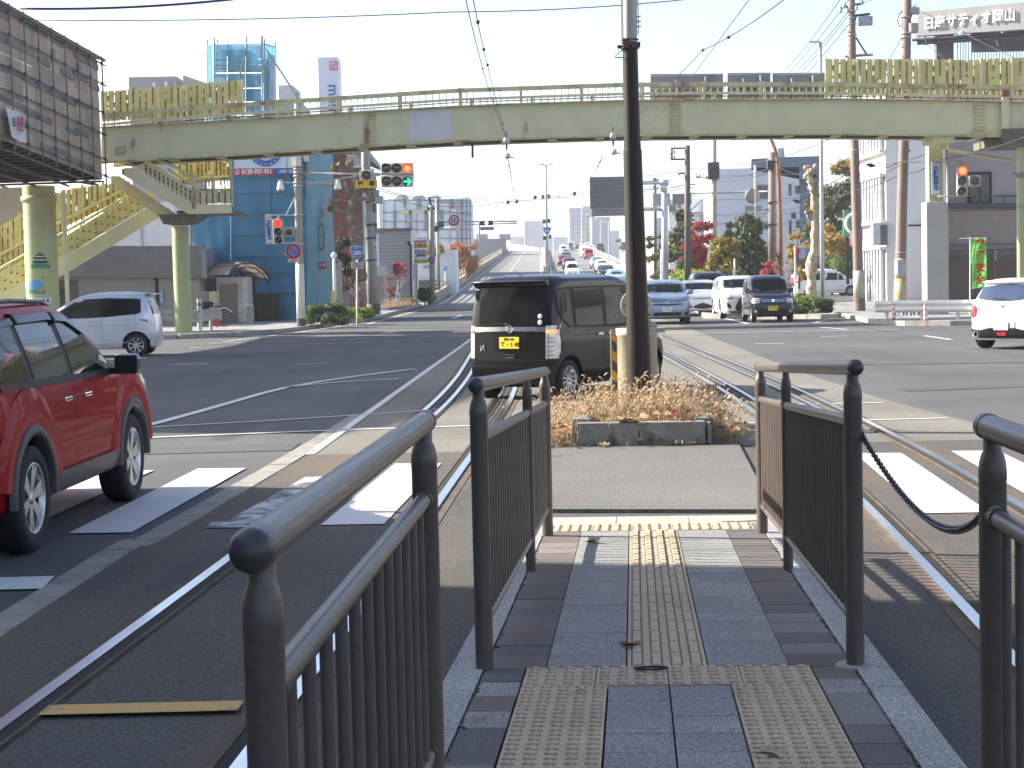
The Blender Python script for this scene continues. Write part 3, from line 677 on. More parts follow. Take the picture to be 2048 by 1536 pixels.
class Car:
 """body as a stack of rounded rings (z, rear x, front x, half width, corner exponent); panels are laid on that surface"""
 def __init__(s, name, label, group, slices, wr, wb, paint, wells=True, lift=0.0, well_r=0.055):
  s.sl=slices;s.wr=wr;s.wb=wb;s.paint=paint
  s.root=thing(name, label, 'car', group=group)
  N=56;mb=MB();vs=[]
  for(z, xr, xf, w, n)in slices:
   xc, a=(xr+xf)/2, (xf-xr)/2
   for k in range(N):
    t=2*pi*k/N;c, d=cos(t), sin(t);e=2.0/n
    vs.append((xc+a*math.copysign(abs(c)**e, c), w*math.copysign(abs(d)**e, d), z))
  m_=len(slices)
  fs=[(i*N+k, i*N+(k+1)%N, (i+1)*N+(k+1)%N, (i+1)*N+k)for i in range(m_-1)for k in range(N)]
  fs+=[tuple(range(N-1, -1, -1)), tuple((m_-1)*N+k for k in range(N))]
  mb.add(vs, fs, True)
  s.body=obj('body', mb, [paint, M_TRIM], s.root)
  me=s.body.data
  if wells:
   cut=MB()
   for sx in(-1, 1):
    for sy in(-1, 1):cut.cyl((sx*wb/2+lift, sy*0.42, wr+0.01), (sx*wb/2+lift, sy*1.3, wr+0.01), wr+well_r, seg=40, smooth=False)
   co=obj('cutter', cut, M_TRIM)
   md=s.body.modifiers.new('wells', 'BOOLEAN');md.object=co;md.operation='DIFFERENCE';md.solver='EXACT'
   bpy.context.view_layer.update();dg=bpy.context.evaluated_depsgraph_get()
   me2=bpy.data.meshes.new_from_object(s.body.evaluated_get(dg));s.body.modifiers.clear();s.body.data=me2;bpy.data.objects.remove(co)
   me=me2
   for p in me.polygons:
    c=p.center
    if abs(c.y)<max(x[3]for x in slices)*0.93 and min(abs(c.x-wb/2-lift), abs(c.x+wb/2-lift))<wr+well_r+.01 and c.z<2*wr+0.1:
     if abs(c.y)>0.4:p.material_index=1;p.use_smooth=False
  bm=bmesh.new();bm.from_mesh(me)
  for e in bm.edges:
   if len(e.link_faces)==2 and e.calc_face_angle(0)>radians(33):e.smooth=False
  bm.to_mesh(me);bm.free()
 def at(s, z):
  sl=s.sl
  if z<=sl[0][0]:return sl[0][1:]
  for p, q in zip(sl, sl[1:]):
   if z<=q[0]:
    t=(z-p[0])/(q[0]-p[0]);return tuple(lerp(p[i], q[i], t)for i in range(1, 5))
  return sl[-1][1:]
 def ys(s, x, z):
  xr, xf, w, n=s.at(z);u=min(0.9999, abs((x-(xr+xf)/2)/((xf-xr)/2)));return w*(1-u**n)**(1/n)
 def xe(s, y, z, front):
  xr, xf, w, n=s.at(z);u=min(0.9999, abs(y/w));d=(xf-xr)/2*(1-u**n)**(1/n);return(xr+xf)/2+(d if front else-d)
 def side(s, mb, cols, sd, off=0.006, rows=5):
  """cols: (x, z bottom, z top); a skin with a turned-in rim over the flank"""
  g=[]
  for x, z0, z1 in cols:g.append([(x, sd*(s.ys(x, lerp(z0, z1, j/rows))+off), lerp(z0, z1, j/rows))for j in range(rows+1)])
  mb.grid(g, True);s._rim(mb, g, (0, -sd*(off+.012), 0))
 def end(s, mb, cols, front, off=0.006, rows=5):
  """cols: (y, z bottom, z top)"""
  sg=1 if front else-1;g=[]
  for y, z0, z1 in cols:g.append([(s.xe(y, lerp(z0, z1, j/rows), front)+sg*off, y, lerp(z0, z1, j/rows))for j in range(rows+1)])
  mb.grid(g, True);s._rim(mb, g, (-sg*(off+.012), 0, 0))
 def _rim(s, mb, g, d):
  b=[r[0]for r in g]+g[-1][1:]+[r[-1]for r in reversed(g[:-1])]+list(reversed(g[0][1:-1]))
  b2=[(p[0]+d[0], p[1]+d[1], p[2]+d[2])for p in b];n=len(b)
  mb.add(b+b2, [(i, (i+1)%n, n+(i+1)%n, n+i)for i in range(n)], False)
 def P(s, name, mb, mt, parent=None):return obj(name, mb, mt, parent or s.root)
 def S(s, name, cols, mt, sd, off=0.006, rows=5, parent=None):
  mb=MB();s.side(mb, cols, sd, off, rows);return s.P(name, mb, mt, parent)
 def E(s, name, cols, mt, front, off=0.006, rows=5, parent=None, mirror=False):
  mb=MB();s.end(mb, cols, front, off, rows)
  if mirror:s.end(mb, [(-y, a, b)for y, a, b in reversed(cols)], front, off, rows)
  return s.P(name, mb, mt, parent)
 def seam_side(s, pts, sd, wd=0.006, off=0.0025):
  """thin dark gap along (x,z) points on a flank, collected into one mesh"""
  mb=MB();P=[]
  for(x0, z0), (x1, z1)in zip(pts, pts[1:]):
   n=max(2, int(math.hypot(x1-x0, z1-z0)/.06))
   P+=[(lerp(x0, x1, i/n), lerp(z0, z1, i/n))for i in range(n)]
  P.append(pts[-1]);g=[[], []]
  for i, (x, z)in enumerate(P):
   a, b=P[max(i-1, 0)], P[min(i+1, len(P)-1)];tx, tz=b[0]-a[0], b[1]-a[1];L_=math.hypot(tx, tz)or 1;nx, nz=-tz/L_*wd/2, tx/L_*wd/2
   for k, e in((0, 1), (1, -1)):g[k].append((x+nx*e, sd*(s.ys(x+nx*e, z+nz*e)+off), z+nz*e))
  mb.grid(g);return mb
 def seams(s, lines_, sds, wd=0.006):
  mb=MB()
  for sd in sds:
   for ln in lines_:
    q=s.seam_side(ln, sd, wd);mb.add(q.v, q.f)
  return s.P('panel_gaps', mb, M_SEAM)
 def wheel(s, x, sd, ty, spokes=5, twin=False, steer=0.0, rimmat=None, rimr=0.66, inset=0.015):
  r=s.wr;wdt=0.175 if r<.31 else 0.22;w=max(v[3]for v in s.sl);yc=sd*(w-inset-wdt/2)
  M=Matrix.Translation((x, yc, r))@Matrix.Rotation(steer, 4, 'Z')
  h=wdt/2;R2=r*rimr
  mb=MB().lathe([(R2, -h*.8), (R2+.01, -h), (r*.9, -h), (r*.975, -h*.82), (r, -h*.5), (r, h*.5), (r*.975, h*.82), (r*.9, h), (R2+.01, h), (R2, h*.8)], (0, 0, 0), 'Y', 40)
  for q in(-.45, 0, .45):mb.lathe([(r+.0015, q*h-.006), (r-.006, q*h), (r+.0015, q*h+.006)], (0, 0, 0), 'Y', 40)
  mb.xf(M);tyre=s.P('wheel', mb, M_TYRE)
  mb=MB();mb.mat(1);mb.lathe([(.001, 0), (R2, sd*h*.1), (R2, sd*h*.82)], (0, 0, 0), 'Y', 40);mb.mat(0)
  o=sd*h
  mb.lathe([(R2*.9, o*.55), (R2*.93, o*.93), (R2*1.0, o*.95), (R2*1.0, o*.7)], (0, 0, 0), 'Y', 40)
  mb.lathe([(.001, o*.8), (R2*.17, o*.78), (R2*.2, o*.5)], (0, 0, 0), 'Y', 20)
  for k in range(spokes):
   offs=(-.14, .14)if twin else(0, )
   for q in offs:
    a=2*pi*k/spokes+.3;wd0=R2*(.10 if twin else(.16 if spokes<8 else .075));wd1=wd0*(.8 if twin else .9)
    d0=Vector((cos(a+q*.6), 0, sin(a+q*.6)));d1=Vector((cos(a+q), 0, sin(a+q)));t=Vector((-sin(a+q), 0, cos(a+q)))
    p0, p1=d0*R2*.14, d1*R2*.93;y0, y1=o*.74, o*.86;dp=Vector((0, -o*.35, 0))
    f=[p0-t*wd0+Vector((0, y0, 0)), p0+t*wd0+Vector((0, y0, 0)), p1+t*wd1+Vector((0, y1, 0)), p1-t*wd1+Vector((0, y1, 0))]
    mb.prism(f, dp)
  mb.xf(M);s.P('rim', mb, [rimmat or M_ALLOY, M_ALLOYD], tyre)
  return tyre
 def wheels(s, lift=0.0, steer=0.0, **k):
  for x in(-s.wb/2+lift, s.wb/2+lift):
   for sd in(-1, 1):s.wheel(x, sd, 0, steer=steer if x>0 else 0, **k)
 def plate(s, y, z, front, yellow, small, big, off=0.012, tilt=0.0, kanji='岡山'):
  sg=1 if front else-1;x=s.xe(y, z, front)+sg*off
  p=s.P('number_plate', MB().box((x, y, z), (0.012, 0.33, 0.165), None, 0.004), M_PLATEY if yellow else M_PLATEW)
  M=Matrix.Translation((x+sg*0.0075, y, z))@Matrix.Rotation(radians(90*sg), 4, 'Z')@Matrix.Rotation(radians(90), 4, 'X')
  ink=M_INKB if yellow else M_INKG
  if small:letters(small, 0.045, M@Matrix.Translation((0, 0.05, 0)), ink, p, offset=.0005)
  if big:letters(big, 0.085, M@Matrix.Translation((0.01, -0.025, 0)), ink, p, offset=.0015)
  return p
 def cabin(s, zb, zt, xs, hw_, depth=.95):
  """hollow out the space behind the windscreen, with two seats"""
  co=obj('cutter', MB().box2((xs-depth, -hw_, zb), (xs+1.2, hw_, zt)), M_TRIM);md=s.body.modifiers.new('cabin', 'BOOLEAN');md.object=co;md.operation='DIFFERENCE';md.solver='EXACT'
  bpy.context.view_layer.update();dg=bpy.context.evaluated_depsgraph_get();me=bpy.data.meshes.new_from_object(s.body.evaluated_get(dg));s.body.modifiers.clear();s.body.data=me;bpy.data.objects.remove(co)
  for p in me.polygons:
   c=p.center
   if abs(c.y)<hw_+.001 and zb-.001<c.z<zt+.001 and c.x<xs+.6 and(abs(abs(c.y)-hw_)<.002 or abs(c.z-zb)<.002 or abs(c.z-zt)<.002 or abs(c.x-xs+depth)<.002):p.material_index=1;p.use_smooth=False
  for sd in(-1, 1):
   s.P('seat', MB().box((xs-depth+.12, sd*.35, (zb+zt-.18)/2), (.14, .44, max(.08, zt-.18-zb)), None, .03).box((xs-depth+.12, sd*.35, zt-.11), (.1, .24, .13), None, .04), M_SEAT)
  mb=MB();c=Vector((xs-.28, -.35, zb+.06));mb.tube([c+Vector((-.06*sin(a), .17*cos(a), .17*sin(a)))for a in[k*pi/8 for k in range(16)]], .014, 6, True);s.P('steering_wheel', mb, M_TRIM)
  s.seat=(xs-depth+.27, -.33, zt-.63)
 def driver(s, label, cloth, mask=False):
  """figure behind the wheel: one body, hair and clothing on it"""
  M=s.root.matrix_basis@Matrix.Translation(s.seat);r=thing('person', label, 'person', M.translation, s.root.rotation_euler.z)
  def ell(rings):return[[Vector((x+a*cos(2*pi*k/16), b*sin(2*pi*k/16), z))for k in range(17)]for z, a, b, x in rings]
  mb=MB().grid(ell([(-.02, .10, .17, 0), (.10, .11, .20, 0), (.20, .095, .215, .0), (.26, .075, .16, .0), (.29, .055, .07, .005), (.34, .05, .055, .01), (.37, .07, .062, .02), (.42, .092, .074, .02), (.48, .098, .078, .015), (.53, .085, .07, .01), (.56, .045, .04, .0), (.57, .001, .001, 0)]), True)
  for sd in(-1, 1):mb.tube([(.0, sd*.2, .2), (.10, sd*.24, .04), (.30, sd*.15, .10)], [.055, .042, .03], 8);mb.ball((.34, sd*.14, .12), .04, 8, 6)
  mb.ball((.118, 0, .44), .018, 6, 4);obj('body', mb, M_SKIN, r)
  mb=MB().grid(ell([(-.03, .11, .18, 0), (.10, .12, .21, 0), (.20, .105, .225, .0), (.262, .085, .17, .0), (.30, .06, .078, .0)]), True)
  for sd in(-1, 1):mb.tube([(.0, sd*.2, .205), (.10, sd*.245, .04), (.26, sd*.165, .088)], [.064, .052, .042], 8)
  obj('jacket', mb, cloth, r);mb=MB().grid(ell([(.44, .075, .083, -.03), (.50, .092, .086, -.012), (.545, .09, .078, .0), (.58, .05, .05, 0), (.59, .001, .001, 0)]), True);obj('hair', mb, M_INKB, r)
  if mask:obj('face_mask', MB().ball((.085, 0, .415), .045, 8, 6, (.8, 1.1, .9)), M_PLATEW, r)
  return r
 def mirror(s, x, z, sd, mt, size=(0.09, 0.17, 0.15), out=0.1, housing=M_TRIM):
  y=s.ys(x, z);mb=MB();mb.mat(0);mb.box((x, sd*(y+out), z+.03), size, None, min(size)*.44);mb.mat(1)
  mb.box((x-.01, sd*(y+out*.25), z-.02), (.05, out*.7, .05), None, .01);mb.box((x-size[0]/2-.003, sd*(y+out), z+.03), (.006, size[1]*.84, size[2]*.8), None, .002)
  return s.P('door_mirror', mb, [mt, housing])
 def handle(s, x, z, sd, mt, L_=0.15):
  y=s.ys(x, z);mb=MB();mb.mat(0);mb.box((x, sd*(y+.022), z), (L_, .02, .032), None, .009)
  for e in(-1, 1):mb.box((x+e*L_*.38, sd*(y+.008), z), (.03, .03, .026), None, .006)
  return s.P('door_handle', mb, mt)
 def place(s, x, y, hx, hy, z=0.0):
  s.root.location=(x, y, z);s.root.rotation_euler=(0, 0, math.atan2(hy, hx));return s
def ring(z, xr, xf, w, n=9):return(z, xr, xf, w, n)
def rg(z, xr, xf, w, n=15):return(z, xr, xf, w, n)
PB=carpaint('black car paint', (0.007, 0.006, 0.007), 0.0, 0.2, .35)
nb=Car('black_van', 'boxy black van crossing the tracks behind the planter, seen from behind with a yellow plate', None, [rg(.19, -1.60, 1.58, .67), rg(.24, -1.675, 1.65, .712), rg(.42, -1.70, 1.70, .735), rg(.62, -1.695, 1.695, .7375), rg(.80, -1.688, 1.67, .7375), rg(.93, -1.682, 1.60, .736), rg(1.00, -1.678, 1.45, .733), rg(1.06, -1.672, 1.25, .728), rg(1.25, -1.655, 1.08, .708), rg(1.45, -1.632, .90, .686), rg(1.58, -1.61, .78, .668), rg(1.66, -1.59, .68, .652, 8), rg(1.715, -1.55, .54, .62, 7), rg(1.755, -1.45, .30, .53, 6), rg(1.775, -1.2, 0.0, .38, 5)], .285, 2.52, PB)
Bk=M_TRIM
nb.E('tailgate_window', [(y, 1.06+.0*abs(y), 1.60)for y in(-.66, -.6, -.5, -.3, 0, .3, .5, .6, .66)], M_GLASS, False, .012)
nb.E('chrome_strip', [(y, .985-.01*abs(y)/.6, 1.045-.004*abs(y))for y in(-.665, -.5, -.3, -.1, 0, .1, .3, .5, .665)], M_CHROME, False, .02, 3)
em=MB();X=nb.xe(0, 1.01, False)-.03
em.box((X, -.033, 1.015), (.012, .012, .075), None, .003);em.box((X, .033, 1.015), (.012, .012, .075), None, .003);em.box((X, 0, 1.015), (.012, .06, .012), None, .002)
em.tube([(X+.004, cos(k*pi/10)*.058, 1.015+sin(k*pi/10)*.05)for k in range(20)], .006, 6, True);nb.P('emblem', em, M_CHROME)
for sd in(-1, 1):
 cl=lambda a, b, z0, z1:[(sd*lerp(a, b, i/6), z0, z1)for i in range(7)]
 l=nb.E('tail_lamp', cl(.595, .722, .60, 1.06), M_TAILC, False, .018, 4)
 mb=MB();nb.end(mb, cl(.60, .716, .955, 1.0), False, .024, 2);nb.P('indicator_lens', mb, M_AMBER if sd<0 else M_TAIL, l)
 mb=MB()
 for z in(.64, .70, .76, .82, .88):nb.end(mb, cl(.61, .712, z, z+.018), False, .023, 2)
 nb.P('lens_bars', mb, mat('lamp grey', (.36, .34, .36), .2, .4), l)
 nb.S('tail_lamp_side', [(-1.655+.0, .62, 1.04), (-1.62, .62, 1.02), (-1.57, .64, .97), (-1.53, .68, .88)], M_TAILC, sd, .012, 4)
 nb.S('window_frame', [(-1.56, 1.22, 1.56), (-1.45, 1.12, 1.58), (-1.30, 1.02, 1.59), (-.6, 1.0, 1.6), (0.1, .99, 1.6), (.55, .99, 1.59), (.78, .99, 1.5), (.95, 1.0, 1.33), (1.1, 1.02, 1.16)], M_TRIM, sd, .004, 6)
 nb.S('quarter_window', [(-1.52, 1.25, 1.54), (-1.42, 1.14, 1.555), (-1.28, 1.06, 1.565), (-1.17, 1.04, 1.565)], M_GLASS, sd, .009)
 nb.S('rear_door_window', [(-1.08, 1.04, 1.565), (-.7, 1.035, 1.57), (-.30, 1.03, 1.57)], M_GLASS, sd, .009)
 nb.S('front_door_window', [(-.2, 1.03, 1.57), (.1, 1.03, 1.57), (.45, 1.03, 1.565), (.66, 1.03, 1.50), (.72, 1.03, 1.47)], M_GLASSG, sd, .009)
 nb.S('corner_window', [(.78, 1.03, 1.42), (.92, 1.03, 1.29), (1.04, 1.04, 1.17)], M_GLASS, sd, .009)
 nb.handle(-.42, .90, sd, M_CHROME);nb.handle(-.12, .90, sd, M_CHROME)
 nb.S('fuel_flap', [(-1.45, .72, .86), (-1.29, .72, .86)], PB, sd, .004, 2)
 nb.S('sill_strip', [(x, .22, .285)for x in(-.9, -.4, .1, .6, .88)], M_TRIM, sd, .006, 2)
 nb.mirror(.72, 1.07, sd, PB)
 nb.S('headlamp', [(1.36, .78, .93), (1.48, .75, .93), (1.58, .73, .91), (1.64, .73, .88)], M_HEAD, sd, .008, 3)
 nb.E('headlamp_front', [(sd*y, .74, .9)for y in(.46, .55, .62, .68)], M_HEAD, True, .01, 3)
 mb=MB();nb.end(mb, [(sd*y, .40, .435)for y in(.5, .56, .62, .66)], False, .008, 2);nb.P('reflector', mb, M_TAIL)
nb.seams([[(-.26, .30), (-.25, .98)], [(-1.16, .45), (-1.13, 1.0), (-1.12, 1.57)], [(.62, .30), (.78, .6), (.80, 1.0)], [(-1.13, .9), (-.5, .91)], [(-1.52, .62), (-1.16, .62)]], (-1, 1))
mb=MB();nb.end(mb, [(y, .575, .582)for y in(-.6, -.3, 0, .3, .6)], False, .004, 1)
for y in(-.604, .604):nb.end(mb, [(y-.003, .58, 1.0), (y+.003, .58, 1.0)], False, .004, 3)
nb.P('tailgate_gap', mb, M_SEAM)
nb.E('bumper_lip', [(y, .23, .50)for y in(-.64, -.45, -.2, 0, .2, .45, .64)], PB, False, .03, 5)
nb.E('plate_recess', [(y, .70, .955)for y in(-.27, -.15, 0, .15, .27)], PB, False, .006, 3)
nb.plate(0, .82, False, True, '岡山 580', 'て・1 48', .024)
nb.E('tailgate_handle', [(y, .635, .66)for y in(-.09, 0, .09)], M_TRIM, False, .014, 2);nb.E('handle_mark', [(y, .605, .618)for y in(-.07, .07)], M_CHROME, False, .012, 1)
for q, (dy, L_)in enumerate(((0, 1), )):
 mb=MB();x=nb.xe(.46, .74, False)-.012
 for a, b in(((-.028, 0), (-.028, .09)), ((.028, 0), (.028, .09)), ((.028, .0), (-.028, .09))):
  p0=Vector((x, .46+a[0], .70+a[1]));p1=Vector((x, .46+b[0], .70+b[1]));mb.cyl(p0, p1, .009, seg=6)
 nb.P('badge', mb, M_CHROME)
mb=MB();x=nb.xe(.1, 1.1, False)-.03;mb.box((x, .05, 1.075), (.03, .07, .035), None, .01);mb.box((x-.004, .27, 1.085), (.012, .46, .014), Matrix.Rotation(radians(-4), 3, 'X'));nb.P('wiper', mb, M_TRIM)
mb=MB();x=nb.xe(-.52, 1.1, False)
mb.lathe([(.001, -.016), (.036, -.016), (.036, -.010)], (x, -.50, 1.105), 'X', 20);mb.lathe([(.001, -.016), (.034, -.016), (.034, -.010)], (x+.004, -.50, 1.19), 'X', 20);nb.P('sticker', mb, mat('pale sticker', (.55, .66, .62), .6))
mb=MB();g=[]
for y in[i*.61/6 for i in range(-6, 7)]:
 b=1-(abs(y)/.66)**4
 g.append([(-1.60, y, 1.695), (-1.66-.10*b, y, 1.70-.012), (-1.665-.11*b, y, 1.675), (-1.62, y, 1.60)])
mb.grid(g, True);mb.sheet([(-1.62, -.61, 1.60), (-1.66-.03, -.61, 1.675), (-1.66, -.61, 1.69), (-1.6, -.61, 1.695)]);mb.sheet([(-1.62, .61, 1.60), (-1.69, .61, 1.675), (-1.66, .61, 1.69), (-1.6, .61, 1.695)]);nb.P('roof_spoiler', mb, PB)
nb.P('antenna', MB().cyl((-1.35, 0, 1.755), (-1.5, 0, 1.83), .006, .004, 6).box((-1.33, 0, 1.76), (.06, .03, .02), None, .006), M_TRIM)
nb.E('windscreen', [(y, 1.1, 1.62)for y in(-.6, -.4, 0, .4, .6)], M_GLASSG, True, .01)
nb.wheels(spokes=12, rimr=.68)
PR=carpaint('red car paint', (0.27, 0.0015, 0.010), 0.0, 0.4, .22, .04)
rd=Car('red_car', 'glossy red off-road car with roof rails and grey arch trims', None, [ring(.30, -2.18, 2.16, .82), ring(.36, -2.27, 2.25, .865), ring(.5, -2.31, 2.30, .888), ring(.68, -2.305, 2.305, .893), ring(.85, -2.29, 2.27, .892), ring(.96, -2.275, 2.20, .886), ring(1.03, -2.265, 2.0, .876), ring(1.085, -2.255, 1.60, .862), ring(1.13, -2.245, 1.16, .85), ring(1.30, -2.20, .86, .80), ring(1.45, -2.14, .58, .745), ring(1.54, -2.09, .40, .705, 8), ring(1.60, -2.0, .20, .655, 7), ring(1.645, -1.8, -.05, .56, 6), ring(1.665, -1.4, -.35, .42, 5)], .355, 2.63, PR, True, 0.0, .06)
for sd in(-1, ):
 rd.S('window_frame', [(-1.98, 1.20, 1.42), (-1.8, 1.12, 1.49), (-1.2, 1.095, 1.515), (-.4, 1.085, 1.52), (.1, 1.08, 1.49), (.45, 1.075, 1.36), (.75, 1.075, 1.21), (.95, 1.08, 1.115)], M_TRIM, sd, .004, 6)
 rd.S('rear_quarter_window', [(-1.9, 1.2, 1.41), (-1.75, 1.14, 1.46), (-1.22, 1.125, 1.485)], M_GLASS, sd, .009)
 rd.S('rear_door_window', [(-1.12, 1.125, 1.487), (-.7, 1.12, 1.492), (-.34, 1.115, 1.49)], mat('blue sky glass', (.02, .032, .05), .03, spec=.55), sd, .009)
 rd.S('front_door_window', [(-.22, 1.112, 1.488), (.08, 1.108, 1.462), (.42, 1.105, 1.335), (.70, 1.105, 1.20), (.78, 1.108, 1.165)], M_GLASSG, sd, .009)
 mb=MB();rd.side(mb, [(-1.9, 1.455, 1.475), (-1.1, 1.5, 1.55), (-.4, 1.51, 1.562), (.02, 1.485, 1.535), (.33, 1.385, 1.42)], sd, .03, 2);rd.P('rain_visor', mb, M_GLASS)
 mb=MB();rd.side(mb, [(-1.16, 1.5, 1.565), (-1.10, 1.5, 1.565)], sd, .036, 2);rd.side(mb, [(-.30, 1.48, 1.56), (-.24, 1.48, 1.56)], sd, .036, 2);rd.P('visor_clip', mb, M_TRIM)
 rd.S('belt_moulding', [(-1.8, 1.085, 1.105), (-1, 1.075, 1.095), (0, 1.062, 1.082), (.5, 1.06, 1.08), (.98, 1.065, 1.085)], M_TRIM, sd, .011, 1)
 rd.handle(-.52, .955, sd, M_CHROME, .17);rd.handle(.28, .945, sd, M_CHROME, .17)if False else rd.handle(-.02+.0, .955, sd, M_CHROME, .17)
 rd.mirror(.80, 1.10, sd, mat('black mirror shell', (.012, .012, .013), .1, coat=1.0), (.10, .20, .165), .14)
 rd.S('sill_cladding', [(x, .33, .47)for x in(-.88, -.5, 0, .5, .84)], mat('grey cladding', (.045, .047, .055), .45, var=.08), sd, .028, 3)
 for cx in(-1.315, 1.315):
  mb=MB();g=[]
  for k in range(19):
   a=pi*(k/18)*1.04-.02*pi;g.append([(cx+cos(a)*r, sd*(rd.ys(cx, .6)+o), .365+sin(a)*r)for r, o in((.405, -.09), (.405, .022), (.44, .034), (.475, .02), (.485, -.01))])
  mb.grid(g, True);rd.P('arch_trim', mb, mat('grey cladding', (.045, .047, .055), .45))
  mb=MB();g=[]
  for k in range(19):
   a=pi*(k/18)*.9+.05*pi;g.append([(cx+cos(a)*r, sd*(rd.ys(cx, .6)+o), .365+sin(a)*r)for r, o in((.48, .012), (.54, .026), (.64, .012), (.72, -.012))])
  mb.grid(g, True);rd.P('wheel_arch', mb, PR)
 rd.P('roof_rail', MB().tube([(-1.9, sd*.63, 1.585), (-1.75, sd*.63, 1.635), (-.9, sd*.63, 1.65), (-.1, sd*.61, 1.635), (.12, sd*.59, 1.60)], .017, 10), mat('dark roof rail', (.03, .032, .036), .35, .4))
 rd.S('side_repeater', [(1.02, .905, .935), (1.06, .905, .935)], M_HEAD, sd, .012, 2)
 rd.S('headlamp', [(1.62, .86, 1.0), (1.8, .80, 1.0), (2.0, .76, .985), (2.14, .75, .94), (2.2, .76, .90)], M_HEAD, sd, .010, 4)
 rd.S('bumper_end', [(1.93, .34, .50), (2.05, .34, .52), (2.18, .34, .52)], M_TRIM, sd, .012, 3)
rd.seams([[(-.28, .48), (-.29, .8), (-.285, 1.07)], [(.86, .47), (.9, .72), (.92, 1.02), (.92, 1.06)], [(-1.1, .95), (-1.05, 1.07)], [(-1.02, .60), (-.88, .8), (-1.05, 1.0)], [(1.05, 1.02), (1.6, 1.01), (2.05, .93)]], (-1, ))
mb=MB()
for z, o in((.86, .004), ):pass
rd.S('door_crease', [(-.8, .655, .668), (0, .65, .664), (.84, .64, .654)], PR, -1, .009, 2)
rd.E('windscreen', [(y, 1.14, 1.52)for y in(-.68, -.4, 0, .4, .68)], M_GLASSG, True, .01)
rd.wheels(spokes=6, twin=True, rimr=.67, inset=-.005)
rd.E('tailgate_window', [(y, 1.15, 1.52)for y in(-.62, -.35, 0, .35, .62)], M_GLASS, False, .012)
for sd in(-1, 1):rd.E('tail_lamp', [(sd*y, .88, 1.42-(y-.7))for y in(.66, .74, .82)], M_TAIL, False, .012, 4)
rd.E('bumper', [(y, .34, .62)for y in(-.8, -.4, 0, .4, .8)], M_TRIM, False, .03, 3);rd.plate(0, .86, False, False, '岡山 330', '', .02)
for z, d in():pass
PW2=carpaint('pearl white paint', (0.60, 0.63, 0.68), 0.15, 0.25)
ek=Car('white_wagon', 'pearl white small wagon with dark side windows passing below the yellow stairs', None, [ring(.19, -1.60, 1.58, .67), ring(.25, -1.67, 1.66, .712), ring(.42, -1.695, 1.70, .733), ring(.62, -1.69, 1.69, .7375), ring(.80, -1.675, 1.64, .735), ring(.92, -1.66, 1.54, .73), ring(.99, -1.65, 1.30, .723), ring(1.05, -1.64, 1.04, .716), ring(1.25, -1.595, .70, .69), ring(1.42, -1.545, .42, .662), ring(1.52, -1.50, .22, .635, 8), ring(1.58, -1.42, .02, .59, 7), ring(1.615, -1.2, -.2, .5, 6), ring(1.63, -.9, -.4, .38, 5)], .285, 2.43, PW2)
for sd in(1, ):
 ek.S('window_frame', [(-1.36, 1.10, 1.42), (-1.25, 1.06, 1.45), (-.5, 1.0, 1.475), (0, .985, 1.455), (.3, .98, 1.38), (.6, .98, 1.2), (.86, .985, 1.05)], M_TRIM, sd, .004, 6)
 ek.S('rear_window', [(-1.31, 1.12, 1.41), (-1.2, 1.07, 1.425), (-.42, 1.025, 1.45)], M_GLASS, sd, .009);ek.S('front_window', [(-.34, 1.02, 1.45), (0, 1.012, 1.43), (.28, 1.007, 1.355), (.56, 1.005, 1.19), (.76, 1.008, 1.06)], M_GLASSG, sd, .009)
 ek.handle(-.95, .93, sd, PW2);ek.handle(-.12, .9, sd, PW2)
 ek.S('tail_lamp', [(-1.645, .86, .98), (-1.60, .86, 1.25), (-1.55, .87, 1.38), (-1.50, .89, 1.35), (-1.45, .93, 1.2), (-1.36, .96, .99)], M_TAILC, sd, .010, 4)
 ek.S('lamp_base', [(-1.62, .86, .915), (-1.5, .87, .92), (-1.33, .90, .93)], mat('lamp smoke', (.1, .05, .05), .2, coat=1), sd, .016, 2)
 mb=MB();ek.side(mb, [(-1.25, .80, .818), (-.5, .79, .81), (.3, .77, .79), (.9, .74, .76)], sd, .010, 2);ek.side(mb, [(-1.0, .35, .37), (-.2, .33, .35), (.8, .33, .35)], sd, .010, 2);ek.P('body_crease', mb, PW2)
 ek.mirror(.72, 1.02, sd, PW2);ek.S('fuel_flap', [(-1.46, .70, .83), (-1.32, .70, .83)], PW2, sd, .005, 2)
ek.seams([[(-.38, .30), (-.39, .7), (-.38, 1.0)], [(.62, .3), (.7, .7), (.72, .98)], [(-1.13, .55), (-1.24, .8), (-1.22, 1.06)]], (1, ))
mb=MB();mb.grid([[(-1.45, y, 1.575), (-1.62-.03*(1-abs(y)/.6), y, 1.565), (-1.63-.03*(1-abs(y)/.6), y, 1.545), (-1.49, y, 1.515)]for y in[i*.1 for i in range(-6, 7)]]);ek.P('roof_spoiler', mb, PW2)
ek.E('tailgate_window', [(y, 1.05, 1.48)for y in(-.55, -.3, 0, .3, .55)], M_GLASS, False, .01);ek.wheels(spokes=8, rimr=.68)
ek.E('windscreen', [(y, 1.06, 1.5)for y in(-.6, -.3, 0, .3, .6)], M_GLASSG, True, .01)
def sym(ys_, z0, z1):
 """columns mirrored about the middle; z0, z1 may be functions of |y|"""
 f=lambda z, y:z(abs(y))if callable(z)else z
 full=sorted(set([-y for y in ys_]+list(ys_)))
 return[(y, f(z0, y), f(z1, y))for y in full]
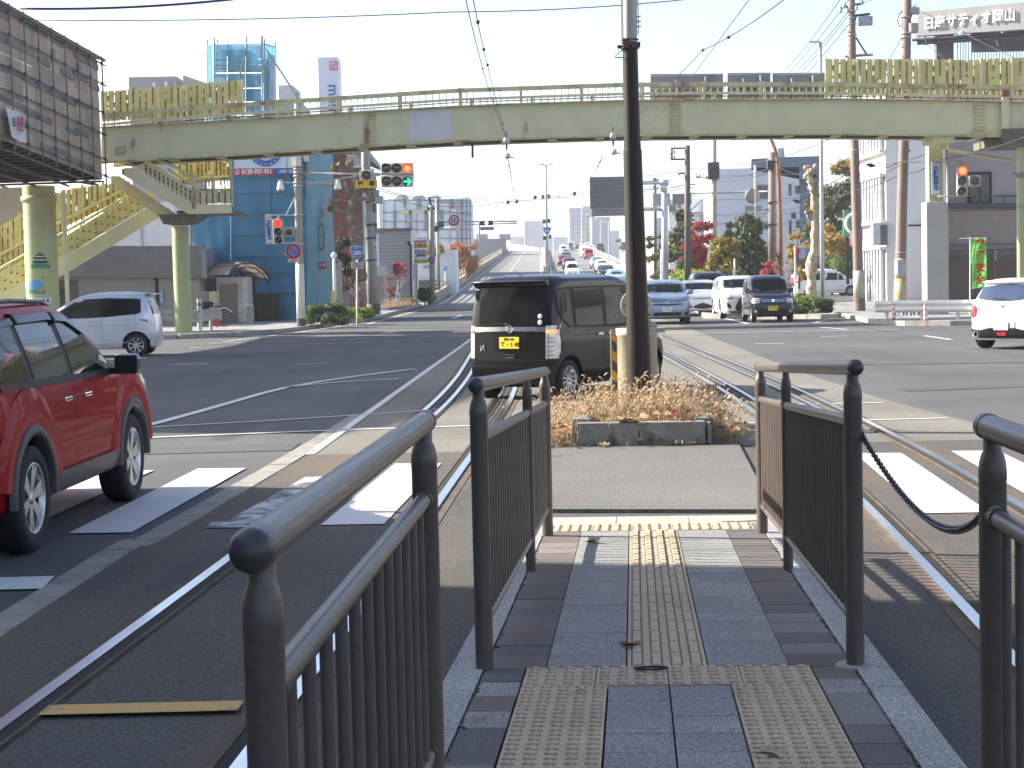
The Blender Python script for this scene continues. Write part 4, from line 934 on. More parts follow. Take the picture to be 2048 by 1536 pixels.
def hatch(L, W, H, hood=.97, hoodx=.55, ws=1.0, kei=False, n=8):
 """rings of a small five-door car: L, W, H; hood height; hood length; how far the screen leans"""
 l, w=L/2, W/2;g=.20
 return[ring(g, -l+.1, l-.12, w*.9, n), ring(g+.06, -l+.02, l-.03, w*.965, n), ring(.45, -l, l, w*.99, n), ring(hood*.68, -l+.01, l-.01, w, n), ring(hood*.84, -l+.02, l-.06, w*.995, n), ring(hood*.94, -l+.03, l-.18, w*.985, n), ring(hood, -l+.04, l-.42*hoodx/.55, w*.975, n), ring(hood+.06, -l+.05, l-hoodx-.25, w*.965, n), ring(hood+.10, -l+.06, l-hoodx-.42, w*.955, n), ring(lerp(hood, H, .45), -l+.12, l-hoodx-.42-.27*ws, w*.92, n), ring(lerp(hood, H, .72), -l+.2, l-hoodx-.42-.52*ws, w*.875, n), ring(H-.12, -l+.27, l-hoodx-.42-.68*ws, w*.83, 7), ring(H-.05, -l+.38, l-hoodx-.42-.86*ws, w*.76, 6), ring(H-.012, -l+.6, l-hoodx-.42-1.1*ws, w*.62, 5), ring(H, -l+.95, l-hoodx-.42-1.35*ws, w*.42, 4)]
def glasshouse(c, H, hood, L, hoodx, W, ws=1.0, sides=(-1, 1), mt=None, rear=True):
 w=W/2;zb=hood+.10;zt=H-.13;mt=mt or M_GLASS
 c.E('windscreen', sym([0, w*.3, w*.6, w*.78], zb+.02, lambda y:zt+.03-.05*(y/w)**2), mt, True, .010)
 if rear:c.E('tailgate_window', sym([0, w*.3, w*.6, w*.74], zb+.03, zt), M_GLASS, False, .010)
 x0=-L/2+.28;x1=L/2-hoodx-.42
 for sd in sides:
  c.S('window_frame', [(x0+.02, zb+.14, zt-.14), (x0+.2, zb+.03, zt-.02), (x0+.8, zb, zt), (x1-.95*ws, zb, zt), (x1-.6*ws, zb, lerp(zb, zt, .78)), (x1-.25*ws, zb, lerp(zb, zt, .34)), (x1+.02, zb, zb+.03)], M_TRIM, sd, .004)
  xm=(x0+x1)/2-.15
  c.S('rear_side_window', [(x0+.25, zb+.05, zt-.04), (x0+.8, zb+.03, zt-.025), (xm-.04, zb+.03, zt-.025)], M_GLASS, sd, .009)
  c.S('front_side_window', [(xm+.04, zb+.03, zt-.025), (x1-.98*ws, zb+.03, zt-.03), (x1-.65*ws, zb+.03, lerp(zb, zt, .76)), (x1-.3*ws, zb+.03, lerp(zb, zt, .34))], M_GLASSG, sd, .009)
M_GRIL=mat('black grille', (.01, .01, .011), .35, var=.1)
M_WIND, N, L, b=newmat('see through windscreen');b.inputs['Base Color'].default_value=(.01, .014, .014, 1);b.inputs['Roughness'].default_value=.03
tr=N.new('ShaderNodeBsdfTransparent');tr.inputs[0].default_value=(.72, .80, .78, 1);mxs=N.new('ShaderNodeMixShader');mxs.inputs[0].default_value=.42
L.new(tr.outputs[0], mxs.inputs[1]);L.new(b.outputs[0], mxs.inputs[2]);L.new(mxs.outputs[0], N['Material Output'].inputs[0])
M_WINDX=mat('windscreen glass', (.018, .026, .03), .04, var=.4, scale=3, spec=.45)
PS=carpaint('silver blue paint', (.27, .33, .44), .6, .3)
rc=Car('silver_blue_car', 'silver blue hatchback waiting head on just right of the dark pole', None, hatch(3.995, 1.695, 1.57, 1.0, .6, 1.25), .295, 2.55, PS)
rc.cabin(1.12, 1.42, 0.92, 0.6)
glasshouse(rc, 1.57, 1.0, 3.995, .6, 1.695, 1.25, mt=M_WIND)
for sd in(-1, 1):
 cl=[(sd*y, a, b)for y, a, b in((.40, .715, .735), (.52, .72, .80), (.64, .735, .86), (.74, .75, .90))]
 rc.E('headlamp', cl, M_HEAD, True, .012, 4);rc.S('headlamp_side', [(1.86, .76, .9), (1.75, .80, .93), (1.6, .87, .95)], M_HEAD, sd, .01, 3)
 rc.E('fog_lamp_recess', [(sd*.58, .33, .36), (sd*.66, .32, .43), (sd*.74, .36, .47)], M_GRIL, True, .012, 3)
 rc.mirror(.82, 1.08, sd, PS, (.1, .2, .15), .12);rc.handle(-.1, .86, sd, PS);rc.handle(-.9, .88, sd, PS)
 rc.S('sill_strip', [(-.9, .22, .27), (0, .22, .27), (.9, .22, .27)], M_TRIM, sd, .005, 2)
rc.E('grille', sym([0, .2, .4, .5], lambda y:.665+.06*y, lambda y:.72+.03*y), M_GRIL, True, .014, 3)
rc.E('grille_bar', sym([0, .2, .4, .52], lambda y:.725+.03*y, lambda y:.745+.03*y), M_CHROME, True, .017, 2)
mb=MB();X=rc.xe(0, .76, True)+.03;mb.tube([(X, cos(k*pi/8)*.07, .765+sin(k*pi/8)*.045)for k in range(16)], .009, 6, True);mb.tube([(X, cos(k*pi/8)*.028, .765+sin(k*pi/8)*.04)for k in range(16)], .007, 6, True);rc.P('emblem', mb, M_CHROME)
rc.E('lower_grille', sym([0, .2, .4, .48], .30, lambda y:.43-.06*max(0, y-.3)), M_GRIL, True, .012, 3);rc.E('chin', sym([0, .3, .6, .7], .21, .25), M_TRIM, True, .012, 2)
rc.plate(0, .535, True, False, '岡山 501', '11-13', .016)
mb=MB()
for a, b in((.05, .62), (-.55, .03)):
 p=Vector((rc.xe(a, 1.13, True)+.02, a, 1.125));q=Vector((rc.xe(b, 1.16, True)+.02, b, 1.15));mb.cyl(p, q, .008, seg=6)
rc.P('wiper', mb, M_TRIM)
rc.E('mirror_inside', [(-.05, 1.38, 1.41), (.06, 1.38, 1.41)], M_TRIM, True, .014, 1)
rc.seams([[(-.30, .3), (-.31, .9), (-.3, 1.1)], [(.75, .3), (.85, .8), (.9, 1.05)], [(1.05, 1.0), (1.6, .95)]], (-1, 1));rc.wheels(spokes=7, rimr=.62)
PK=carpaint('blue black paint', (.014, .017, .024), .3, .25)
wg=Car('black_wagon', 'black upright wagon with a yellow plate waiting head on beside the hedge', None, hatch(3.395, 1.475, 1.65, .98, .42, .75, n=10), .28, 2.46, PK)
wg.cabin(1.1, 1.5, 0.8, 0.55)
glasshouse(wg, 1.65, .98, 3.395, .42, 1.475, .75, mt=M_WIND)
for sd in(-1, 1):
 h=wg.E('headlamp', [(sd*y, .68, .86)for y in(.46, .55, .64, .70)], M_HEAD, True, .014, 4);mb=MB();X=wg.xe(sd*.58, .77, True);mb.lathe([(.001, .03), (.06, .03), (.06, .012)], (X, sd*.58, .77), 'X', 20);wg.P('lamp_lens', mb, M_CHROME, h)
 wg.S('headlamp_side', [(1.62, .69, .85), (1.5, .70, .85)], M_HEAD, sd, .009, 3);wg.mirror(.78, 1.08, sd, PK, (.1, .18, .16), .11);wg.handle(-.1, .88, sd, PK)
 wg.E('fog_lamp', [(sd*.56, .36, .44), (sd*.64, .36, .44)], M_HEAD, True, .012, 2)
wg.E('grille', sym([0, .2, .42], .69, .83), M_GRIL, True, .014, 3);mb=MB()
for z in(.72, .76, .80):wg.end(mb, sym([0, .2, .42], z, z+.016), True, .022, 1)
wg.P('grille_bars', mb, M_CHROME);X=wg.xe(0, .76, True);wg.P('emblem', MB().box((X+.035, 0, .765), (.012, .09, .075), None, .004), M_CHROME)
wg.E('lower_grille', sym([0, .2, .4, .48], .26, .36), M_GRIL, True, .012, 3);wg.E('chin', sym([0, .3, .6], .2, .235), M_TRIM, True, .010, 2)
wg.plate(0, .50, True, True, '岡山 581', '・・30', .016);wg.seams([[(-.28, .3), (-.28, 1.1)], [(.7, .3), (.8, .8), (.82, 1.05)]], (-1, 1));wg.wheels(spokes=5, rimr=.62)
mb=MB();p=Vector((wg.xe(.05, 1.1, True)+.02, .05, 1.1));mb.cyl(p, (wg.xe(.5, 1.12, True)+.02, .5, 1.12), .008, seg=6);mb.cyl((wg.xe(-.5, 1.1, True)+.02, -.5, 1.1), (wg.xe(0, 1.12, True)+.02, 0, 1.12), .008, seg=6);wg.P('wiper', mb, M_TRIM)
PWH=carpaint('white car paint', (.80, .80, .80), 0, .25)
nx=Car('white_crossover', 'white crossover with a black hourglass grille, half hidden by the black wagon', None, hatch(4.5, 1.845, 1.645, 1.06, .85, 1.2), .36, 2.66, PWH)
nx.cabin(1.18, 1.5, 0.92, 0.66)
glasshouse(nx, 1.645, 1.06, 4.5, .85, 1.845, 1.2, mt=M_WIND)
nx.E('grille', sym([0, .12, .25, .33, .40], lambda y:.30 if y<.36 else .38, lambda y:.86 if y<.2 else .86-(y-.2)*1.9), M_GRIL, True, .014, 6)
mb=MB()
for i in range(7):nx.end(mb, sym([0, .1, .22+.1*abs(i-3)/3], .36+i*.07, .372+i*.07), True, .02, 1)
nx.P('grille_bars', mb, mat('dark chrome', (.2, .2, .21), .2, .9))
for sd in(-1, 1):
 nx.E('grille_edge', [(sd*.40, .30, .34), (sd*.30, .56, .60), (sd*.42, .86, .89)], M_CHROME, True, .018, 2)
 nx.E('headlamp', [(sd*y, a, b)for y, a, b in((.46, .80, .86), (.6, .80, .93), (.75, .83, .97), (.84, .86, .98))], M_HEAD, True, .012, 3);mb=MB();nx.end(mb, [(sd*y, .775, .80)for y in(.48, .6, .72, .8)], True, .014, 1);nx.P('day_light', mb, M_TRIM)
 nx.E('fog_lamp_recess', [(sd*.56, .40, .48), (sd*.64, .42, .60), (sd*.72, .48, .64)], M_GRIL, True, .012, 3);nx.mirror(.75, 1.15, sd, PWH, (.11, .22, .16), .13)
nx.E('chin', sym([0, .3, .6, .75], .22, .30), mat('grey cladding', (.045, .047, .055), .45), True, .012, 2);nx.seams([[(-.3, .35), (-.3, 1.15)], [(.8, .3), (.9, .8), (.95, 1.1)]], (-1, 1));nx.wheels(spokes=5, rimr=.68)
ch=Car('white_hatchback', 'low white hatchback in the queue between the black minivan and the white crossover', None, hatch(4.1, 1.76, 1.5, .98, .8, 1.3), .32, 2.6, PWH)
ch.cabin(1.1, 1.36, 0.8, 0.62)
glasshouse(ch, 1.5, .98, 4.1, .8, 1.76, 1.3, mt=M_WIND)
for sd in(-1, 1):
 ch.E('headlamp', [(sd*y, a, b)for y, a, b in((.44, .74, .79), (.6, .75, .85), (.78, .78, .9))], M_HEAD, True, .012, 3);ch.E('corner_intake', [(sd*.46, .34, .40), (sd*.58, .32, .56), (sd*.72, .40, .60)], M_GRIL, True, .012, 3);ch.mirror(.72, 1.07, sd, PWH, (.1, .2, .14), .13)
ch.E('lower_grille', sym([0, .2, .38], lambda y:.30+.1*y, lambda y:.56-.35*y), M_GRIL, True, .012, 3);ch.E('grille', sym([0, .3, .42], .72, .75), M_GRIL, True, .014, 2);ch.wheels(spokes=5, rimr=.66)
PBM=carpaint('dark green black paint', (.018, .022, .024), .3, .25)
mv=Car('black_minivan', 'tall black minivan in the queue behind the silver blue hatchback', None, hatch(4.6, 1.75, 1.86, 1.08, .6, 1.0, n=9), .32, 2.85, PBM)
glasshouse(mv, 1.86, 1.08, 4.6, .6, 1.75, 1.0, mt=M_WIND)
for sd in(-1, 1):
 mv.E('headlamp', [(sd*y, .74, .9)for y in(.5, .64, .8)], M_HEAD, True, .012, 3);mv.mirror(.95, 1.15, sd, M_CHROME, (.1, .2, .18), .13);mv.S('chrome_sill', [(-1, .36, .40), (1.0, .36, .40)], M_CHROME, sd, .008, 1)
mv.E('grille', sym([0, .25, .46], .62, .88), M_CHROME, True, .014, 3);mv.E('lower_grille', sym([0, .3, .6], .3, .45), M_GRIL, True, .012, 3);mv.wheels(spokes=10, rimr=.68)
al=Car('white_minivan', 'long white minivan with red tail lamps crossing behind the bare tree trunk', None, hatch(4.95, 1.85, 1.93, 1.1, .55, 1.35, n=9), .34, 3.0, PWH)
for sd in(-1, ):
 al.S('window_frame', [(-2.1, 1.2, 1.66), (-1.9, 1.15, 1.74), (-.4, 1.13, 1.77), (.5, 1.12, 1.74), (.9, 1.12, 1.55), (1.35, 1.13, 1.3), (1.6, 1.14, 1.18)], M_GLASS, sd, .006, 5)
 mb=MB();al.side(mb, [(-.62, 1.05, 1.2), (-.45, 1.1, 1.5), (-.3, 1.2, 1.80), (-.2, 1.4, 1.8)], sd, .012, 3);al.side(mb, [(.55, 1.1, 1.75), (.62, 1.1, 1.72)], sd, .012, 3);al.P('white_pillar', mb, PWH)
 al.S('tail_lamp', [(-2.40, .95, 1.3), (-2.3, .98, 1.42), (-2.12, 1.05, 1.4), (-1.9, 1.2, 1.3)], M_TAIL, sd, .012, 4);al.S('chrome_sill', [(-1.1, .38, .42), (1.1, .38, .42)], M_CHROME, sd, .008, 1)
 al.handle(-.3, 1.0, sd, M_CHROME);al.handle(.35, 1.0, sd, M_CHROME);al.mirror(1.35, 1.2, sd, PWH)
al.E('windscreen', sym([0, .4, .7], 1.22, 1.78), M_GLASS, True, .01);al.E('tail_lamp_rear', sym([.5, .7, .85], .95, 1.4), M_TAIL, False, .01, 3)
al.seams([[(-.58, .4), (-.58, 1.1)], [(.58, .4), (.6, 1.1)]], (-1, ));al.wheels(spokes=10, rimr=.68)
sw=Car('white_sport_hatch', 'white hatchback with twin exhausts driving away at the right edge of the view', None, [ring(.20, -1.80, 1.85, .76, 8), ring(.27, -1.89, 1.93, .835, 8), ring(.45, -1.925, 1.945, .86, 7), ring(.66, -1.92, 1.94, .867, 7), ring(.85, -1.89, 1.88, .86, 7), ring(.95, -1.86, 1.6, .845, 7), ring(1.02, -1.83, 1.2, .815, 7), ring(1.10, -1.78, .85, .78, 7), ring(1.25, -1.66, .5, .725, 7), ring(1.38, -1.53, .2, .67, 7), ring(1.45, -1.44, .0, .62, 6), ring(1.485, -1.25, -.2, .53, 6), ring(1.50, -.95, -.45, .4, 5)], .31, 2.45, PWH)
sw.E('tailgate_window', sym([0, .2, .4, .55, .62], lambda y:1.02+.06*(y/.6)**2, lambda y:1.37-.05*(y/.6)**2), mat('blue tailgate glass', (.03, .05, .10), .05, coat=1.0), False, .012)
for sd in(-1, 1):
 cl=[(sd*y, a, b)for y, a, b in((.60, .70, .90), (.68, .68, .96), (.76, .68, 1.0), (.82, .70, .98))]
 sw.E('tail_lamp', cl, M_TAIL, False, .016, 4);sw.S('tail_lamp_side', [(-1.75, .70, 1.0), (-1.62, .76, 1.0), (-1.52, .86, .97)], M_TAIL, sd, .012, 3)
 mb=MB();X=sw.xe(sd*.60, .34, False);mb.lathe([(.045, .06), (.05, -.02), (.058, -.025), (.062, .06)], (X-.02, sd*.60, .33), 'X', 20);mb.lathe([(.001, .05), (.046, .05)], (X-.02, sd*.60, .33), 'X', 20);sw.P('exhaust', mb, M_CHROME)
 sw.S('side_window', [(-1.35, 1.08, 1.25), (-1.1, 1.05, 1.33), (-.2, 1.03, 1.36), (.2, 1.03, 1.2), (.5, 1.03, 1.08)], M_GLASS, sd, .008)
 sw.mirror(.5, 1.02, sd, PWH)
sw.E('diffuser', sym([0, .3, .5, .68, .78], lambda y:.24 if y<.6 else .25+(y-.6)*.2, lambda y:.46 if y<.38 else .40+(y-.38)*.12), M_TRIM, False, .02, 4)
sw.E('plate_recess', sym([0, .2, .30], .42, .60), mat('grey bumper', (.42, .42, .43), .4), False, .010, 3)
sw.plate(0, .50, False, False, '', '', .026);sw.E('fog_lamp', [(-.10, .30, .37), (.10, .30, .37)], M_TAIL, False, .034, 2)
sw.E('high_stop_lamp', [(-.1, 1.40, 1.415), (.1, 1.40, 1.415)], M_TAIL, False, .04, 1)
mb=MB();mb.grid([[(-1.40, y, 1.455), (-1.58-.04*(1-abs(y)/.6), y, 1.43), (-1.58-.03*(1-abs(y)/.6), y, 1.405), (-1.5, y, 1.375)]for y in[i*.1 for i in range(-6, 7)]]);sw.P('roof_spoiler', mb, PWH)
mb=MB();X=sw.xe(0, .92, False)-.012;mb.box((X, 0, .915), (.012, .09, .07), None, .004);sw.P('emblem', mb, M_CHROME);sw.E('wiper', [(-.03, 1.06, 1.075), (.25, 1.085, 1.1)], M_TRIM, False, .03, 1)
sw.wheels(spokes=10, rimr=.7)
def heading(deg):a=radians(deg);return sin(a), cos(a)
def place_corner(c, lx, ly, X, Y, deg):
 """put the car so that its own point (lx, ly) stands over (X, Y)"""
 hx, hy=heading(deg);px, py=X-(lx*hx-ly*hy), Y-(lx*hy+ly*hx)
 c.place(px, py, hx, hy)
NBD=32.5;p=A(1107, 700, 23.6);place_corner(nb, -1.70, -.72, p.x, p.y, NBD)
p=G(268, 1000);place_corner(rd, 1.315, -.88, p.x, p.y, 1.5)
p=G(273, 713);place_corner(ek, -1.215, .72, p.x, p.y, -92)
p=G(1335, 649);place_corner(rc, 1.9, 0, p.x, p.y, 181.5)
p=G(1546, 645);place_corner(wg, 1.6, 0, p.x, p.y, 181)
p=G(1496, 638);place_corner(nx, 2.2, 0, p.x, p.y+.5, 181)
p=G(1440, 631);place_corner(ch, 2.0, 0, p.x-.7, p.y, 182)
p=A(1424, 600, 80);place_corner(mv, 2.2, 0, p.x, p.y, 182)
p=A(1652, 580, 121);place_corner(al, 0, 0, p.x, p.y, 82)
p=A(2003, 640, 35.6);place_corner(sw, -1.92, 0, p.x, p.y, 44)
M_JK=[M_DARKCL, mat('grey jacket', (.16, .16, .17), .85), mat('olive jacket', (.12, .12, .07), .85), mat('white shirt', (.6, .6, .58), .8)]
bpy.context.view_layer.update()
for c_, lb, k, mk in((rc, 'driver in an olive jacket behind the windscreen of the silver blue hatchback', 2, False), (wg, 'driver in a grey jacket behind the windscreen of the black upright wagon', 1, False), (nx, 'masked driver in dark clothes in the white crossover', 0, True), (ch, 'driver in a white shirt in the low white hatchback', 3, False)):c_.driver(lb, M_JK[k], mk)
def zr(d):
 if d<105:return 0.0
 if d<135:return .03*(d-105)**2/60
 if d<380:return .03*(d-120)
 return 7.8+.03*(d-380)-.00025*(d-380)**2
def far_car(name, sl, H, hood, L, hoodx, W, ws, wr, wb, label):
 c=Car(name, label, 'cars queuing on the overpass', sl, wr, wb, PWH, False)
 w=W/2
 c.E('windscreen', sym([0, w*.4, w*.78], hood+.12, H-.1), M_GLASS, True, .012, 3)
 for sd in(-1, 1):
  c.S('side_window', [(-L/2+.5, hood+.14, H-.17), (L/2-hoodx-1.2*ws, hood+.12, H-.16), (L/2-hoodx-.6, hood+.1, hood+.25)], M_GLASS, sd, .01, 2)
  c.E('headlamp', [(sd*w*.6, hood*.72, hood*.86), (sd*w*.95, hood*.74, hood*.9)], M_HEAD, True, .014, 2)
 c.E('grille', sym([0, w*.5], hood*.35, hood*.62), M_GRIL, True, .012, 2)
 c.E('number_plate', [(-.17, .5, .66), (.17, .5, .66)], M_PLATEW, True, .022, 1)
 for x in(-wb/2, wb/2):
  for sd in(-1, 1):c.P('wheel', MB().cyl((x, sd*(w-.2), wr), (x, sd*(w+.01), wr), wr, seg=18), M_TYRE)
 return c.root
kinds={'k':(far_car('queuing_van', hatch(3.395, 1.475, 1.76, .98, .40, .7, n=10), 1.76, .98, 3.395, .40, 1.475, .7, .28, 2.46, ''), 1.76), 'h':(far_car('queuing_car', hatch(3.995, 1.695, 1.52, .96, .7, 1.2), 1.52, .96, 3.995, .7, 1.695, 1.2, .3, 2.5, ''), 1.52), 's':(far_car('queuing_saloon', hatch(4.5, 1.76, 1.46, .94, .95, 1.3), 1.46, .94, 4.5, .95, 1.76, 1.3, .32, 2.65, ''), 1.46), 'v':(far_car('queuing_minivan', hatch(4.7, 1.72, 1.86, 1.08, .55, 1.1, n=9), 1.86, 1.08, 4.7, .55, 1.72, 1.1, .32, 2.8, ''), 1.86)}
cpt={'white':PWH, 'silver':carpaint('silver paint', (.5, .53, .56), .6, .3), 'plum':carpaint('plum paint', (.12, .03, .06), .3, .3), 'dark red':carpaint('dark red paint', (.2, .01, .02), .2, .3), 'teal':carpaint('teal paint', (.05, .12, .14), .3, .3), 'light blue':carpaint('light blue paint', (.35, .5, .58), .3, .3), 'black':PBM, 'red':carpaint('bright red paint', (.42, .01, .04), .2, .3), 'cream':carpaint('cream paint', (.62, .58, .48), 0, .3), 'grey':carpaint('grey paint', (.14, .15, .17), .4, .3)}
queue=[('k', 'white', 1144, 522, 'white box van leading the left lane of the overpass queue'), ('h', 'plum', 1138, 514, 'plum hatchback just behind the leading white van on the overpass'), ('h', 'dark red', 1127, 509.5, 'dark red hatchback in the left overpass lane behind the plum one'), ('h', 'teal', 1132, 503, 'dark teal hatchback in the left overpass lane behind the dark red one'), ('h', 'light blue', 1132, 497, 'pale blue hatchback halfway up the left overpass lane'), ('v', 'white', 1127, 489.5, 'white minivan in the left overpass lane behind the pale blue hatchback'), ('k', 'silver', 1130, 486.5, 'silver box van high in the left overpass lane'), ('v', 'grey', 1139, 484.5, 'grey minivan near the crest in the left overpass lane'), ('v', 'cream', 1143, 481, 'cream minivan at the crest of the overpass, left lane'), ('h', 'teal', 1159, 484, 'small teal car far off at the crest between the lanes'), ('s', 'light blue', 1232, 538, 'pale blue saloon leading the right overpass lane, just over the van roof'), ('s', 'black', 1211, 529, 'black saloon in the right overpass lane ahead of two white saloons'), ('s', 'white', 1204, 518, 'white saloon close behind the black saloon on the overpass'), ('s', 'silver', 1194, 513, 'silver saloon behind the white saloon on the overpass'), ('k', 'red', 1177, 497, 'bright red box van alone in the right overpass lane'), ('v', 'white', 1170, 493, 'white minivan right behind the bright red box van'), ('h', 'white', 1182, 489, 'white hatchback far up the right overpass lane'), ('v', 'cream', 1176, 485, 'cream minivan far up the right overpass lane'), ('h', 'grey', 1190, 484, 'grey hatchback at the crest by the right parapet'), ('v', 'black', 1200, 486, 'black minivan by the right parapet near the crest')]
used=set()
for kd, colr, px, py, lb in queue:
 root, H=kinds[kd];d=130.0
 best=min(range(125, 420), key=lambda q:abs(A(px, py, q).z-(zr(q)+H)))
 d=float(best);X=A(px, py, d).x
 if kd in used:r=dup(root, label=lb)
 else:r=root;r['label']=lb;used.add(kd)
 r.location=(X, d, zr(d)-.02);r.rotation_euler=(0, radians(1.7), math.atan2(-1, -.02))
 for ch_ in r.children:
  if ch_.name.startswith('body'):
   ch_.material_slots[0].link='OBJECT';ch_.material_slots[0].material=cpt[colr]
# ================================================================== FOOTBRIDGE
RUST=(0.17, 0.065, 0.03)
M_CREAM=mat('pale yellow bridge paint', (0.60, 0.57, 0.35), 0.6, var=0.07, scale=1.2, stain=RUST, stain_amt=(0.64, 0.76), stain_scale=1.6, streak=3.5, fine=0.06, fscale=40)
M_CREAMR=mat('rusty yellow bridge paint', (0.55, 0.50, 0.27), 0.65, var=0.12, scale=2, stain=(0.26, 0.10, 0.05), stain_amt=(0.50, 0.66), stain_scale=1.5, streak=2.0, fine=0.1, fscale=40)
M_YEL=mat('yellow panel paint', (0.60, 0.55, 0.22), 0.6, var=0.1, scale=1.5, stain=RUST, stain_amt=(0.66, 0.78), stain_scale=2.2, streak=5)
M_RUSTY=mat('rust', (0.22, 0.09, 0.05), 0.85, var=0.35, scale=6)
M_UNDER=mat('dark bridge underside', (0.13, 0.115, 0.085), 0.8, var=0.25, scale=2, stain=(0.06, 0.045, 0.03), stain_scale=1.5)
BY=57.5;BW=1.75
TOP=[(150, 262), (207, 254), (480, 239), (760, 220.5), (912, 212), (1030, 207), (1245, 200.5), (1400, 199), (1650, 197), (1950, 200.5), (2060, 204), (2300, 214)]
def bz(px, off=0.0, Y=BY):return A(px, interp(TOP, px)+off, Y)
def girder(Y, y0, y1, mt, name, parent, inv, px0=203, px1=2230, th=0.03):
 mb=MB();n=60;a, b=[], []
 for i in range(n+1):
  px=lerp(px0, px1, i/n);p, q=bz(px, y0), bz(px, y1);p.y=q.y=Y;a.append(p);b.append(q)
 d=Vector((0, th, 0))
 mb.grid([a, [p+d for p in a], [p+d for p in b], b, a], False)
 return obj(name, mb.xf(inv), mt, parent)
br=thing('footbridge', 'pale yellow rusty steel footbridge arching over the whole crossing', 'footbridge', bz(207, 72));inv=Matrix.Translation(-br.location)
def BP(name, mb, mt, parent=br):return obj(name, mb.xf(inv), mt, parent)
girder(BY, 2, 70, M_CREAM, 'front_girder', br, inv);girder(BY+BW, 2, 70, M_CREAM, 'rear_girder', br, inv)
def flange(Y, off, half, th, mt, name, px0=203, px1=2230):
 mb=MB();a, b=[], []
 for i in range(61):
  p=bz(lerp(px0, px1, i/60), off);p.y=Y;a.append(p)
 h=Vector((0, half, 0));t=Vector((0, 0, -th))
 mb.grid([[p-h for p in a], [p+h for p in a], [p+h+t for p in a], [p-h+t for p in a], [p-h for p in a]], False)
 return BP(name, mb, mt)
flange(BY-.02, 0, .16, .035, M_CREAMR, 'top_flange');flange(BY-.02, 70, .2, .04, M_CREAMR, 'bottom_flange');flange(BY+BW, 70, .15, .04, M_CREAM, 'bottom_flange')
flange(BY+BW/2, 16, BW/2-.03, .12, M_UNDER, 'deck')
mb=MB()
for k in range(22):
 px=250+k*95;p=bz(px, 62);q=bz(px, 75);p.y=q.y=BY+BW/2;mb.box((p+q)/2+Vector((0, -.09, 0)), (.3, BW-.36, abs(p.z-q.z)))
BP('cross_beams', mb, M_CREAM)
flange(BY+BW*.35, 68, .10, .12, M_UNDER, 'pipe', 240, 2230)
def rivets(mb, px0, px1, y0, y1, nx, ny, Y=BY-.03, r=.017):
 for i in range(nx):
  for j in range(ny):
   px=lerp(px0, px1, (i+.5)/nx);p=bz(px, lerp(y0, y1, (j+.5)/ny));p.y=Y
   mb.lathe([(r, .012), (r, 0), (r*.6, -.008), (.001, -.009)], p, 'Y', 6)
for px in(740, 1350, 1958):
 mb=MB();a=[bz(px-12.5, 4), bz(px+12.5, 4), bz(px+12.5, 66), bz(px-12.5, 66)]
 for p in a:p.y=BY-.016
 mb.prism(a, (0, .014, 0));f=[bz(px-19, 66.5), bz(px+19, 66.5), bz(px+19, 70), bz(px-19, 70)]
 for p in f:p.y=BY-.24
 mb.prism(f, (0, .2, 0));s_=BP('splice_plate', mb, M_CREAMR)
 mb=MB();rivets(mb, px-11, px+11, 7, 64, 4, 8);rivets(mb, px-19, px+19, 68, 69, 8, 1, BY-.245, .014);rivets(mb, px-19, px+19, -2, -1, 8, 1, BY-.17, .02);obj('rivets', mb.xf(inv), M_RUSTY, s_)
mb=MB();a=[bz(818, 5), bz(903, 5), bz(903, 66), bz(818, 66)]
for p in a:p.y=BY-.012
BP('repainted_patch', mb.prism(a, (0, .01, 0)), mat('repaint grey', (0.58, 0.56, 0.57), 0.55, var=0.05))
mb=MB();a=[bz(232, 43), bz(251, 42), bz(251, 56), bz(232, 57)]
for p in a:p.y=BY-.012
pt=BP('maker_plate', mb.prism(a, (0, .01, 0)), M_CREAM);mb=MB()
for i in range(4):
 p, q=a[i], a[(i+1)%4];mb.cyl(p-Vector((0, .004, 0)), q-Vector((0, .004, 0)), .012, seg=6)
for j in range(3):p=a[0].lerp(a[3], .25+j*.25);q=a[1].lerp(a[2], .25+j*.25);mb.cyl(p.lerp(q, .2)-Vector((0, .003, 0)), p.lerp(q, .8)-Vector((0, .003, 0)), .009, seg=5)
obj('rust_edge', mb.xf(inv), M_RUSTY, pt)
mb=MB();
for px, w_, y0, y1 in((2008, 6, -8, 72), ):p, q=bz(px, y0), bz(px, y1);mb.box(((p.x+q.x)/2, BY-.12, (p.z+q.z)/2), (.24, .2, p.z-q.z), None, .03)
BP('joint_tube', mb, M_CREAM);mb=MB();p=bz(2008, -15);mb.box(p+Vector((0, -.1, 0)), (.22, .25, .2));BP('joint_cap', mb, M_RUSTY)
def raily(px):return interp([(203, 228), (300, 219), (483, 205), (912, 177), (1245, 165.5), (1400, 164), (1650, 164), (2060, 171), (2230, 177)], px)
def rail_strip(name, off0, off1, px0, px1, Y, mt, th=.06, base=raily):
 mb=MB();a, b=[], []
 for i in range(50):
  px=lerp(px0, px1, i/49);p, q=A(px, base(px)+off0, Y), A(px, base(px)+off1, Y);a.append(p);b.append(q)
 d=Vector((0, th, 0));mb.grid([a, [p+d for p in a], [p+d for p in b], b, a], False);return BP(name, mb, mt)
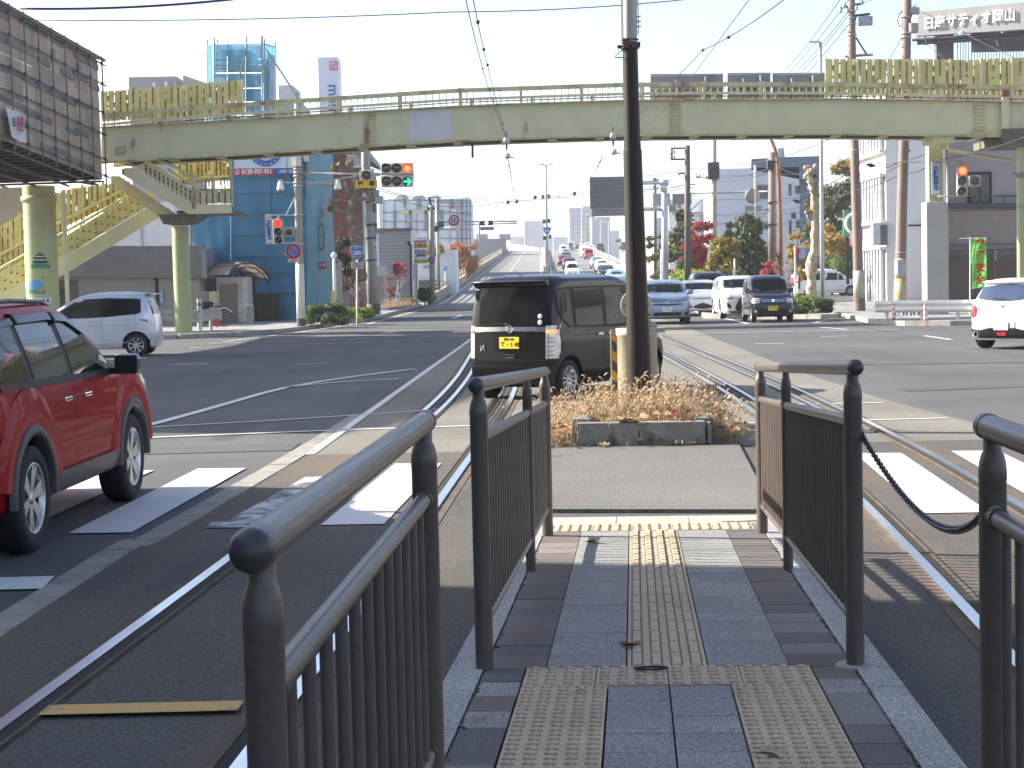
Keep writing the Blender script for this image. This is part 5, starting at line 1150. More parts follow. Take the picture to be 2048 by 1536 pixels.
for Y in(BY-.1, BY+BW+.05):
 rail_strip('handrail', 0, 8.5, 203, 2230, Y, M_CREAMR)
 mb=MB()
 for k in range(200):
  px=212+k*13.6
  if px>2220:break
  p, q=A(px, raily(px)+7, Y+.03), bz(px, 0);q.y=Y+.03;mb.cyl(p, q, .011, seg=5, caps=False)
 BP('railing_lattice', mb, M_CREAMR);mb=MB()
 for k in range(18):
  px=189.5+k*121.8
  if px<203 or px>2220:continue
  p, q=A(px, raily(px)+1, Y+.03), bz(px, 1);q.y=Y+.03;mb.box((p+q)/2+Vector((0, -.01, 0)), (.085, .09, p.z-q.z+.05))
  p=A(px+22, raily(px)+21, Y+.03);q=bz(px+22, 1);q.y=Y+.03;mb.box((p+q)/2, (.075, .07, p.z-q.z))
 BP('railing_posts', mb, M_CREAMR)
 rail_strip('mid_rail', 19.5, 24.5, 203, 2230, Y+.01, M_CREAM);rail_strip('kerb_rail', 27, 29, 203, 2230, Y+.02, M_RUSTY, .03)
def panel_run(name, pts_top, pts_bot, px0, px1, Y, mt, parent, inv, pitch=12.4, studs=True):
 """row of ribbed sheet boards; one mesh of boards and a child of rusty studs"""
 mb=MB();st=MB();n=int((px1-px0)/pitch)
 for i in range(n):
  a, b=px0+(px1-px0)*i/n, px0+(px1-px0)*(i+1)/n;e=(b-a)*.06
  P4=[A(a+e, interp(pts_top, a), Y), A(b-e, interp(pts_top, b), Y), A(b-e, interp(pts_bot, b), Y), A(a+e, interp(pts_bot, a), Y)]
  mb.mat(0);mb.prism([p+Vector((0, 0.0 if i%2 else .03, 0))for p in P4], (0, .025, 0))
  st.smooth=False
  for j, t in enumerate((.12, .42, .72, .93)if i%3 else(.2, .5, .8)):
   c=A(b, lerp(interp(pts_top, b), interp(pts_bot, b), t), Y-.02);st.box(c, (.055, .02, .055))
   if(i*7+j*3)%4<3:c2=A(b, lerp(interp(pts_top, b), interp(pts_bot, b), t+.07), Y-.004);st.box(c2, (.034, .012, .16+.16*((i*5+j)%3)))
 o=obj(name, mb.xf(inv), mt, parent);obj('rust_studs', st.xf(inv), M_RUSTY, o);return o
panel_run('screen_panels', [(203, 183), (272, 178), (483, 160)], [(203, 243), (483, 226)], 203, 484, BY+BW+.12, M_YEL, br, inv)
panel_run('screen_panels', [(1653, 118), (1870, 118.5), (1930, 120), (2060, 114), (2230, 112)], [(1653, 190), (2060, 196), (2230, 200)], 1653, 2228, BY+BW+.12, M_YEL, br, inv, 13.2)
mb=MB()
for px in list(range(1653, 2230, 62)):p, q=A(px, interp([(1653, 117), (1870, 118), (2230, 112)], px), BY+BW+.06), A(px, 192, BY+BW+.06);mb.box((p+q)/2, (.09, .06, p.z-q.z))
for px in range(205, 486, 56):p, q=A(px, interp([(203, 182), (272, 177), (483, 159)], px), BY+BW+.06), A(px, 240, BY+BW+.06);mb.box((p+q)/2, (.09, .06, p.z-q.z))
BP('screen_posts', mb, M_CREAM)
M_GBACK=mat('grey sign back', (0.24, 0.245, 0.265), 0.5, 0.2, var=0.08)
for x0, x1, y0, y1, lb in((1301, 1446, 148, 200, 'wide grey ribbed sign back hung on the footbridge, nearest the dark pole'), (1455, 1541, 146, 198, 'narrow grey ribbed sign back in the middle of the footbridge row'), (1545, 1650, 146, 198, 'grey ribbed sign back on the footbridge next to the yellow screen')):
 P4=[A(x0, y0, BY+BW+.5), A(x1, y0-1, BY+BW+.5), A(x1, y1, BY+BW+.5), A(x0, y1, BY+BW+.5)]
 r=thing('sign_board', lb, 'sign back', P4[3], group='grey sign backs on the footbridge');iv=Matrix.Translation(-P4[3])
 obj('board', MB().prism(P4, (0, .03, 0)).xf(iv), M_GBACK, r);mb=MB()
 for t in(.06, .4, .55, .94):a, b=P4[0].lerp(P4[3], t), P4[1].lerp(P4[2], t);mb.box((a+b)/2+Vector((0, -.03, 0)), (b.x-a.x, .05, .055))
 obj('rib', mb.xf(iv), mat('pale rib', (0.36, 0.36, 0.38), .5, .2), r)
 obj('bracket', MB().box((P4[0].lerp(P4[2], .35))+Vector((0, -.2, -.3)), (.06, .35, .8)).box((P4[1].lerp(P4[3], .25))+Vector((0, -.2, -.3)), (.06, .35, .8)).xf(iv), M_GBACK, r)
tag(obj('hanging_bracket', MB().cyl(A(945, 288, BY+.6), A(945, 316, BY+.6), .04, seg=8).cyl(A(945, 311, BY+.6), A(1010, 318, BY+.6), .008, seg=5), mat('dark steel', (.05, .07, .075), .5, .4)), 'short steel bracket hanging under the middle of the footbridge', 'bracket')
tb_=MB()
for px0 in(756, 1335):
 for i in range(40):p=A(px0+i, 0, BY+.9);q=bz(px0+i, 72.5+1*(i%3));q.y=BY+.9;tb_.cyl(q+Vector((0, 0, .07)), q-Vector((0, 0, .04)), .012, .004, 5)
BP('bird_spikes', tb_, mat('dark spikes', (.06, .06, .07), .6))
def column(px, r, y0, y1, Y, name, label, mats, capY=None):
 base=A(px, y1, Y);base.z=0;top=A(px, y0, Y).z
 c=thing(name, label, 'column', base)
 obj('shaft', MB().cyl((0, 0, 0), (0, 0, top), r, seg=28), mats, c);return c, top
M_COLY=mat('column yellow', (0.39, 0.38, 0.205), 0.65, var=0.08, scale=1.0, stain=(0.30, 0.26, 0.15), stain_amt=(.45, .7), stain_scale=1.2, streak=5)
M_COLG=mat('column green', (0.37, 0.41, 0.205), 0.55, var=0.04)
Y1=58.6
c1, t1=column(90, 31.5/FPX*Y1, 372, 700, Y1, 'bridge_column', 'thick yellow bridge column with pictures stuck on it', M_COLY)
zc=A(90, 470, Y1).z;r1=31.5/FPX*Y1
obj('green_lower_sleeve', MB().cyl((0, 0, 0), (0, 0, zc), r1+.012, seg=28), M_COLG, c1)  # lower shaft greener than the yellow above
obj('collar', MB().lathe([(r1, -.1), (r1+.06, -.08), (r1+.06, .08), (r1, .1)], (0, 0, A(90, 398, Y1).z), 'Z', 28), M_COLY, c1)
mb=MB();pz=A(128, 380, Y1-.3).z;q=A(130.5, 480, Y1-.35)-c1.location
mb.cyl((q.x, q.y, 0), (q.x, q.y, pz), .075, seg=12)
for py in(395, 440, 500, 540):mb.box((q.x-.1, q.y+.1, A(130, py, Y1).z), (.35, .2, .06))
obj('drain_pipe', mb, M_CREAM, c1)
def on_column(px, py, off=.02):
 """point and outward angle on the column face"""
 x=A(px, py, Y1).x-c1.location.x;a=math.asin(max(-1, min(1, x/r1)));return a, A(px, py, Y1).z
def curved(mb, shapes):
 """flat outlines (px,py) wrapped on the column"""
 for k, (poly, rr)in enumerate(shapes):
  xs=[p[0]for p in poly];n_=max(2, int(max(xs)-min(xs)));rows=[]
  for i in range(n_+1):
   px=lerp(min(xs)+.01, max(xs)-.01, i/n_);ys_=[]
   for(xa, ya_), (xb, yb_)in zip(poly, poly[1:]+poly[:1]):
    if(xa-px)*(xb-px)<=0 and xa!=xb:ys_.append(ya_+(yb_-ya_)*(px-xa)/(xb-xa))
   if ys_:rows.append([(sin(on_column(px, y)[0])*(r1+rr), -cos(on_column(px, y)[0])*(r1+rr), on_column(px, y)[1])for y in(min(ys_), max(ys_))])
  mb.grid(rows, False)
SK={n:mat('sticker '+n, c, .5, var=.03)for n, c in(('black', (.03, .03, .04)), ('white', (.7, .72, .7)), ('green', (.05, .22, .12)), ('blue', (.08, .32, .55)), ('brown', (.42, .25, .12)), ('navy', (.03, .06, .25)))}
cs=None
def sticker(name, shapes, mt, parent):mb=MB();curved(mb, shapes);return obj(name, mb, mt, parent, False)
st=sticker('tower_picture', [([(70, 537), (106, 537), (106, 530), (98, 527), (90, 519), (82, 526), (72, 529)], .02)], SK['green'], c1)
sh=[]
for k, (w0, yb, yt)in enumerate(((14, 526, 521), (12.5, 519, 514.5), (9, 512.5, 509.5))):sh.append(([(88-w0, yb), (88+w0+(4 if k==0 else 0), yb), (88+w0*.8, yt), (88-w0*.8, yt)], .024))
sh+=[([(84, 508), (92, 508), (88, 504)], .024), ([(80, 515), (84, 515), (84, 519), (80, 519)], .024)]
sticker('roofs', sh, SK['black'], st);sticker('walls', [([(76, 521.5), (98, 521.5), (97, 519.3), (78, 519.3)], .022), ([(79, 514.5), (96, 514.5), (95, 512.6), (81, 512.6)], .022)], SK['white'], st)
st=sticker('lake_picture', [([(65, 587), (99, 587), (99, 580), (88, 583), (65, 574)], .02)], SK['green'], c1)
sticker('pond', [([(65, 577), (66, 565), (72, 561), (82, 560), (90, 563), (95, 569), (90, 576), (80, 580), (70, 579)], .023)], SK['blue'], st);sticker('path', [([(80, 580), (90, 576), (95, 569), (99, 575), (98, 581), (88, 584)], .0235)], SK['brown'], st);sticker('tuft', [([(90, 557), (97, 557), (94, 553)], .02), ([(66, 556), (71, 556), (69, 554)], .02)], SK['green'], st)
st=sticker('notice_strip', [([(62, 606), (108, 606), (108, 596), (62, 596)], .02)], SK['white'], c1);sticker('strip_marks', [([(64+i*7.2, 604), (69+i*7.2, 604), (69+i*7.2, 598), (64+i*7.2, 598)], .023)for i in range(6)], SK['navy'], st)
Y2=58.8
c2, t2=column(369, 16.5/FPX*Y2, 452, 700, Y2, 'bridge_column', 'slender yellow column holding up the stair landing', M_COLY)
r2=16.5/FPX*Y2;obj('green_lower_sleeve', MB().cyl((0, 0, 0), (0, 0, A(369, 480, Y2).z), r2+.008, seg=24), M_COLG, c2)
mb=MB();q0, q1=A(326, 433, Y2), A(407, 433, Y2);zt=A(365, 430, Y2).z-0;zb_=A(365, 446, Y2).z
cx=c2.location;mb.prism([(q0.x-cx.x, -.9, zt), (q1.x-cx.x, -.9, zt), (q1.x-cx.x-.15, -.9, zb_+.1), (.4, -.9, zb_-.05), (-.4, -.9, zb_-.05), (q0.x-cx.x+.1, -.9, zb_+.1)], (0, 1.8, 0));obj('cross_head', mb, M_UNDER, c2)
stn=thing('bridge_stairs', 'rusty yellow steel stairs climbing to the left end of the footbridge', 'stairs', A(385, 430, 58));inv=Matrix.Translation(-stn.location)
def SP(name, mb, mt, parent=stn):return obj(name, mb.xf(inv), mt, parent)
def band(P, Y, th, mt, name, parent=stn):
 mb=MB().prism([A(px, py, Y)for px, py in P], (0, th, 0));return SP(name, mb, mt, parent)
YA, YB=57.6, 59.3
band([(248, 336), (266, 336), (387, 410), (387, 428), (376, 428), (248, 351)], YA, .06, M_CREAM, 'stringer')
band([(222, 352), (238, 352), (352, 428), (352, 442), (330, 442), (222, 366)], YB, .06, M_CREAM, 'stringer')
mb=MB()
for k in range(13):
 t=(k+.5)/13;a=A(lerp(250, 378, t), lerp(346, 423, t), YA+.05);b=A(lerp(250, 378, t), lerp(346, 423, t), YA+.05);mb.box((a.x-.02, (YA+YB)/2+.02, a.z+.02), (.32, YB-YA-.1, .05));mb.box((a.x-.17, (YA+YB)/2+.02, a.z+.1), (.03, YB-YA-.1, .2))
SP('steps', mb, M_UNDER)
panel=band([(272, 335), (296, 320), (384, 378), (387, 408)], YA+.02, .03, M_CREAM, 'guard_panel')
mb=MB()
for k in range(11):
 t=(k+.5)/11;px=lerp(288, 384, t);y0=lerp(326, 380, t);y1=lerp(340, 404, t)
 for q in(.25, .7):c=A(px, lerp(y0, y1, q), YA);mb.box(c, (.07, .02, .07));mb.box(c-Vector((0, -.01, .12)), (.025, .015, .18))
obj('rust_studs', mb.xf(inv), M_RUSTY, panel)
mb=MB();mb.tube([A(300, 318, YA), A(345, 330, YA), A(386, 357, YA)], .045, 8);mb.tube([A(335, 338, YA), A(386, 371, YA)], .03, 8);mb.box(A(387, 380, YA), (.1, .1, A(387, 352, YA).z-A(387, 428, YA).z));SP('handrail', mb, M_CREAMR)
band([(387, 409), (463, 408), (463, 426), (387, 428)], YA, .08, M_CREAM, 'landing_edge')
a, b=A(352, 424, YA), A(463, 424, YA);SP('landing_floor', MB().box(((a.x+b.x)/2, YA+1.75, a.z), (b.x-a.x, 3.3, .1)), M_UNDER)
panel_run('landing_screen', [(386, 381), (463, 380)], [(386, 408), (463, 407)], 388, 463, YA+.02, M_CREAM, stn, inv, 12.5)
mb=MB()
for y0, y1 in((356, 361), (377, 381)):mb.prism([A(387, y0, YA), A(463, y0, YA), A(463, y1, YA), A(387, y1, YA)], (0, .06, 0))
for k in range(12):px=390+k*6.6;mb.cyl(A(px, 360, YA+.03), A(px, 378, YA+.03), .013, seg=5)
mb.box(A(462, 366, YA+.03), (.08, .08, A(462, 320, YA).z-A(462, 412, YA).z));mb.box(A(425, 370, YA+.03), (.06, .06, .5));SP('landing_railing', mb, M_CREAMR)
panel_run('landing_back_screen', [(350, 322), (463, 319)], [(350, 372), (463, 358)], 352, 463, YA+3.4, M_YEL, stn, inv, 7.0)
mb=MB()
for px in(352, 389, 426, 462):mb.box(A(px, 350, YA+3.33), (.09, .06, 1.9))
mb.prism([A(352, 355, YA+3.3), A(463, 349, YA+3.3), A(463, 354, YA+3.3), A(352, 360, YA+3.3)], (0, .05, 0));SP('landing_back_posts', mb, M_YEL)
YC, YD=60.0, 61.7
band([(318, 402), (322, 432), (136, 544), (0, 624), (-60, 660), (-60, 625), (0, 590), (136, 511)], YC, .06, M_CREAM, 'stringer')
band([(318, 402), (322, 430), (136, 538), (0, 616), (-60, 652), (-60, 620), (0, 588), (136, 509)], YD, .06, M_CREAM, 'stringer')
mb=MB()
for k in range(26):
 t=k/26;c=A(lerp(310, -60, t), lerp(414, 640, t), YC);mb.box((c.x, (YC+YD)/2+.03, c.z), (.32, YD-YC-.1, .05));mb.box((c.x-.16, (YC+YD)/2+.03, c.z-.09), (.03, YD-YC-.1, .2))
SP('steps', mb, M_UNDER)
gp=band([(312, 402), (136, 509), (0, 588), (-60, 622), (-60, 578), (0, 545), (136, 469), (262, 392), (306, 386)], YC+.01, .03, M_YEL, 'guard_panel')
mb=MB()
for k in range(30):
 t=k/29;px=lerp(300, -50, t);yt=interp([(-60, 578), (0, 545), (136, 469), (262, 394), (306, 388)], px);yb=interp([(-60, 622), (0, 588), (136, 509), (312, 402)], px)
 for q in(.3, .75)if k%2 else(.5, .9):mb.box(A(px, lerp(yt, yb, q), YC-.01), (.06, .02, .06))
obj('rust_studs', mb.xf(inv), M_RUSTY, gp)
mb=MB();mb.tube([A(262, 389, YC-.05), A(136, 460, YC-.05), A(0, 537, YC-.05), A(-60, 571, YC-.05)], .045, 8)
for k in range(26):px=258-k*12;y=interp([(-60, 571), (0, 537), (136, 460), (262, 389)], px);mb.cyl(A(px, y, YC-.03), A(px, y+15, YC-.03), .014 if k%4 else .035, seg=5)
SP('handrail', mb, M_YEL)
panel_run('back_screen', [(-60, 488), (0, 452), (57, 420), (136, 378), (230, 366), (256, 362)], [(-60, 562), (0, 530), (136, 450), (258, 392)], -58, 258, YD+.08, M_YEL, stn, inv, 10.5)
mb=MB();mb.tube([A(250, 378, YD-.02), A(136, 436, YD-.02), A(0, 510, YD-.02), A(-60, 543, YD-.02)], .06, 8)
for k in range(8):px=250-k*42;y=interp([(-60, 488), (0, 452), (57, 420), (136, 378), (256, 362)], px);mb.box(A(px, y+35, YD+.03), (.09, .06, 1.4))
SP('back_rail', mb, M_YEL)
pw=thing('boarded_walkway', 'walkway arm at the left wrapped in weathered plywood and scaffold tubes', 'walkway', A(204, 357, 57.3));inv=Matrix.Translation(-pw.location)
def WP(name, mb, mt, parent=pw):return obj(name, mb.xf(inv), mt, parent)
C0=A(203.5, 360, 57.3);L0=A(0, 278, 50.4);dirv=(L0-C0);dirv.z=0;LEN1=dirv.length;dirv.normalize();wdir=Vector((-dirv.y, dirv.x, 0))*1.0
if wdir.x>0:wdir=-wdir
M_PLY=mat('weathered plywood', (0.48, 0.36, 0.27), 0.85, var=0.2, scale=0.7, stain=(0.30, 0.23, 0.18), stain_amt=(.45, .7), stain_scale=0.9, streak=6, fine=.1, fscale=30)
M_PLY2=mat('pale plywood', (0.52, 0.43, 0.30), 0.85, var=0.15, scale=0.9, stain=(0.36, 0.28, 0.2), stain_amt=(.5, .7), stain_scale=0.9, streak=6)
M_PLYR=mat('reddish plywood', (0.44, 0.30, 0.24), 0.85, var=0.18, scale=0.9, stain=(0.26, 0.2, 0.165), stain_amt=(.5, .7), stain_scale=0.9, streak=6)
M_TIMB=mat('grey timber batten', (0.21, 0.195, 0.19), 0.85, var=0.2, scale=2)
M_SCAF=mat('scaffold tube', (0.16, 0.15, 0.145), 0.45, 0.6, var=0.2, scale=5, stain=(.12, .07, .05), stain_scale=4)
ZB0, ZB1=A(203.5, 359, 57.3).z, A(0, 278, 50.4).z;ZT0, ZT1=A(203.5, 120, 57.3).z, A(0, 4, 50.4).z
NEARL=34.0
def zb(t):s=t/LEN1;return ZB0+(ZB1-ZB0)*(s if s<1 else 1+.25*(1-math.exp(-(s-1))))
def zt(t):s=t/LEN1;return ZT0+(ZT1-ZT0)*(s if s<1 else 1+.25*(1-math.exp(-(s-1))))
def wp(t, h, o=0.0, wv=0.0):
 """t metres towards the viewer, h 0..1 up the face, o out from the face, wv back across the walkway"""
 p=C0+dirv*t-wdir*o+wdir*wv;return Vector((p.x, p.y, lerp(zb(t), zt(t), h)))
mb=MB();rr=random.Random(5);nb_=int(NEARL/.92)
for i in range(nb_):
 t0, t1=i*.92, (i+1)*.92-.015
 hs=[0, .34+rr.uniform(-.03, .03), .68+rr.uniform(-.03, .03), 1.0]
 for a, b in zip(hs, hs[1:]):
  mb.mat(rr.choice((0, 0, 1, 2)));o=rr.uniform(0, .02);mb.prism([wp(t0, a+.002, o), wp(t1, a+.002, o), wp(t1, b-.002, o), wp(t0, b-.002, o)], wdir*.02)
WP('plywood', mb, [M_PLY, M_PLY2, M_PLYR])
mb=MB();
for i in range(nb_):
 for h in(.05, .29, .52, .74, .93):
  t0=i*.92+rr.uniform(-.25, .1);t1=t0+rr.uniform(.7, 1.15);hh=h+rr.uniform(-.02, .02)
  if rr.random()<.2 or t0<0:continue
  mb.prism([wp(t0, hh, .05), wp(t1, hh, .05), wp(t1, hh+.045, .05), wp(t0, hh+.045, .05)], wdir*.045)
 if rr.random()<.6:
  t0=i*.92+.6;h=rr.choice((.1, .3, .55, .78));mb.prism([wp(t0, h, .11), wp(t0+.12, h, .11), wp(t0+.12, h+.1, .11), wp(t0, h+.1, .11)], wdir*.09)
WP('batten_planks', mb, M_TIMB)
mb=MB()
for h in(.03, .17, .38, .56, .80, .97):mb.tube([wp(t*2.0, h, .13)for t in range(int(NEARL/2)+1)], .026, 8);mb.cyl(wp(0, h, .13), wp(-.35, h, .13), .026, seg=8)
for i in range(nb_):mb.cyl(wp(i*.92+.02, -.06, .17), wp(i*.92+.02, 1.03, .17), .026, seg=8)
WP('scaffold_lattice', mb, M_SCAF);mb=MB()
for i in range(nb_):
 for h in(.03, .17, .38, .56, .80, .97):mb.box(wp(i*.92+.02, h, .16), (.08, .09, .1))
WP('clamp_bolts', mb, mat('clamp steel', (.1, .1, .11), .5, .5))
mb=MB()
for i in range(int(NEARL/1.8)):
 t0, t1=i*1.8-.1, i*1.8+1.72
 mb.prism([wp(t0, 1.0, .28), wp(t1, 1.0, .28), wp(t1, 1.02, .1, .8)+Vector((0, 0, .06)), wp(t0, 1.02, .1, .8)+Vector((0, 0, .06))], (0, 0, .02))
 mb.prism([wp(t0, .985, .2), wp(t1, .985, .2), wp(t1, 1.0, .26), wp(t0, 1.0, .26)], (0, 0, .02))
rows=[]
WP('roof_sheet', mb, M_TIMB)
WPW=3.6
mb=MB();mb.prism([wp(-.05, 0, 0), wp(LEN1, 0, 0), wp(LEN1, 0, 0, WPW), wp(-.05, 0, 0, WPW)], (0, 0, .05));mb.prism([wp(LEN1, 0, 0), wp(NEARL, 0, 0), wp(NEARL, 0, 0, WPW), wp(LEN1, 0, 0, WPW)], (0, 0, .05))
for i in range(int(NEARL/.5)):
 for w0 in(0.0, ):t=i*.5;mb.box(wp(t, 0, 0, WPW/2)-Vector((0, 0, .06)), (WPW, .34, .05), Matrix.Rotation(math.atan2(wdir.y, wdir.x), 3, 'Z'))
WP('planks', mb, mat('dark planks', (.075, .06, .048), .9, var=.3, scale=2));mb=MB()
for w0 in(.15, 1.2, 2.3, 3.4):mb.tube([wp(t*2.0, -.015, 0, w0)-Vector((0, 0, .12))for t in range(int(NEARL/2)+1)], .04, 8)
mb.cyl(wp(.4, -.02, 0, .1)-Vector((0, 0, .16)), wp(9, -.02, 0, 3.2)-Vector((0, 0, .16)), .03, seg=8);WP('under_tubes', mb, M_SCAF)
mb=MB();mb.prism([wp(0, 0, 0, WPW), wp(LEN1, 0, 0, WPW), wp(LEN1, 1, 0, WPW), wp(0, 1, 0, WPW)], wdir*.03);mb.prism([wp(LEN1, 0, 0, WPW), wp(NEARL, 0, 0, WPW), wp(NEARL, 1, 0, WPW), wp(LEN1, 1, 0, WPW)], wdir*.03)
mb.prism([wp(0, .05, 0), wp(0, .05, 0, WPW), wp(0, .97, 0, WPW), wp(0, .97, 0)], dirv*.03);WP('far_boards', mb, M_PLY)
tb0=5.05
bn=thing('banner', 'white cloth banner with red and black writing on the plywood', 'banner', wp(5.5, .2, .2));ivb=Matrix.Translation(-bn.location)
rows=[]
def find_t(px, py):
 best=None
 for k in range(400):
  t=k*.03;h=(A(px, py, wp(t, 0, .2).y).z-zb(t))/(zt(t)-zb(t));d=abs(A(px, py, wp(t, 0, .2).y).x-wp(t, 0, .2).x)
  if best is None or d<best[0]:best=(d, t, h)
 return best[1], best[2]
T0, H0=find_t(52, 288);T1, H1=find_t(12, 214)
for i in range(11):
 t=lerp(T0, T1, i/10);rows.append([wp(t, lerp(H0, H1, j/8), .2+.05*sin(i*1.3)*(1-j/8)+(.12*(1-j/8)if i>7 else 0))for j in range(9)])
obj('cloth', MB().grid(rows).xf(ivb), mat('white cloth', (.62, .60, .60), .85, var=.06), bn, False)
ang=math.atan2(-dirv.y, -dirv.x);mid=wp((T0+T1)/2, lerp(H0, H1, .56), .3)-bn.location
Mb=Matrix.Translation(mid)@Matrix.Rotation(ang, 4, 'Z')@Matrix.Rotation(radians(90), 4, 'X')
hgt=(zt(5)-zb(5))*(H1-H0)
letters('火災\n防止', hgt*.30, Mb@Matrix.Translation((.1, 0.0, 0)), mat('red ink', (.5, .02, .04), .6), bn, offset=.012, sx=.8, line=.8);letters('日', hgt*.33, Mb@Matrix.Translation((-.55*abs(T1-T0)*.5, .0, 0)), M_INKB, bn, offset=.012, sx=.6);letters('川', hgt*.36, Mb@Matrix.Translation((.36*abs(T1-T0), 0, 0)), M_INKB, bn, offset=.01, sx=.55)
cc=None
for t in(15, 30):
 p=wp(t, 0, 0, WPW/2)
 c, _=(thing('bridge_column', 'yellow column under the boarded walkway', 'column', (p.x, p.y, 0), group='columns under the boarded walkway'), 0);obj('shaft', MB().cyl((0, 0, 0), (0, 0, p.z), .5, seg=20), M_COLY, c)
rt=thing('bridge_landing', 'underside of the right hand stair landing of the footbridge', 'landing', A(2040, 290, BY+1));inv=Matrix.Translation(-rt.location)
a, b=A(1990, 277, BY+.5), A(2300, 282, BY+.5)
obj('floor', MB().box(((a.x+b.x)/2, BY+1.6, a.z-.1), (b.x-a.x, 3.2, .25)).box(((a.x+b.x)/2, BY-.3, a.z), (b.x-a.x, .1, .5)).xf(inv), M_UNDER, rt)
obj('strut', MB().cyl(A(1905, 272, BY+.3), A(1885, 292, BY+.9), .12, seg=8).box(A(1876, 281, BY+.8), (.7, 1.6, .25)).cyl(A(1895, 300, BY+3), A(2045, 325, BY+3), .06, seg=6).xf(inv), M_CREAM, rt)
p=A(2041, 500, 57.5)
cr_=thing('bridge_column', 'slim pale green steel column at the right edge of the view', 'column', (p.x, p.y, 0));obj('shaft', MB().cyl((0, 0, 0), (0, 0, A(2036, 295, 57.5).z), .12, seg=14), M_COLG, cr_)
obj('clamps', MB().cyl((0, 0, A(2041, 345, 57.5).z), (0, 0, A(2041, 355, 57.5).z), .15, seg=14).cyl((0, 0, A(2041, 410, 57.5).z), (0, 0, A(2041, 414, 57.5).z), .14, seg=14).cyl((-.25, 0, A(2041, 347, 57.5).z), (.3, 0, A(2041, 349, 57.5).z), .03, seg=6), mat('grey band', (.3, .32, .33), .5, .3), cr_)
Y3=60.2;p=A(1870, 500, Y3);hw3=22/FPX*Y3
c3=thing('bridge_column', 'steel bridge column with a tall concrete jacket behind the white guardrail', 'column', (p.x, p.y, 0))
obj('jacket', MB().box((0, 0, A(1870, 404, Y3).z/2), (hw3*2, hw3*2, A(1870, 404, Y3).z), None, .05), mat('jacket concrete', (.42, .41, .41), .85, var=.07, scale=.8, stain=(.3, .29, .28), stain_scale=1, streak=3, fine=.08), c3)
obj('shaft', MB().box((0.0, 0, (A(1870, 288, Y3).z+A(1870, 404, Y3).z)/2), (.50, .5, A(1870, 288, Y3).z-A(1870, 404, Y3).z)), M_COLY, c3)
obj('pipe', MB().cyl((.42, -.1, A(0, 405, Y3).z), (.42, -.1, A(0, 290, Y3).z), .06, seg=8).cyl((.62, -.1, A(0, 330, Y3).z), (.62, -.1, A(0, 290, Y3).z), .05, seg=8), M_CREAMR, c3)
# ================================================================== OVERPASS
def med(d):
 return 4.1+.02*(d-208)-(0 if d<380 else .0012*(d-380)**2)
M_OVER=asphalt('overpass asphalt', (0.19, 0.188, 0.185), (0.23, 0.23, 0.22), .4)
M_PARA=mat('parapet concrete', (0.34, 0.30, 0.22), 0.9, var=0.18, scale=.5, stain=(.16, .13, .09), stain_amt=(.5, .7), stain_scale=.6, streak=3)
M_PARAL=mat('pale parapet concrete', (0.50, 0.45, 0.35), 0.9, var=0.12, scale=.5, stain=(.3, .25, .18), stain_amt=(.55, .75), stain_scale=.6, streak=3)
M_WALLD=mat('retaining wall', (0.20, 0.19, 0.165), 0.9, var=0.2, scale=.4, stain=(.1, .09, .075), stain_scale=.4, streak=3)
ds=[100+6*i for i in range(61)]
def off(d, o, h=0.0):return Vector((med(d)+o, d, zr(d)+h))
OL, OR_=-7.7, 8.6
struct('overpass_road', MB().grid([[off(d, OL, .012)for d in ds], [off(d, OR_, .012)for d in ds]], False), M_OVER)
for o in(OL-.32, OR_+.32):
 a=[off(d, o, .0)for d in ds];struct('overpass_wall', MB().grid([[Vector((p.x, p.y, -.05))for p in a], a], False), M_WALLD)
def parapet(name, label, o, h, d0, d1, mt, rail=True, thick=.3):
 dd=[d for d in range(int(d0), int(d1), 5)];root=thing(name, label, 'parapet', off(dd[0], o));iv=Matrix.Translation(-root.location)
 a=[off(d, o-thick/2, -.3)for d in dd];b=[off(d, o-thick/2, h)for d in dd];c=[off(d, o+thick/2, h)for d in dd];e=[off(d, o+thick/2, -.3)for d in dd]
 mb=MB().grid([a, b, c, e], False);mb.add([a[0], b[0], c[0], e[0]], [(0, 1, 2, 3)]);obj('wall', mb.xf(iv), mt, root)
 if rail:
  mb=MB();mb.tube([off(d, o, h+.32)for d in dd], .05, 6);mb.tube([off(d, o, h+.62)for d in dd], .05, 6);obj('rails', mb.xf(iv), M_PARAL, root)
  mb=MB()
  for d in dd[::1]:mb.cyl(off(d, o, h), off(d, o, h+.64), .045, seg=5)
  obj('rail_posts', mb.xf(iv), M_PARAL, root)
 return root
parapet('parapet', 'weathered concrete parapet with rails on the left edge of the overpass', OL-.2, .72, 118, 402, M_PARA)
parapet('parapet', 'sunlit pale concrete parapet with rails on the right edge of the overpass', OR_+.2, .75, 150, 410, M_PARAL)
parapet('parapet', 'low median barrier between the two overpass carriageways', .35, .65, 204, 400, M_PARAL, False, .5)
root=thing('parapet', 'beige parapet of the far bend beyond the overpass crest', 'parapet', A(1070, 500, 470));iv=Matrix.Translation(-root.location)
P_=[A(x, y, Y)for x, y, Y in((950, 497, 520), (975, 494, 512), (1003, 492, 505), (1030, 495, 490), (1060, 499, 470), (1078, 503, 452))]
obj('wall', MB().grid([[p+Vector((0, 0, -1.5))for p in P_], [p+Vector((0, 0, .9 if i>1 else-.2))for i, p in enumerate(P_)], [p+Vector((0, .3, .9 if i>1 else-.2))for i, p in enumerate(P_)]], False).xf(iv), M_PARAL, root)
mb=MB();mb.tube([p+Vector((0, 0, .9))for p in P_[:3]], .08, 5)
for i in range(10):p=P_[0].lerp(P_[2], i/9);mb.cyl(p+Vector((0, 0, -.3)), p+Vector((0, 0, .9)), .07, seg=5)
obj('rails', mb.xf(iv), M_PARAL, root)
lines_=MB()
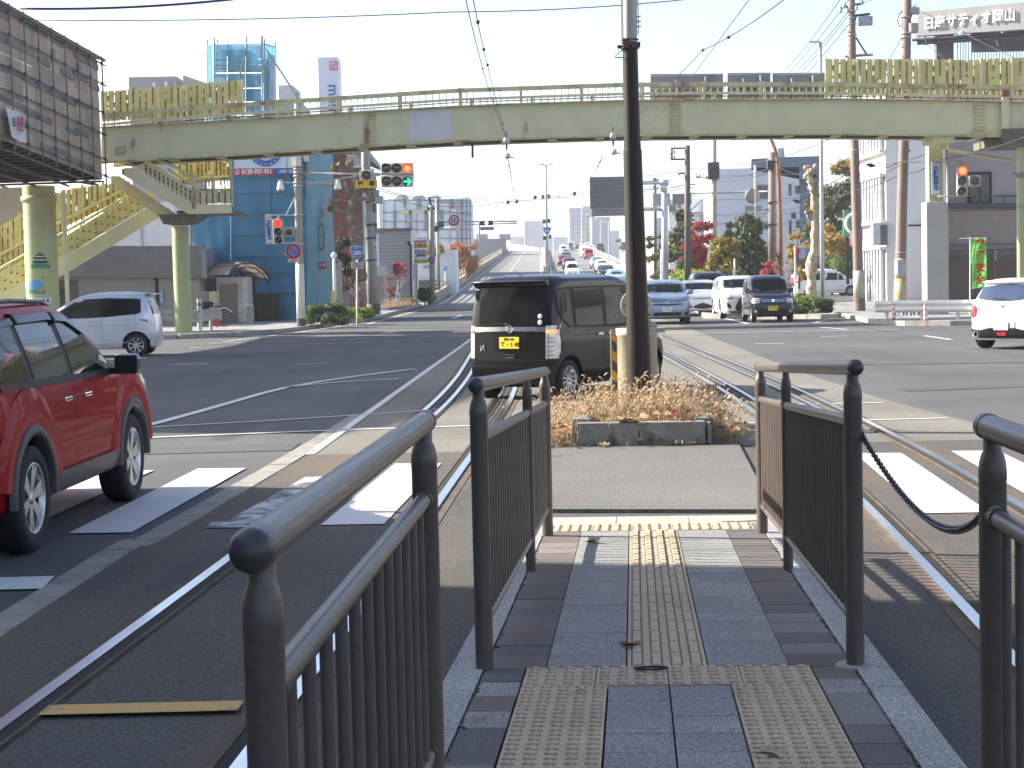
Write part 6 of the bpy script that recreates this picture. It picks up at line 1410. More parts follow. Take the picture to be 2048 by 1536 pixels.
def oline(o, wd, d0, d1, dash=None):
 d=d0
 while d<d1:
  e=min(d1, d+(dash[0]if dash else 12));dd=[lerp(d, e, k/2)for k in range(3)]
  lines_.grid([[off(q, o-wd/2, .03)for q in dd], [off(q, o+wd/2, .03)for q in dd]], False);d+=sum(dash)if dash else 12
oline(OL+.55, .16, 116, 400);oline(-4.0, .15, 120, 400, (6, 4));oline(-.25, .16, 150, 400);oline(1.0, .16, 150, 400);oline(4.6, .15, 130, 400, (6, 4));oline(OR_-.5, .16, 140, 400)
struct('lane_marking', lines_, M_WHITE)
# ================================================================== BUILDINGS
M_WIN=mat('window glass', (.05, .06, .075), .08, var=.3, scale=.7, coat=.6);M_FRAME=mat('grey window frame', (.3, .31, .32), .5)
def building(name, label, x0, x1, Y, depth, ytop, mt, zbase=0.0, group=None, xc=None):
 """box whose front stands at depth Y between two picture columns; returns helper for fitting things on the front"""
 a, b=A(x0, 560, Y), A(x1, 560, Y);H=A((x0+x1)/2, ytop, Y).z
 r=thing(name, label, 'building', ((a.x+b.x)/2, Y, zbase), group=group)
 W=b.x-a.x
 obj('walls', MB().box((0, depth/2, (H-zbase)/2), (W, depth, H-zbase)), mt, r)
 return r, W, H-zbase
def bpos(r, px, py):p=A(px, py, r.location.y);return p-r.location
def rect(r, name, x0, y0, x1, y1, mt, o=.04, th=.05, parent=None):
 a, b=bpos(r, x0, y1), bpos(r, x1, y0)
 return obj(name, MB().box(((a.x+b.x)/2, -o, (a.z+b.z)/2), (b.x-a.x, th, b.z-a.z)), mt, parent or r)
def window(r, x0, y0, x1, y1, mull=1, fm=M_FRAME, o=.03, glass=M_WIN):
 a, b=bpos(r, x0, y1), bpos(r, x1, y0);w, h=b.x-a.x, b.z-a.z;cx, cz=(a.x+b.x)/2, (a.z+b.z)/2;t=min(.09, w*.08)
 mb=MB()
 for s in(-1, 1):mb.box((cx+s*(w/2-t/2), -o, cz), (t, .1, h));mb.box((cx, -o-.005, cz+s*(h/2-t/2)), (w-2*t, .1, t))
 for i in range(mull):mb.box((cx-w/2+w*(i+1)/(mull+1), -o-.01, cz), (t*.7, .08, h-2*t))
 f=obj('window', mb, fm, r);obj('pane', MB().box((cx, -o+.02, cz), (w-t, .04, h-t)), glass, f);return f
M_BLUE=mat('blue site netting', (.055, .20, .33), .7, var=.15, scale=.5, stain=(.033, .14, .255), stain_scale=.5, streak=3)
M_BLUEL=mat('pale blue site netting', (.085, .235, .30), .7, var=.12, scale=.5)
def netting(name, pts, parent, iv, mt, n=26, m_=22, amp=.06, seed=1):
 """sheet with slack folds between the four corner points p00, p10, p11, p01"""
 p00, p10, p11, p01=[Vector(p)for p in pts];rows=[];rr=random.Random(seed);nv=(p10-p00).cross(p01-p00).normalized()
 if nv.y>0:nv=-nv
 for i in range(n+1):
  row=[]
  for j in range(m_+1):
   u, v=i/n, j/m_;p=p00.lerp(p10, u).lerp(p01.lerp(p11, u), v)
   k=amp*(sin(u*17+v*5+seed)*.5+sin(u*7-v*13)*.5+.8*abs(sin(v*pi*4))+rr.uniform(-.2, .2));row.append(p+nv*k)
  rows.append(row)
 return obj(name, MB().grid(rows, True).xf(iv), mt, parent, False)
bl, W, H=building('netted_building', 'narrow building wrapped in blue site netting and scaffolding', 468, 606, 77, 5, 200, mat('plain wall', (.4, .4, .4), .8))
iv=Matrix.Translation(-bl.location)
def q(px, py, Y):return A(px, py, Y)
netting('netting', [q(462, 645, 75.4), q(612, 640, 75.4), q(612, 262, 75.4), q(462, 262, 75.4)], bl, iv, M_BLUE, 30, 40, .10, 1)
netting('netting', [q(612, 640, 75.4), q(665, 630, 83), q(665, 300, 83), q(612, 262, 75.4)], bl, iv, M_BLUEL, 12, 30, .07, 2)
netting('netting', [q(386, 600, 75.8), q(463, 650, 75.5), q(463, 420, 75.5), q(386, 420, 75.8)], bl, iv, M_BLUE, 14, 20, .09, 3)
mb=MB()
for y in(385, 430, 470, 512, 545, 585):mb.cyl(q(455, y, 75.2), q(614, y+1, 75.2), .035, seg=6)
for px in(464, 540, 612):mb.cyl(q(px, 640, 75.2), q(px, 250, 75.2), .035, seg=6)
mb.cyl(q(665, 630, 82.9), q(665, 300, 82.9), .04, seg=6);mb.cyl(q(463, 655, 75.1), q(463, 300, 75.1), .05, seg=6)
obj('scaffold', mb.xf(iv), mat('blue grey tube', (.06, .17, .27), .6, .0), bl)
netm, N, L, b=newmat('thin blue netting');b.inputs['Base Color'].default_value=(.05, .26, .42, 1);b.inputs['Roughness'].default_value=.8
tr=N.new('ShaderNodeBsdfTransparent');msx=N.new('ShaderNodeMixShader');msx.inputs[0].default_value=.66;tl=N.new('ShaderNodeBsdfTranslucent');tl.inputs[0].default_value=(.07, .30, .45, 1)
ms2=N.new('ShaderNodeMixShader');ms2.inputs[0].default_value=.5;L.new(b.outputs[0], ms2.inputs[1]);L.new(tl.outputs[0], ms2.inputs[2])
L.new(tr.outputs[0], msx.inputs[1]);L.new(ms2.outputs[0], msx.inputs[2]);L.new(msx.outputs[0], N['Material Output'].inputs[0])
tw=thing('scaffold_tower', 'tall scaffold tower draped in see-through blue net above the roof', 'scaffolding', A(485, 262, 78));iv=Matrix.Translation(-tw.location)
F=[(430, 84), (524, 82)];
netting('front_net', [q(428, 262, 76.5), q(524, 262, 76.5), q(524, 84, 76.5), q(428, 86, 76.5)], tw, iv, netm, 16, 16, .05, 4);netting('side_net', [q(524, 262, 76.5), q(552, 262, 80.5), q(550, 92, 80.5), q(524, 84, 76.5)], tw, iv, netm, 8, 16, .05, 5)
netting('side_net', [q(415, 262, 80.5), q(428, 262, 76.5), q(428, 86, 76.5), q(414, 90, 80.5)], tw, iv, netm, 6, 16, .05, 6);netting('back_net', [q(415, 262, 81), q(552, 262, 81), q(550, 92, 81), q(414, 90, 81)], tw, iv, netm, 12, 12, .05, 7)
mb=MB()
for px, Y, yt in((428, 76.4, 76), (492, 76.4, 73), (524, 76.4, 72), (528, 76.6, 78), (550, 80.6, 84), (414, 80.6, 80), (434, 80.8, 80), (456, 76.5, 84)):mb.cyl(q(px, 262, Y), q(px, yt, Y), .045, seg=6)
for y in(88, 120, 131, 137, 147, 152, 178, 205, 232):mb.cyl(q(428, y, 76.4), q(524, y-1, 76.4), .03, seg=5);mb.cyl(q(524, y-1, 76.4), q(551, y+6, 80.6), .03, seg=5)
mb.cyl(q(475, 170, 76), q(494, 90, 76.3), .045, seg=6);mb.cyl(q(532, 98, 76.2), q(616, 226, 74), .04, seg=6);mb.cyl(q(594, 185, 75), q(594, 215, 75), .05, seg=6)
obj('tubes', mb.xf(iv), mat('steel tube', (.3, .38, .42), .45, .5), tw)
mb=MB();p=q(485, 262, 78.6);t=q(485, 98, 78.6);mb.cyl(p-Vector((.3, 0, 0)), t-Vector((.3, 0, .1)), .75, seg=20);mb.cyl(p+Vector((.75, 0, 0)), t+Vector((.75, .3, -.3)), .7, seg=20);obj('tank', mb.xf(iv), mat('pale tank', (.45, .5, .52), .5), tw)
bn1=thing('banner', 'large white banner with a blue ring emblem and phone number on the blue netting', 'banner', A(540, 350, 74.9));iv=Matrix.Translation(-bn1.location)
def onb(px, py, o=0.0):return A(px, py, 74.9-o)-bn1.location
obj('white_cloth', MB().prism([onb(468, 337), onb(597, 336), onb(597, 255), onb(468, 255)], (0, .02, 0)), mat('banner white', (.55, .62, .68), .7, var=.04), bn1)
obj('red_band', MB().prism([onb(467.5, 351.5), onb(548, 350), onb(548, 336.2), onb(467.5, 337.2)], (0, .02, 0)), mat('banner red', (.42, .03, .08), .6), bn1);obj('blue_band', MB().prism([onb(548.2, 350), onb(597, 349), onb(597, 335.7), onb(548.2, 336.2)], (0, .02, 0)), mat('banner blue', (.03, .09, .32), .6), bn1)
M_IW=mat('white ink', (.75, .75, .76), .6);M_IBL=mat('blue ink', (.02, .10, .42), .6)
sc=75/FPX
letters('0120-957-951', 12.2*sc, facing(onb(514, 343.6, .03)), M_IW, bn1, offset=.008, sx=.88);letters('☎', 10*sc, facing(onb(474.5, 344, .03)), M_IW, bn1, sx=.9);letters('minato', 13*sc, facing(onb(576, 341.6, .03)), M_IW, bn1, sx=.95)
c=onb(531, 300, .03);mb=MB();
for r0, r1_ in((27, 32.5), (21, 26)):mb.lathe([(r0*sc, 0), (r0*sc, -.012), (r1_*sc, -.012), (r1_*sc, 0)], c, 'Y', 48)
obj('ring', mb, M_IBL, bn1)
for i, chx in enumerate('まちの外壁塗装'):
 a=radians(-60+i*20-90);Mx=facing(c+Vector((cos(a)*29.7*sc, -.02, sin(a)*29.7*sc)))@Matrix.Rotation(a+pi/2, 4, 'Z');letters(chx, 4.6*sc, Mx, M_IW, bn1)
letters('地域に一番', 7*sc, facing(onb(531, 322, .03)), M_IW, bn1)if False else None
bn2=thing('banner', 'tall narrow white banner with orange writing and a grey oval on the netting', 'banner', A(642, 470, 79));
def onc(px, py, o=0.0):return A(px, py, 79-o)-bn2.location
obj('cloth', MB().prism([onc(637, 511), onc(651, 511), onc(650, 411), onc(634, 408)], (0, .02, 0)), mat('banner pale', (.5, .5, .55), .7, var=.05), bn2);s2=79/FPX
letters('外壁\n塗装', 7.5*s2, facing(onc(643, 427, .03)), mat('orange ink', (.6, .12, .05), .6), bn2, offset=.006);mb=MB()
for k in range(28):a, b2=2*pi*k/28, 2*pi*(k+1)/28;f=lambda t:onc(643+cos(t)*5.5, 474+sin(t)*27, .03);mb.cyl(f(a), f(b2), .03, seg=5)
obj('oval', mb, mat('grey blue ink', (.12, .16, .26), .6), bn2);letters('K', 9*s2, facing(onc(643, 474, .03)), MATS['grey blue ink'], bn2)
bn3=thing('banner', 'small red and white notice hung low on the blue netting', 'banner', A(645, 530, 79));o3=lambda px, py, o=0.0:A(px, py, 79-o)-bn3.location
obj('board', MB().prism([o3(637, 538), o3(653, 538), o3(652, 523), o3(637, 523)], (0, .02, 0)), mat('notice red', (.5, .1, .09), .6), bn3);letters('工事', 6*s2, facing(o3(645, 530, .03)), M_IW, bn3, offset=.004)
gr, W, H=building('shutter_garage', 'low garage with a grey ribbed fascia and a closed roller shutter', 60, 400, 72, 8, 500, mat('garage wall', (.33, .30, .26), .85, var=.1, scale=.5))
M_RIB=mat('grey ribbed metal', (.20, .20, .205), .5, .2, var=.08)
mb=MB();iv=Matrix.Translation(-gr.location)
for i in range(58):a, b2=bpos(gr, 175+i*4.0, 556), bpos(gr, 175+i*4.0+2.4, 492);mb.box(((a.x+b2.x)/2, -.22, (a.z+b2.z)/2), (b2.x-a.x, .08, b2.z-a.z))
a, b2=bpos(gr, 60, 556), bpos(gr, 407, 491);mb.box(((a.x+b2.x)/2, .1, (a.z+b2.z)/2), (b2.x-a.x, .6, b2.z-a.z));obj('fascia', mb, M_RIB, gr)
rect(gr, 'side_fascia', 408, 498, 416, 557, mat('smooth grey metal', (.22, .22, .235), .5, .2), -.5, 2.0)
mb=MB();M_SHUT=mat('roller shutter', (.27, .26, .25), .45, .3, var=.06)
a, b2=bpos(gr, 160, 650), bpos(gr, 311, 560);n=30
for i in range(n):z=lerp(a.z, b2.z, (i+.5)/n);mb.box(((a.x+b2.x)/2, -.03, z), (b2.x-a.x, .06, (b2.z-a.z)/n*.8))
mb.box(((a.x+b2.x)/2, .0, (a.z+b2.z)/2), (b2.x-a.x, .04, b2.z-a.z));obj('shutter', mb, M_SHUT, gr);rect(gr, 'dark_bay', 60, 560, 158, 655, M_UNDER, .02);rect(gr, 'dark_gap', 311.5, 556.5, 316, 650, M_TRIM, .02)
sgn=rect(gr, 'notice_board', 321, 579, 327.5, 609, mat('blue notice', (.2, .28, .38), .6), .06);p=bpos(gr, 324.2, 594);letters('月\n極\n駐\n車\n場', .115, facing(p+Vector((0, -.1, 0))), M_IW, sgn, line=.75)
r, W, H=building('white_block', 'white panelled building peeping between the stairs and the garage roof', 215, 352, 84, 6, 405, mat('white panels', (.52, .54, .58), .7, var=.04));rect(r, 'panel_joint', 283, 410, 284.2, 500, mat('joint grey', (.3, .32, .35), .7), .01)
r, W, H=building('grey_box_building', 'small grey flat topped block beside the slender yellow column', 384, 404, 78, 4, 448, mat('slate grey cladding', (.14, .14, .15), .7, var=.05));rect(r, 'parapet_cap', 383, 446, 405, 450, M_RIB, .05, .3)
r, W, H=building('concrete_building', 'stained beige concrete building behind the thick bridge column', -120, 62, 70, 6, 376, mat('beige concrete', (.34, .29, .19), .85, var=.12, scale=.6, stain=(.2, .17, .11), stain_scale=.7, streak=3))
r, W, H=building('grey_house_top', 'grey walled roof block showing over the left screen of the footbridge', 272, 366, 110, 10, 153, mat('warm grey wall', (.30, .295, .29), .8, var=.05))
window(r, 304, 164, 312, 176, 0, M_FRAME, .03, mat('bright pane', (.7, .72, .75), .3));window(r, 328, 162, 336, 176, 0, M_FRAME, .03, MATS['bright pane'])
obj('roof_slope', MB().prism([bpos(r, 366, 150), bpos(r, 430, 172), bpos(r, 430, 200), bpos(r, 366, 200)], (0, 6, 0)), mat('warm grey wall', (.30, .295, .29)), r)
mb=MB()
p=bpos(r, 290, 152);mb.cyl(p+Vector((0, 2, 0)), p+Vector((0, 2, 1.05)), .02, seg=5)
for h, w_ in((.98, .55), (.72, .9), (.5, .35)):mb.cyl(p+Vector((-w_, 2, h)), p+Vector((w_, 2, h-.03)), .012, seg=4)
obj('antenna', mb, mat('dull aluminium', (.4, .41, .42), .5, .5), r)
r, W, H=building('roof_hut', 'pale stair hut on a roof behind the footbridge railing', 569, 597, 105, 4, 170, mat('pale wall', (.5, .5, .5), .8, var=.05));mb=MB();p=bpos(r, 587, 170);mb.cyl(p+Vector((0, 1, 0)), p+Vector((0, 1, 1.1)), .02, seg=5);mb.cyl(p+Vector((-.1, 1, 1.1)), p+Vector((.4, 1, 1.12)), .015, seg=4);obj('antenna', mb, MATS['dull aluminium'], r)
r, W, H=building('sign_tower', 'slim white sign tower with a red seal and blue letters beyond the bridge', 649, 688, 112, 2.2, 114, mat('white sign panel', (.66, .68, .74), .5, var=.03))
M_SEAL=mat('red seal', (.55, .03, .10), .5)
a=bpos(r, 668, 131);mb=MB().box((a.x, -.03, a.z), (.56, .05, .56), None, .02);e=obj('seal', mb, M_SEAL, r);letters('現代\n仏壇', .25, facing(a+Vector((0, -.07, 0))), M_IW, e, offset=.004, line=.95)
a=bpos(r, 666.5, 195);letters('memoria', 1.0, facing(a+Vector((0, -.04, -.95)))@Matrix.Rotation(radians(-90), 4, 'Z'), M_IBL, r, offset=.012)
r, W, H=building('hall_sign', 'white upright shop sign with blue letters above the entrance on the left', 742, 757, 96, .8, 466, MATS['white sign panel'])
a=bpos(r, 748.5, 520);letters('memoria', .92, facing(a+Vector((0, -.05, 0)))@Matrix.Rotation(radians(-90), 4, 'Z'), M_IBL, r, offset=.01);a=bpos(r, 757, 462);obj('striped_flag', MB().box((a.x+.0, -.2, a.z), (.22, .05, .3)).xf(Matrix.Identity(4)), mat('shop green', (.08, .28, .16), .5), r);obj('striped_flag', MB().box((a.x+.25, -.2, a.z), (.22, .05, .3)), M_SEAL, r)
r, W, H=building('brick_house', 'dark red brick building with a tiled eave and balcony behind the pollard tree', 655, 716, 98, 10, 292, mat('red brick', (.15, .035, .028), .8, var=.2, scale=1.5, stain=(.09, .03, .028), stain_scale=2))
mb=MB();e0, e1, e2=bpos(r, 690, 302), bpos(r, 748, 326), bpos(r, 718, 290);mb.prism([e0+Vector((0, -1.2, 0)), e1+Vector((0, -1.2, 0)), e1+Vector((0, -1.2, .12)), e2+Vector((-.5, -1.2, .8))], (0, 10, 0))
obj('roof', mb, mat('slate tiles', (.14, .155, .18), .55, var=.15, scale=3), r)
a, b2=bpos(r, 697, 335), bpos(r, 728, 312);mb=MB()
for i in range(9):x=lerp(a.x, b2.x, (i+.5)/9);mb.box((x, -.75, (a.z+b2.z)/2), (.06, .06, b2.z-a.z))
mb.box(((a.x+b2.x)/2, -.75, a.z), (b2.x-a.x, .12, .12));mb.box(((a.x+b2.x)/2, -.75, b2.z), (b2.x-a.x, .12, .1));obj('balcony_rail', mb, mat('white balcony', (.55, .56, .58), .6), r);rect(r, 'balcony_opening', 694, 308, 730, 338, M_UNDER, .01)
obj('wing_wall', MB().box((bpos(r, 722, 420).x, 3, bpos(r, 722, 338).z/2), (.9, 6, bpos(r, 722, 338).z)), MATS['red brick'], r)
rect(r, 'roof_band', 655, 292, 700, 300, M_UNDER, .3, .6)
r, W, H=building('grey_clad_house', 'pale grey house with horizontal cladding and no windows on its street end', 757, 824, 112, 8, 460, mat('grey cladding boards', (.62, .61, .58), .7, var=.05));mb=MB();a, b2=bpos(r, 757, 615), bpos(r, 823, 462)
for i in range(22):z=lerp(a.z, b2.z, i/22);mb.box(((a.x+b2.x)/2, -.012, z), (b2.x-a.x, .024, .025))
obj('cladding_lines', mb, mat('cladding joint', (.27, .28, .28), .8), r);rect(r, 'eave', 755, 456, 825, 462, M_RIB, .1, .3);mb=MB();p0, p1=bpos(r, 822, 492), bpos(r, 823, 612);mb.cyl(p0+Vector((0, -.1, 0)), p1+Vector((0, -.1, 0)), .06, seg=6);mb.tube([p0+Vector((0, -.1, 0)), p0+Vector((-.12, -.12, .15)), p0+Vector((-.16, -.12, .3))], .09, 6);obj('drain_pipe', mb, M_TRIM, r)
r, W, H=building('entrance_block', 'beige entrance porch block with a grey door bay beside the leaning utility pole', 750, 768, 95, 3, 532, mat('beige render', (.46, .43, .37), .8, var=.05));rect(r, 'door_bay', 752, 552, 766, 610, mat('grey door', (.21, .215, .23), .6), .02)
wbm=mat('white sheeting', (.62, .66, .72), .6, var=.05, scale=.2, stain=(.5, .55, .62), stain_scale=.15)
r, W, H=building('sheeted_apartments', 'wide apartment block wrapped in white scaffold sheets', 762, 944, 190, 16, 398, wbm)
mb=MB()
for x in range(768, 944, 8 if False else 22):a, b2=bpos(r, x, 520), bpos(r, x, 398);mb.cyl(a+Vector((0, -.1, 0)), b2+Vector((0, -.1, 0)), .05, seg=4)
for x in(915, 925, 933, 941):a, b2=bpos(r, x, 520), bpos(r, x, 398);mb.cyl(a+Vector((0, -.12, 0)), b2+Vector((0, -.12, 0)), .07, seg=4)
for y in(400, 425, 443, 459, 476):a, b2=bpos(r, 764, y), bpos(r, 944, y+1);mb.cyl(a+Vector((0, -.1, 0)), b2+Vector((0, -.1, 0)), .06, seg=4)
obj('scaffold', mb, mat('dark tube', (.16, .19, .23), .5), r);mb=MB()
for x, y in((790, 430), (821, 430), (852, 430), (790, 452), (821, 452), (852, 452), (840, 408), (810, 405), (875, 408), (905, 408), (884, 430)):a=bpos(r, x, y);mb.box(a+Vector((0, -.15, 0)), (.3, .1, 1.1))
obj('tie_marks', mb, MATS['dark tube'], r);a, b2=bpos(r, 800, 425), bpos(r, 858, 424);obj('yellow_band', MB().box(((a.x+b2.x)/2, -.15, a.z), (b2.x-a.x, .1, .25)), mat('yellow band', (.6, .55, .2), .6), r)
mb=MB()
for x in(804, 840, 872):p=bpos(r, x, 396);mb.prism([p+Vector((-1.2, 2, -.2)), p+Vector((.6, 2, -.2)), p+Vector((.2, 2, .45)), p+Vector((-.6, 2, .35))], (0, 6, 0))
obj('roof_bumps', mb, mat('grey canopy', (.32, .35, .4), .7), r);rect(r, 'faded_sign', 878, 403, 899, 406.5, mat('faded red', (.55, .35, .33), .7), .16);rect(r, 'faded_sign', 912, 404, 920, 417, MATS['faded red'], .16)
r, W, H=building('white_shed', 'low white building behind the builders sign by the overpass foot', 826, 912, 140, 8, 500, mat('white wall', (.62, .66, .7), .7, var=.04));rect(r, 'low_wall', 826, 560, 880, 600, mat('dark low wall', (.1, .095, .08), .8), .3, .5);rect(r, 'shade_panel', 846, 530, 862, 537, M_FRAME, .05);rect(r, 'roof_box', 858, 488, 885, 502, mat('old plaster', (.42, .41, .38), .8), .1, 3)
r, W, H=building('dark_wall_building', 'long low dark grey wall beside the overpass seen over the red tree', 906, 1014, 330, 10, 478, mat('dark grey wall', (.2, .2, .215), .8))
mb=MB();
for x in(964, 1010):a=bpos(r, x, 474);mb.box(a+Vector((0, 2, 0)), (2.2, 2, 1.2))
obj('roof_units', mb, M_FRAME, r)
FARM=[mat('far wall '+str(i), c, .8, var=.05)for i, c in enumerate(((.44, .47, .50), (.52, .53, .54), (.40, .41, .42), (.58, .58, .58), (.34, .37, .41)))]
for n_, lb, x0, x1, Y, yt, k in(('far_block', 'pale blue block far beyond the crest, left of the shield sign', 1051, 1090, 620, 442, 0), ('far_shed', 'wide low pale blue shed far off below the pale blue block', 1022, 1062, 640, 473, 1), ('far_shed', 'pale blue hall on the skyline right of the median lamp post', 1090, 1142, 680, 474, 1), ('far_tower', 'grey apartment tower with rows of small windows on the skyline', 1141, 1192, 600, 415, 2), ('far_tower', 'paler blue slab joined to the apartment tower', 1184, 1222, 590, 434, 4), ('far_tower', 'thin white tower on the skyline left of the dark pole', 1222, 1240, 640, 461, 3)):
 r, W, H=building(n_, lb, x0, x1, Y, 14, yt, FARM[k])
 if n_=='far_tower' and W>7:
  mb=MB()
  for i in range(5):
   for j in range(9):a=bpos(r, lerp(x0, x1, (i+.6)/5.4), yt+9+j*8.5);mb.box(a+Vector((0, -.05, 0)), (.55 if(i+j)%3 else .9, .1, .7))
  obj('windows', mb, mat('far window', (.2, .26, .33), .4), r)
 if x0==1141:rect(r, 'roof_unit', 1166, 411, 1180, 416, FARM[0], -4, 3)
# ================================================================== RIGHT HAND SIDE
M_WWALL=mat('white tiled wall', (.74, .70, .66), .7, var=.04, scale=.6, stain=(.45, .43, .41), stain_amt=(.62, .8), stain_scale=.7, streak=4)
wb=thing('white_office', 'white office building with tall dark vertical windows on its sunlit flank', 'building', A(1774, 608, 86));wl=wb.location.copy();wl.z=0;wb.location=wl
wx=A(1774, 560, 86).x;XE=A(1892, 560, 86).x;HW=A(1774, 175, 86).z
M_PFLUTE=mat('pale fluted panel', (.56, .56, .57), .6, var=.05)
obj('walls', MB().box(((XE-wx)/2, 3.2, HW/2), (XE-wx, 6.4, HW)), M_WWALL, wb)
def wz(py):return A(1774, py, 86).z
fl=[(613, 498), (441, 352), (300, 250)]
for k, (yb, yt)in enumerate(fl):
 z0, z1=wz(yb), wz(yt);mb=MB();mb.box((-.02, 3.2, (z0+z1)/2), (.06, 5.9, z1-z0));f=obj('window_band', mb, mat('dark band glass', (.06, .065, .075), .12, coat=.5), wb)
 mb=MB()
 for i in range(9):mb.box((-.12, .5+i*.68, (z0+z1)/2), (.22, .3, z1-z0))
 obj('fins', mb, M_PFLUTE, f)
mb=MB()
for yb in(496, 443, 350, 302):mb.box((-.16, 3.2, wz(yb)), (.32, 6.5, .14))
obj('ledges', mb, M_WWALL, wb)
mb=MB();mb.box((-.3, -.1, wz(468)), (.9, .5, wz(445)-wz(490)), None, .02);obj('sign_box', mb, mat('weathered box', (.55, .54, .53), .7), wb)
obj('box_window', MB().box((-.2, -.36, wz(470)), (.35, .04, 1.0)), M_WIN, wb)
mb=MB();mb.cyl((1.9, -.08, wz(420)), (1.9, -.08, wz(475)), .07, seg=6)
for py in(452, ):mb.tube([(1.1, -.05, wz(py)), (1.8, -.05, wz(py)), (1.9, -.06, wz(py+5))], .04, 6)
mb.tube([(2.3, -.08, wz(560)), (2.6, -.08, wz(562)), (2.8, -.08, wz(575))], .03, 6);obj('pipes', mb, M_TRIM, wb)
obj('brown_shutter', MB().box((2.05, -.03, wz(560)), (.55, .06, wz(523)-wz(600))), mat('brown shutter', (.27, .17, .13), .7), wb)
bb, W, H=building('tiled_apartments', 'pinkish brown tiled building with a balcony and dark barred ground floor', 1886, 2260, 88, 12, 280, mat('mauve render', (.34, .28, .28), .85, var=.05, scale=.7))
bt=mat('pink brown tile', (.36, .27, .23), .75, var=.08, scale=2)
rect(bb, 'tiled_front', 1886, 416, 2260, 489, bt, .08, .16);mb=MB();a, b2=bpos(bb, 1886, 489), bpos(bb, 2260, 416)
for i in range(14):z=lerp(a.z, b2.z, i/14);mb.box(((a.x+b2.x)/2, -.165, z), (b2.x-a.x, .012, .02))
obj('tile_lines', mb, mat('tile joint', (.24, .18, .16), .8), bb)
mb=MB()
for y in(393, 409, 414):a, b2=bpos(bb, 1884, y), bpos(bb, 2260, y-2);mb.cyl(a+Vector((0, -.3, 0)), b2+Vector((0, -.3, 0)), .045 if y!=414 else .09, seg=6)
for x in range(1884, 2260, 60):mb.cyl(bpos(bb, x, 414)+Vector((0, -.3, 0)), bpos(bb, x, 393)+Vector((0, -.3, 0)), .04, seg=6)
obj('balcony_rail', mb, mat('dark rail', (.09, .095, .11), .5), bb)
window(bb, 1935, 344, 1982, 408, 1, M_TRIM, .06, mat('dusk glass', (.08, .085, .095), .1, coat=.5));mb=MB();a=bpos(bb, 1946, 405)
for k in range(7):mb.box(a+Vector((-.15+k*.06, -.2, .12+.05*(k%3))), (.05, .02, .2), Matrix.Rotation(.4*(k-3), 3, 'Y'))
obj('balcony_plant', mb, leafmat('orange plant', (.35, .2, .03), (.5, .35, .06)), bb)
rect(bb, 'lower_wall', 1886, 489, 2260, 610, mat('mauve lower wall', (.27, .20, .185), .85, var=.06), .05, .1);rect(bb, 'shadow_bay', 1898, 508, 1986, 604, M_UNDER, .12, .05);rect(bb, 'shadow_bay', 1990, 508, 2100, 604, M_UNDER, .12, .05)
rect(bb, 'lintel', 1886, 490, 2260, 500, mat('pale lintel', (.38, .33, .31), .8), .2, .3);rect(bb, 'pillar', 1986, 500, 1990, 610, MATS['pale lintel'], .2, .2)
gt=thing('bar_fence', 'dark brown barred fence in front of the tiled building', 'fence', A(1890, 612, 84));g0=gt.location;mb=MB();z0, z1=0.15, A(1950, 522, 84).z
gt.location=(g0.x, 84, 0)
xe=A(2120, 560, 84).x-g0.x
for i in range(80):x=xe*i/80;mb.box((x, 0, (z0+z1)/2), (.05, .03, z1-z0))
obj('bars', mb, mat('dark brown bars', (.07, .04, .035), .5), gt);mb=MB()
for z in(z0+.1, z1-.12):mb.box((xe/2, -.02, z), (xe, .05, .07))
obj('rails', mb, MATS['dark brown bars'], gt)
ds_=thing('roof_sign', 'long grey roof sign with white characters on a steel frame', 'sign', A(1835, 75, 100));iv=Matrix.Translation(-ds_.location)
P4=[A(1796, 32, 104), A(1835, 24, 100), A(2060, 3, 96), A(2200, -12, 94)];Q4=[A(1796, 76, 104), A(1835, 72, 100), A(2060, 58, 96), A(2200, 47, 94)]
M_SGREY=mat('grey sign panel', (.25, .245, .245), .6, var=.06, scale=.5, stain=(.2, .19, .18), stain_scale=.5, streak=4)
mb=MB();mb.grid([P4, Q4], False);mb.grid([[p+Vector((0, .5, 0))for p in P4], [p+Vector((0, .5, 0))for p in Q4]], False);mb.add([P4[0], P4[0]+Vector((0, .5, 0)), Q4[0]+Vector((0, .5, 0)), Q4[0]], [(0, 1, 2, 3)]);mb.grid([P4, [p+Vector((0, .5, 0))for p in P4]], False);obj('panel', mb.xf(iv), M_SGREY, ds_)
c=A(1938, 40, 98.0);d=(A(2060, 28, 96)-A(1835, 51, 100));yaw=math.atan2(d.y, d.x);rl=math.atan2(d.z, math.hypot(d.x, d.y))
c=A(1938, 40, 98.1);nrm=Vector((sin(yaw), -cos(yaw), 0))
letters('日産サティオ岡山', .80, Matrix.Translation(c+nrm*.06-ds_.location)@Matrix.Rotation(yaw, 4, 'Z')@Matrix.Rotation(-rl, 4, 'Y')@Matrix.Rotation(radians(90), 4, 'X'), mat('white sign letters', (.85, .85, .85), .5), ds_, offset=.011, depth=.05, sx=.86)
mb=MB()
for x in(1850, 1900, 1950, 2000, 2050, 2100):mb.cyl(A(x, 72, 99), A(x+4, 90, 99), .06, seg=5);mb.cyl(A(x, 90, 99), A(x+25, 72, 99.2), .05, seg=5)
mb.cyl(A(1825, 80, 100), A(2200, 55, 95), .09, seg=6);mb.cyl(A(1835, 86, 100), A(2200, 64, 95), .12, seg=6)
obj('frame', mb.xf(iv), mat('dark frame steel', (.07, .065, .07), .6, .3), ds_);mb=MB()
mb.box(A(1888, 100, 100), (1.0, .5, 2.2));mb.box(A(2020, 78, 99), (4.4, .4, 1.4))
obj('legs', mb.xf(iv), mat('shadowed steel', (.10, .09, .105), .7), ds_);mb=MB()
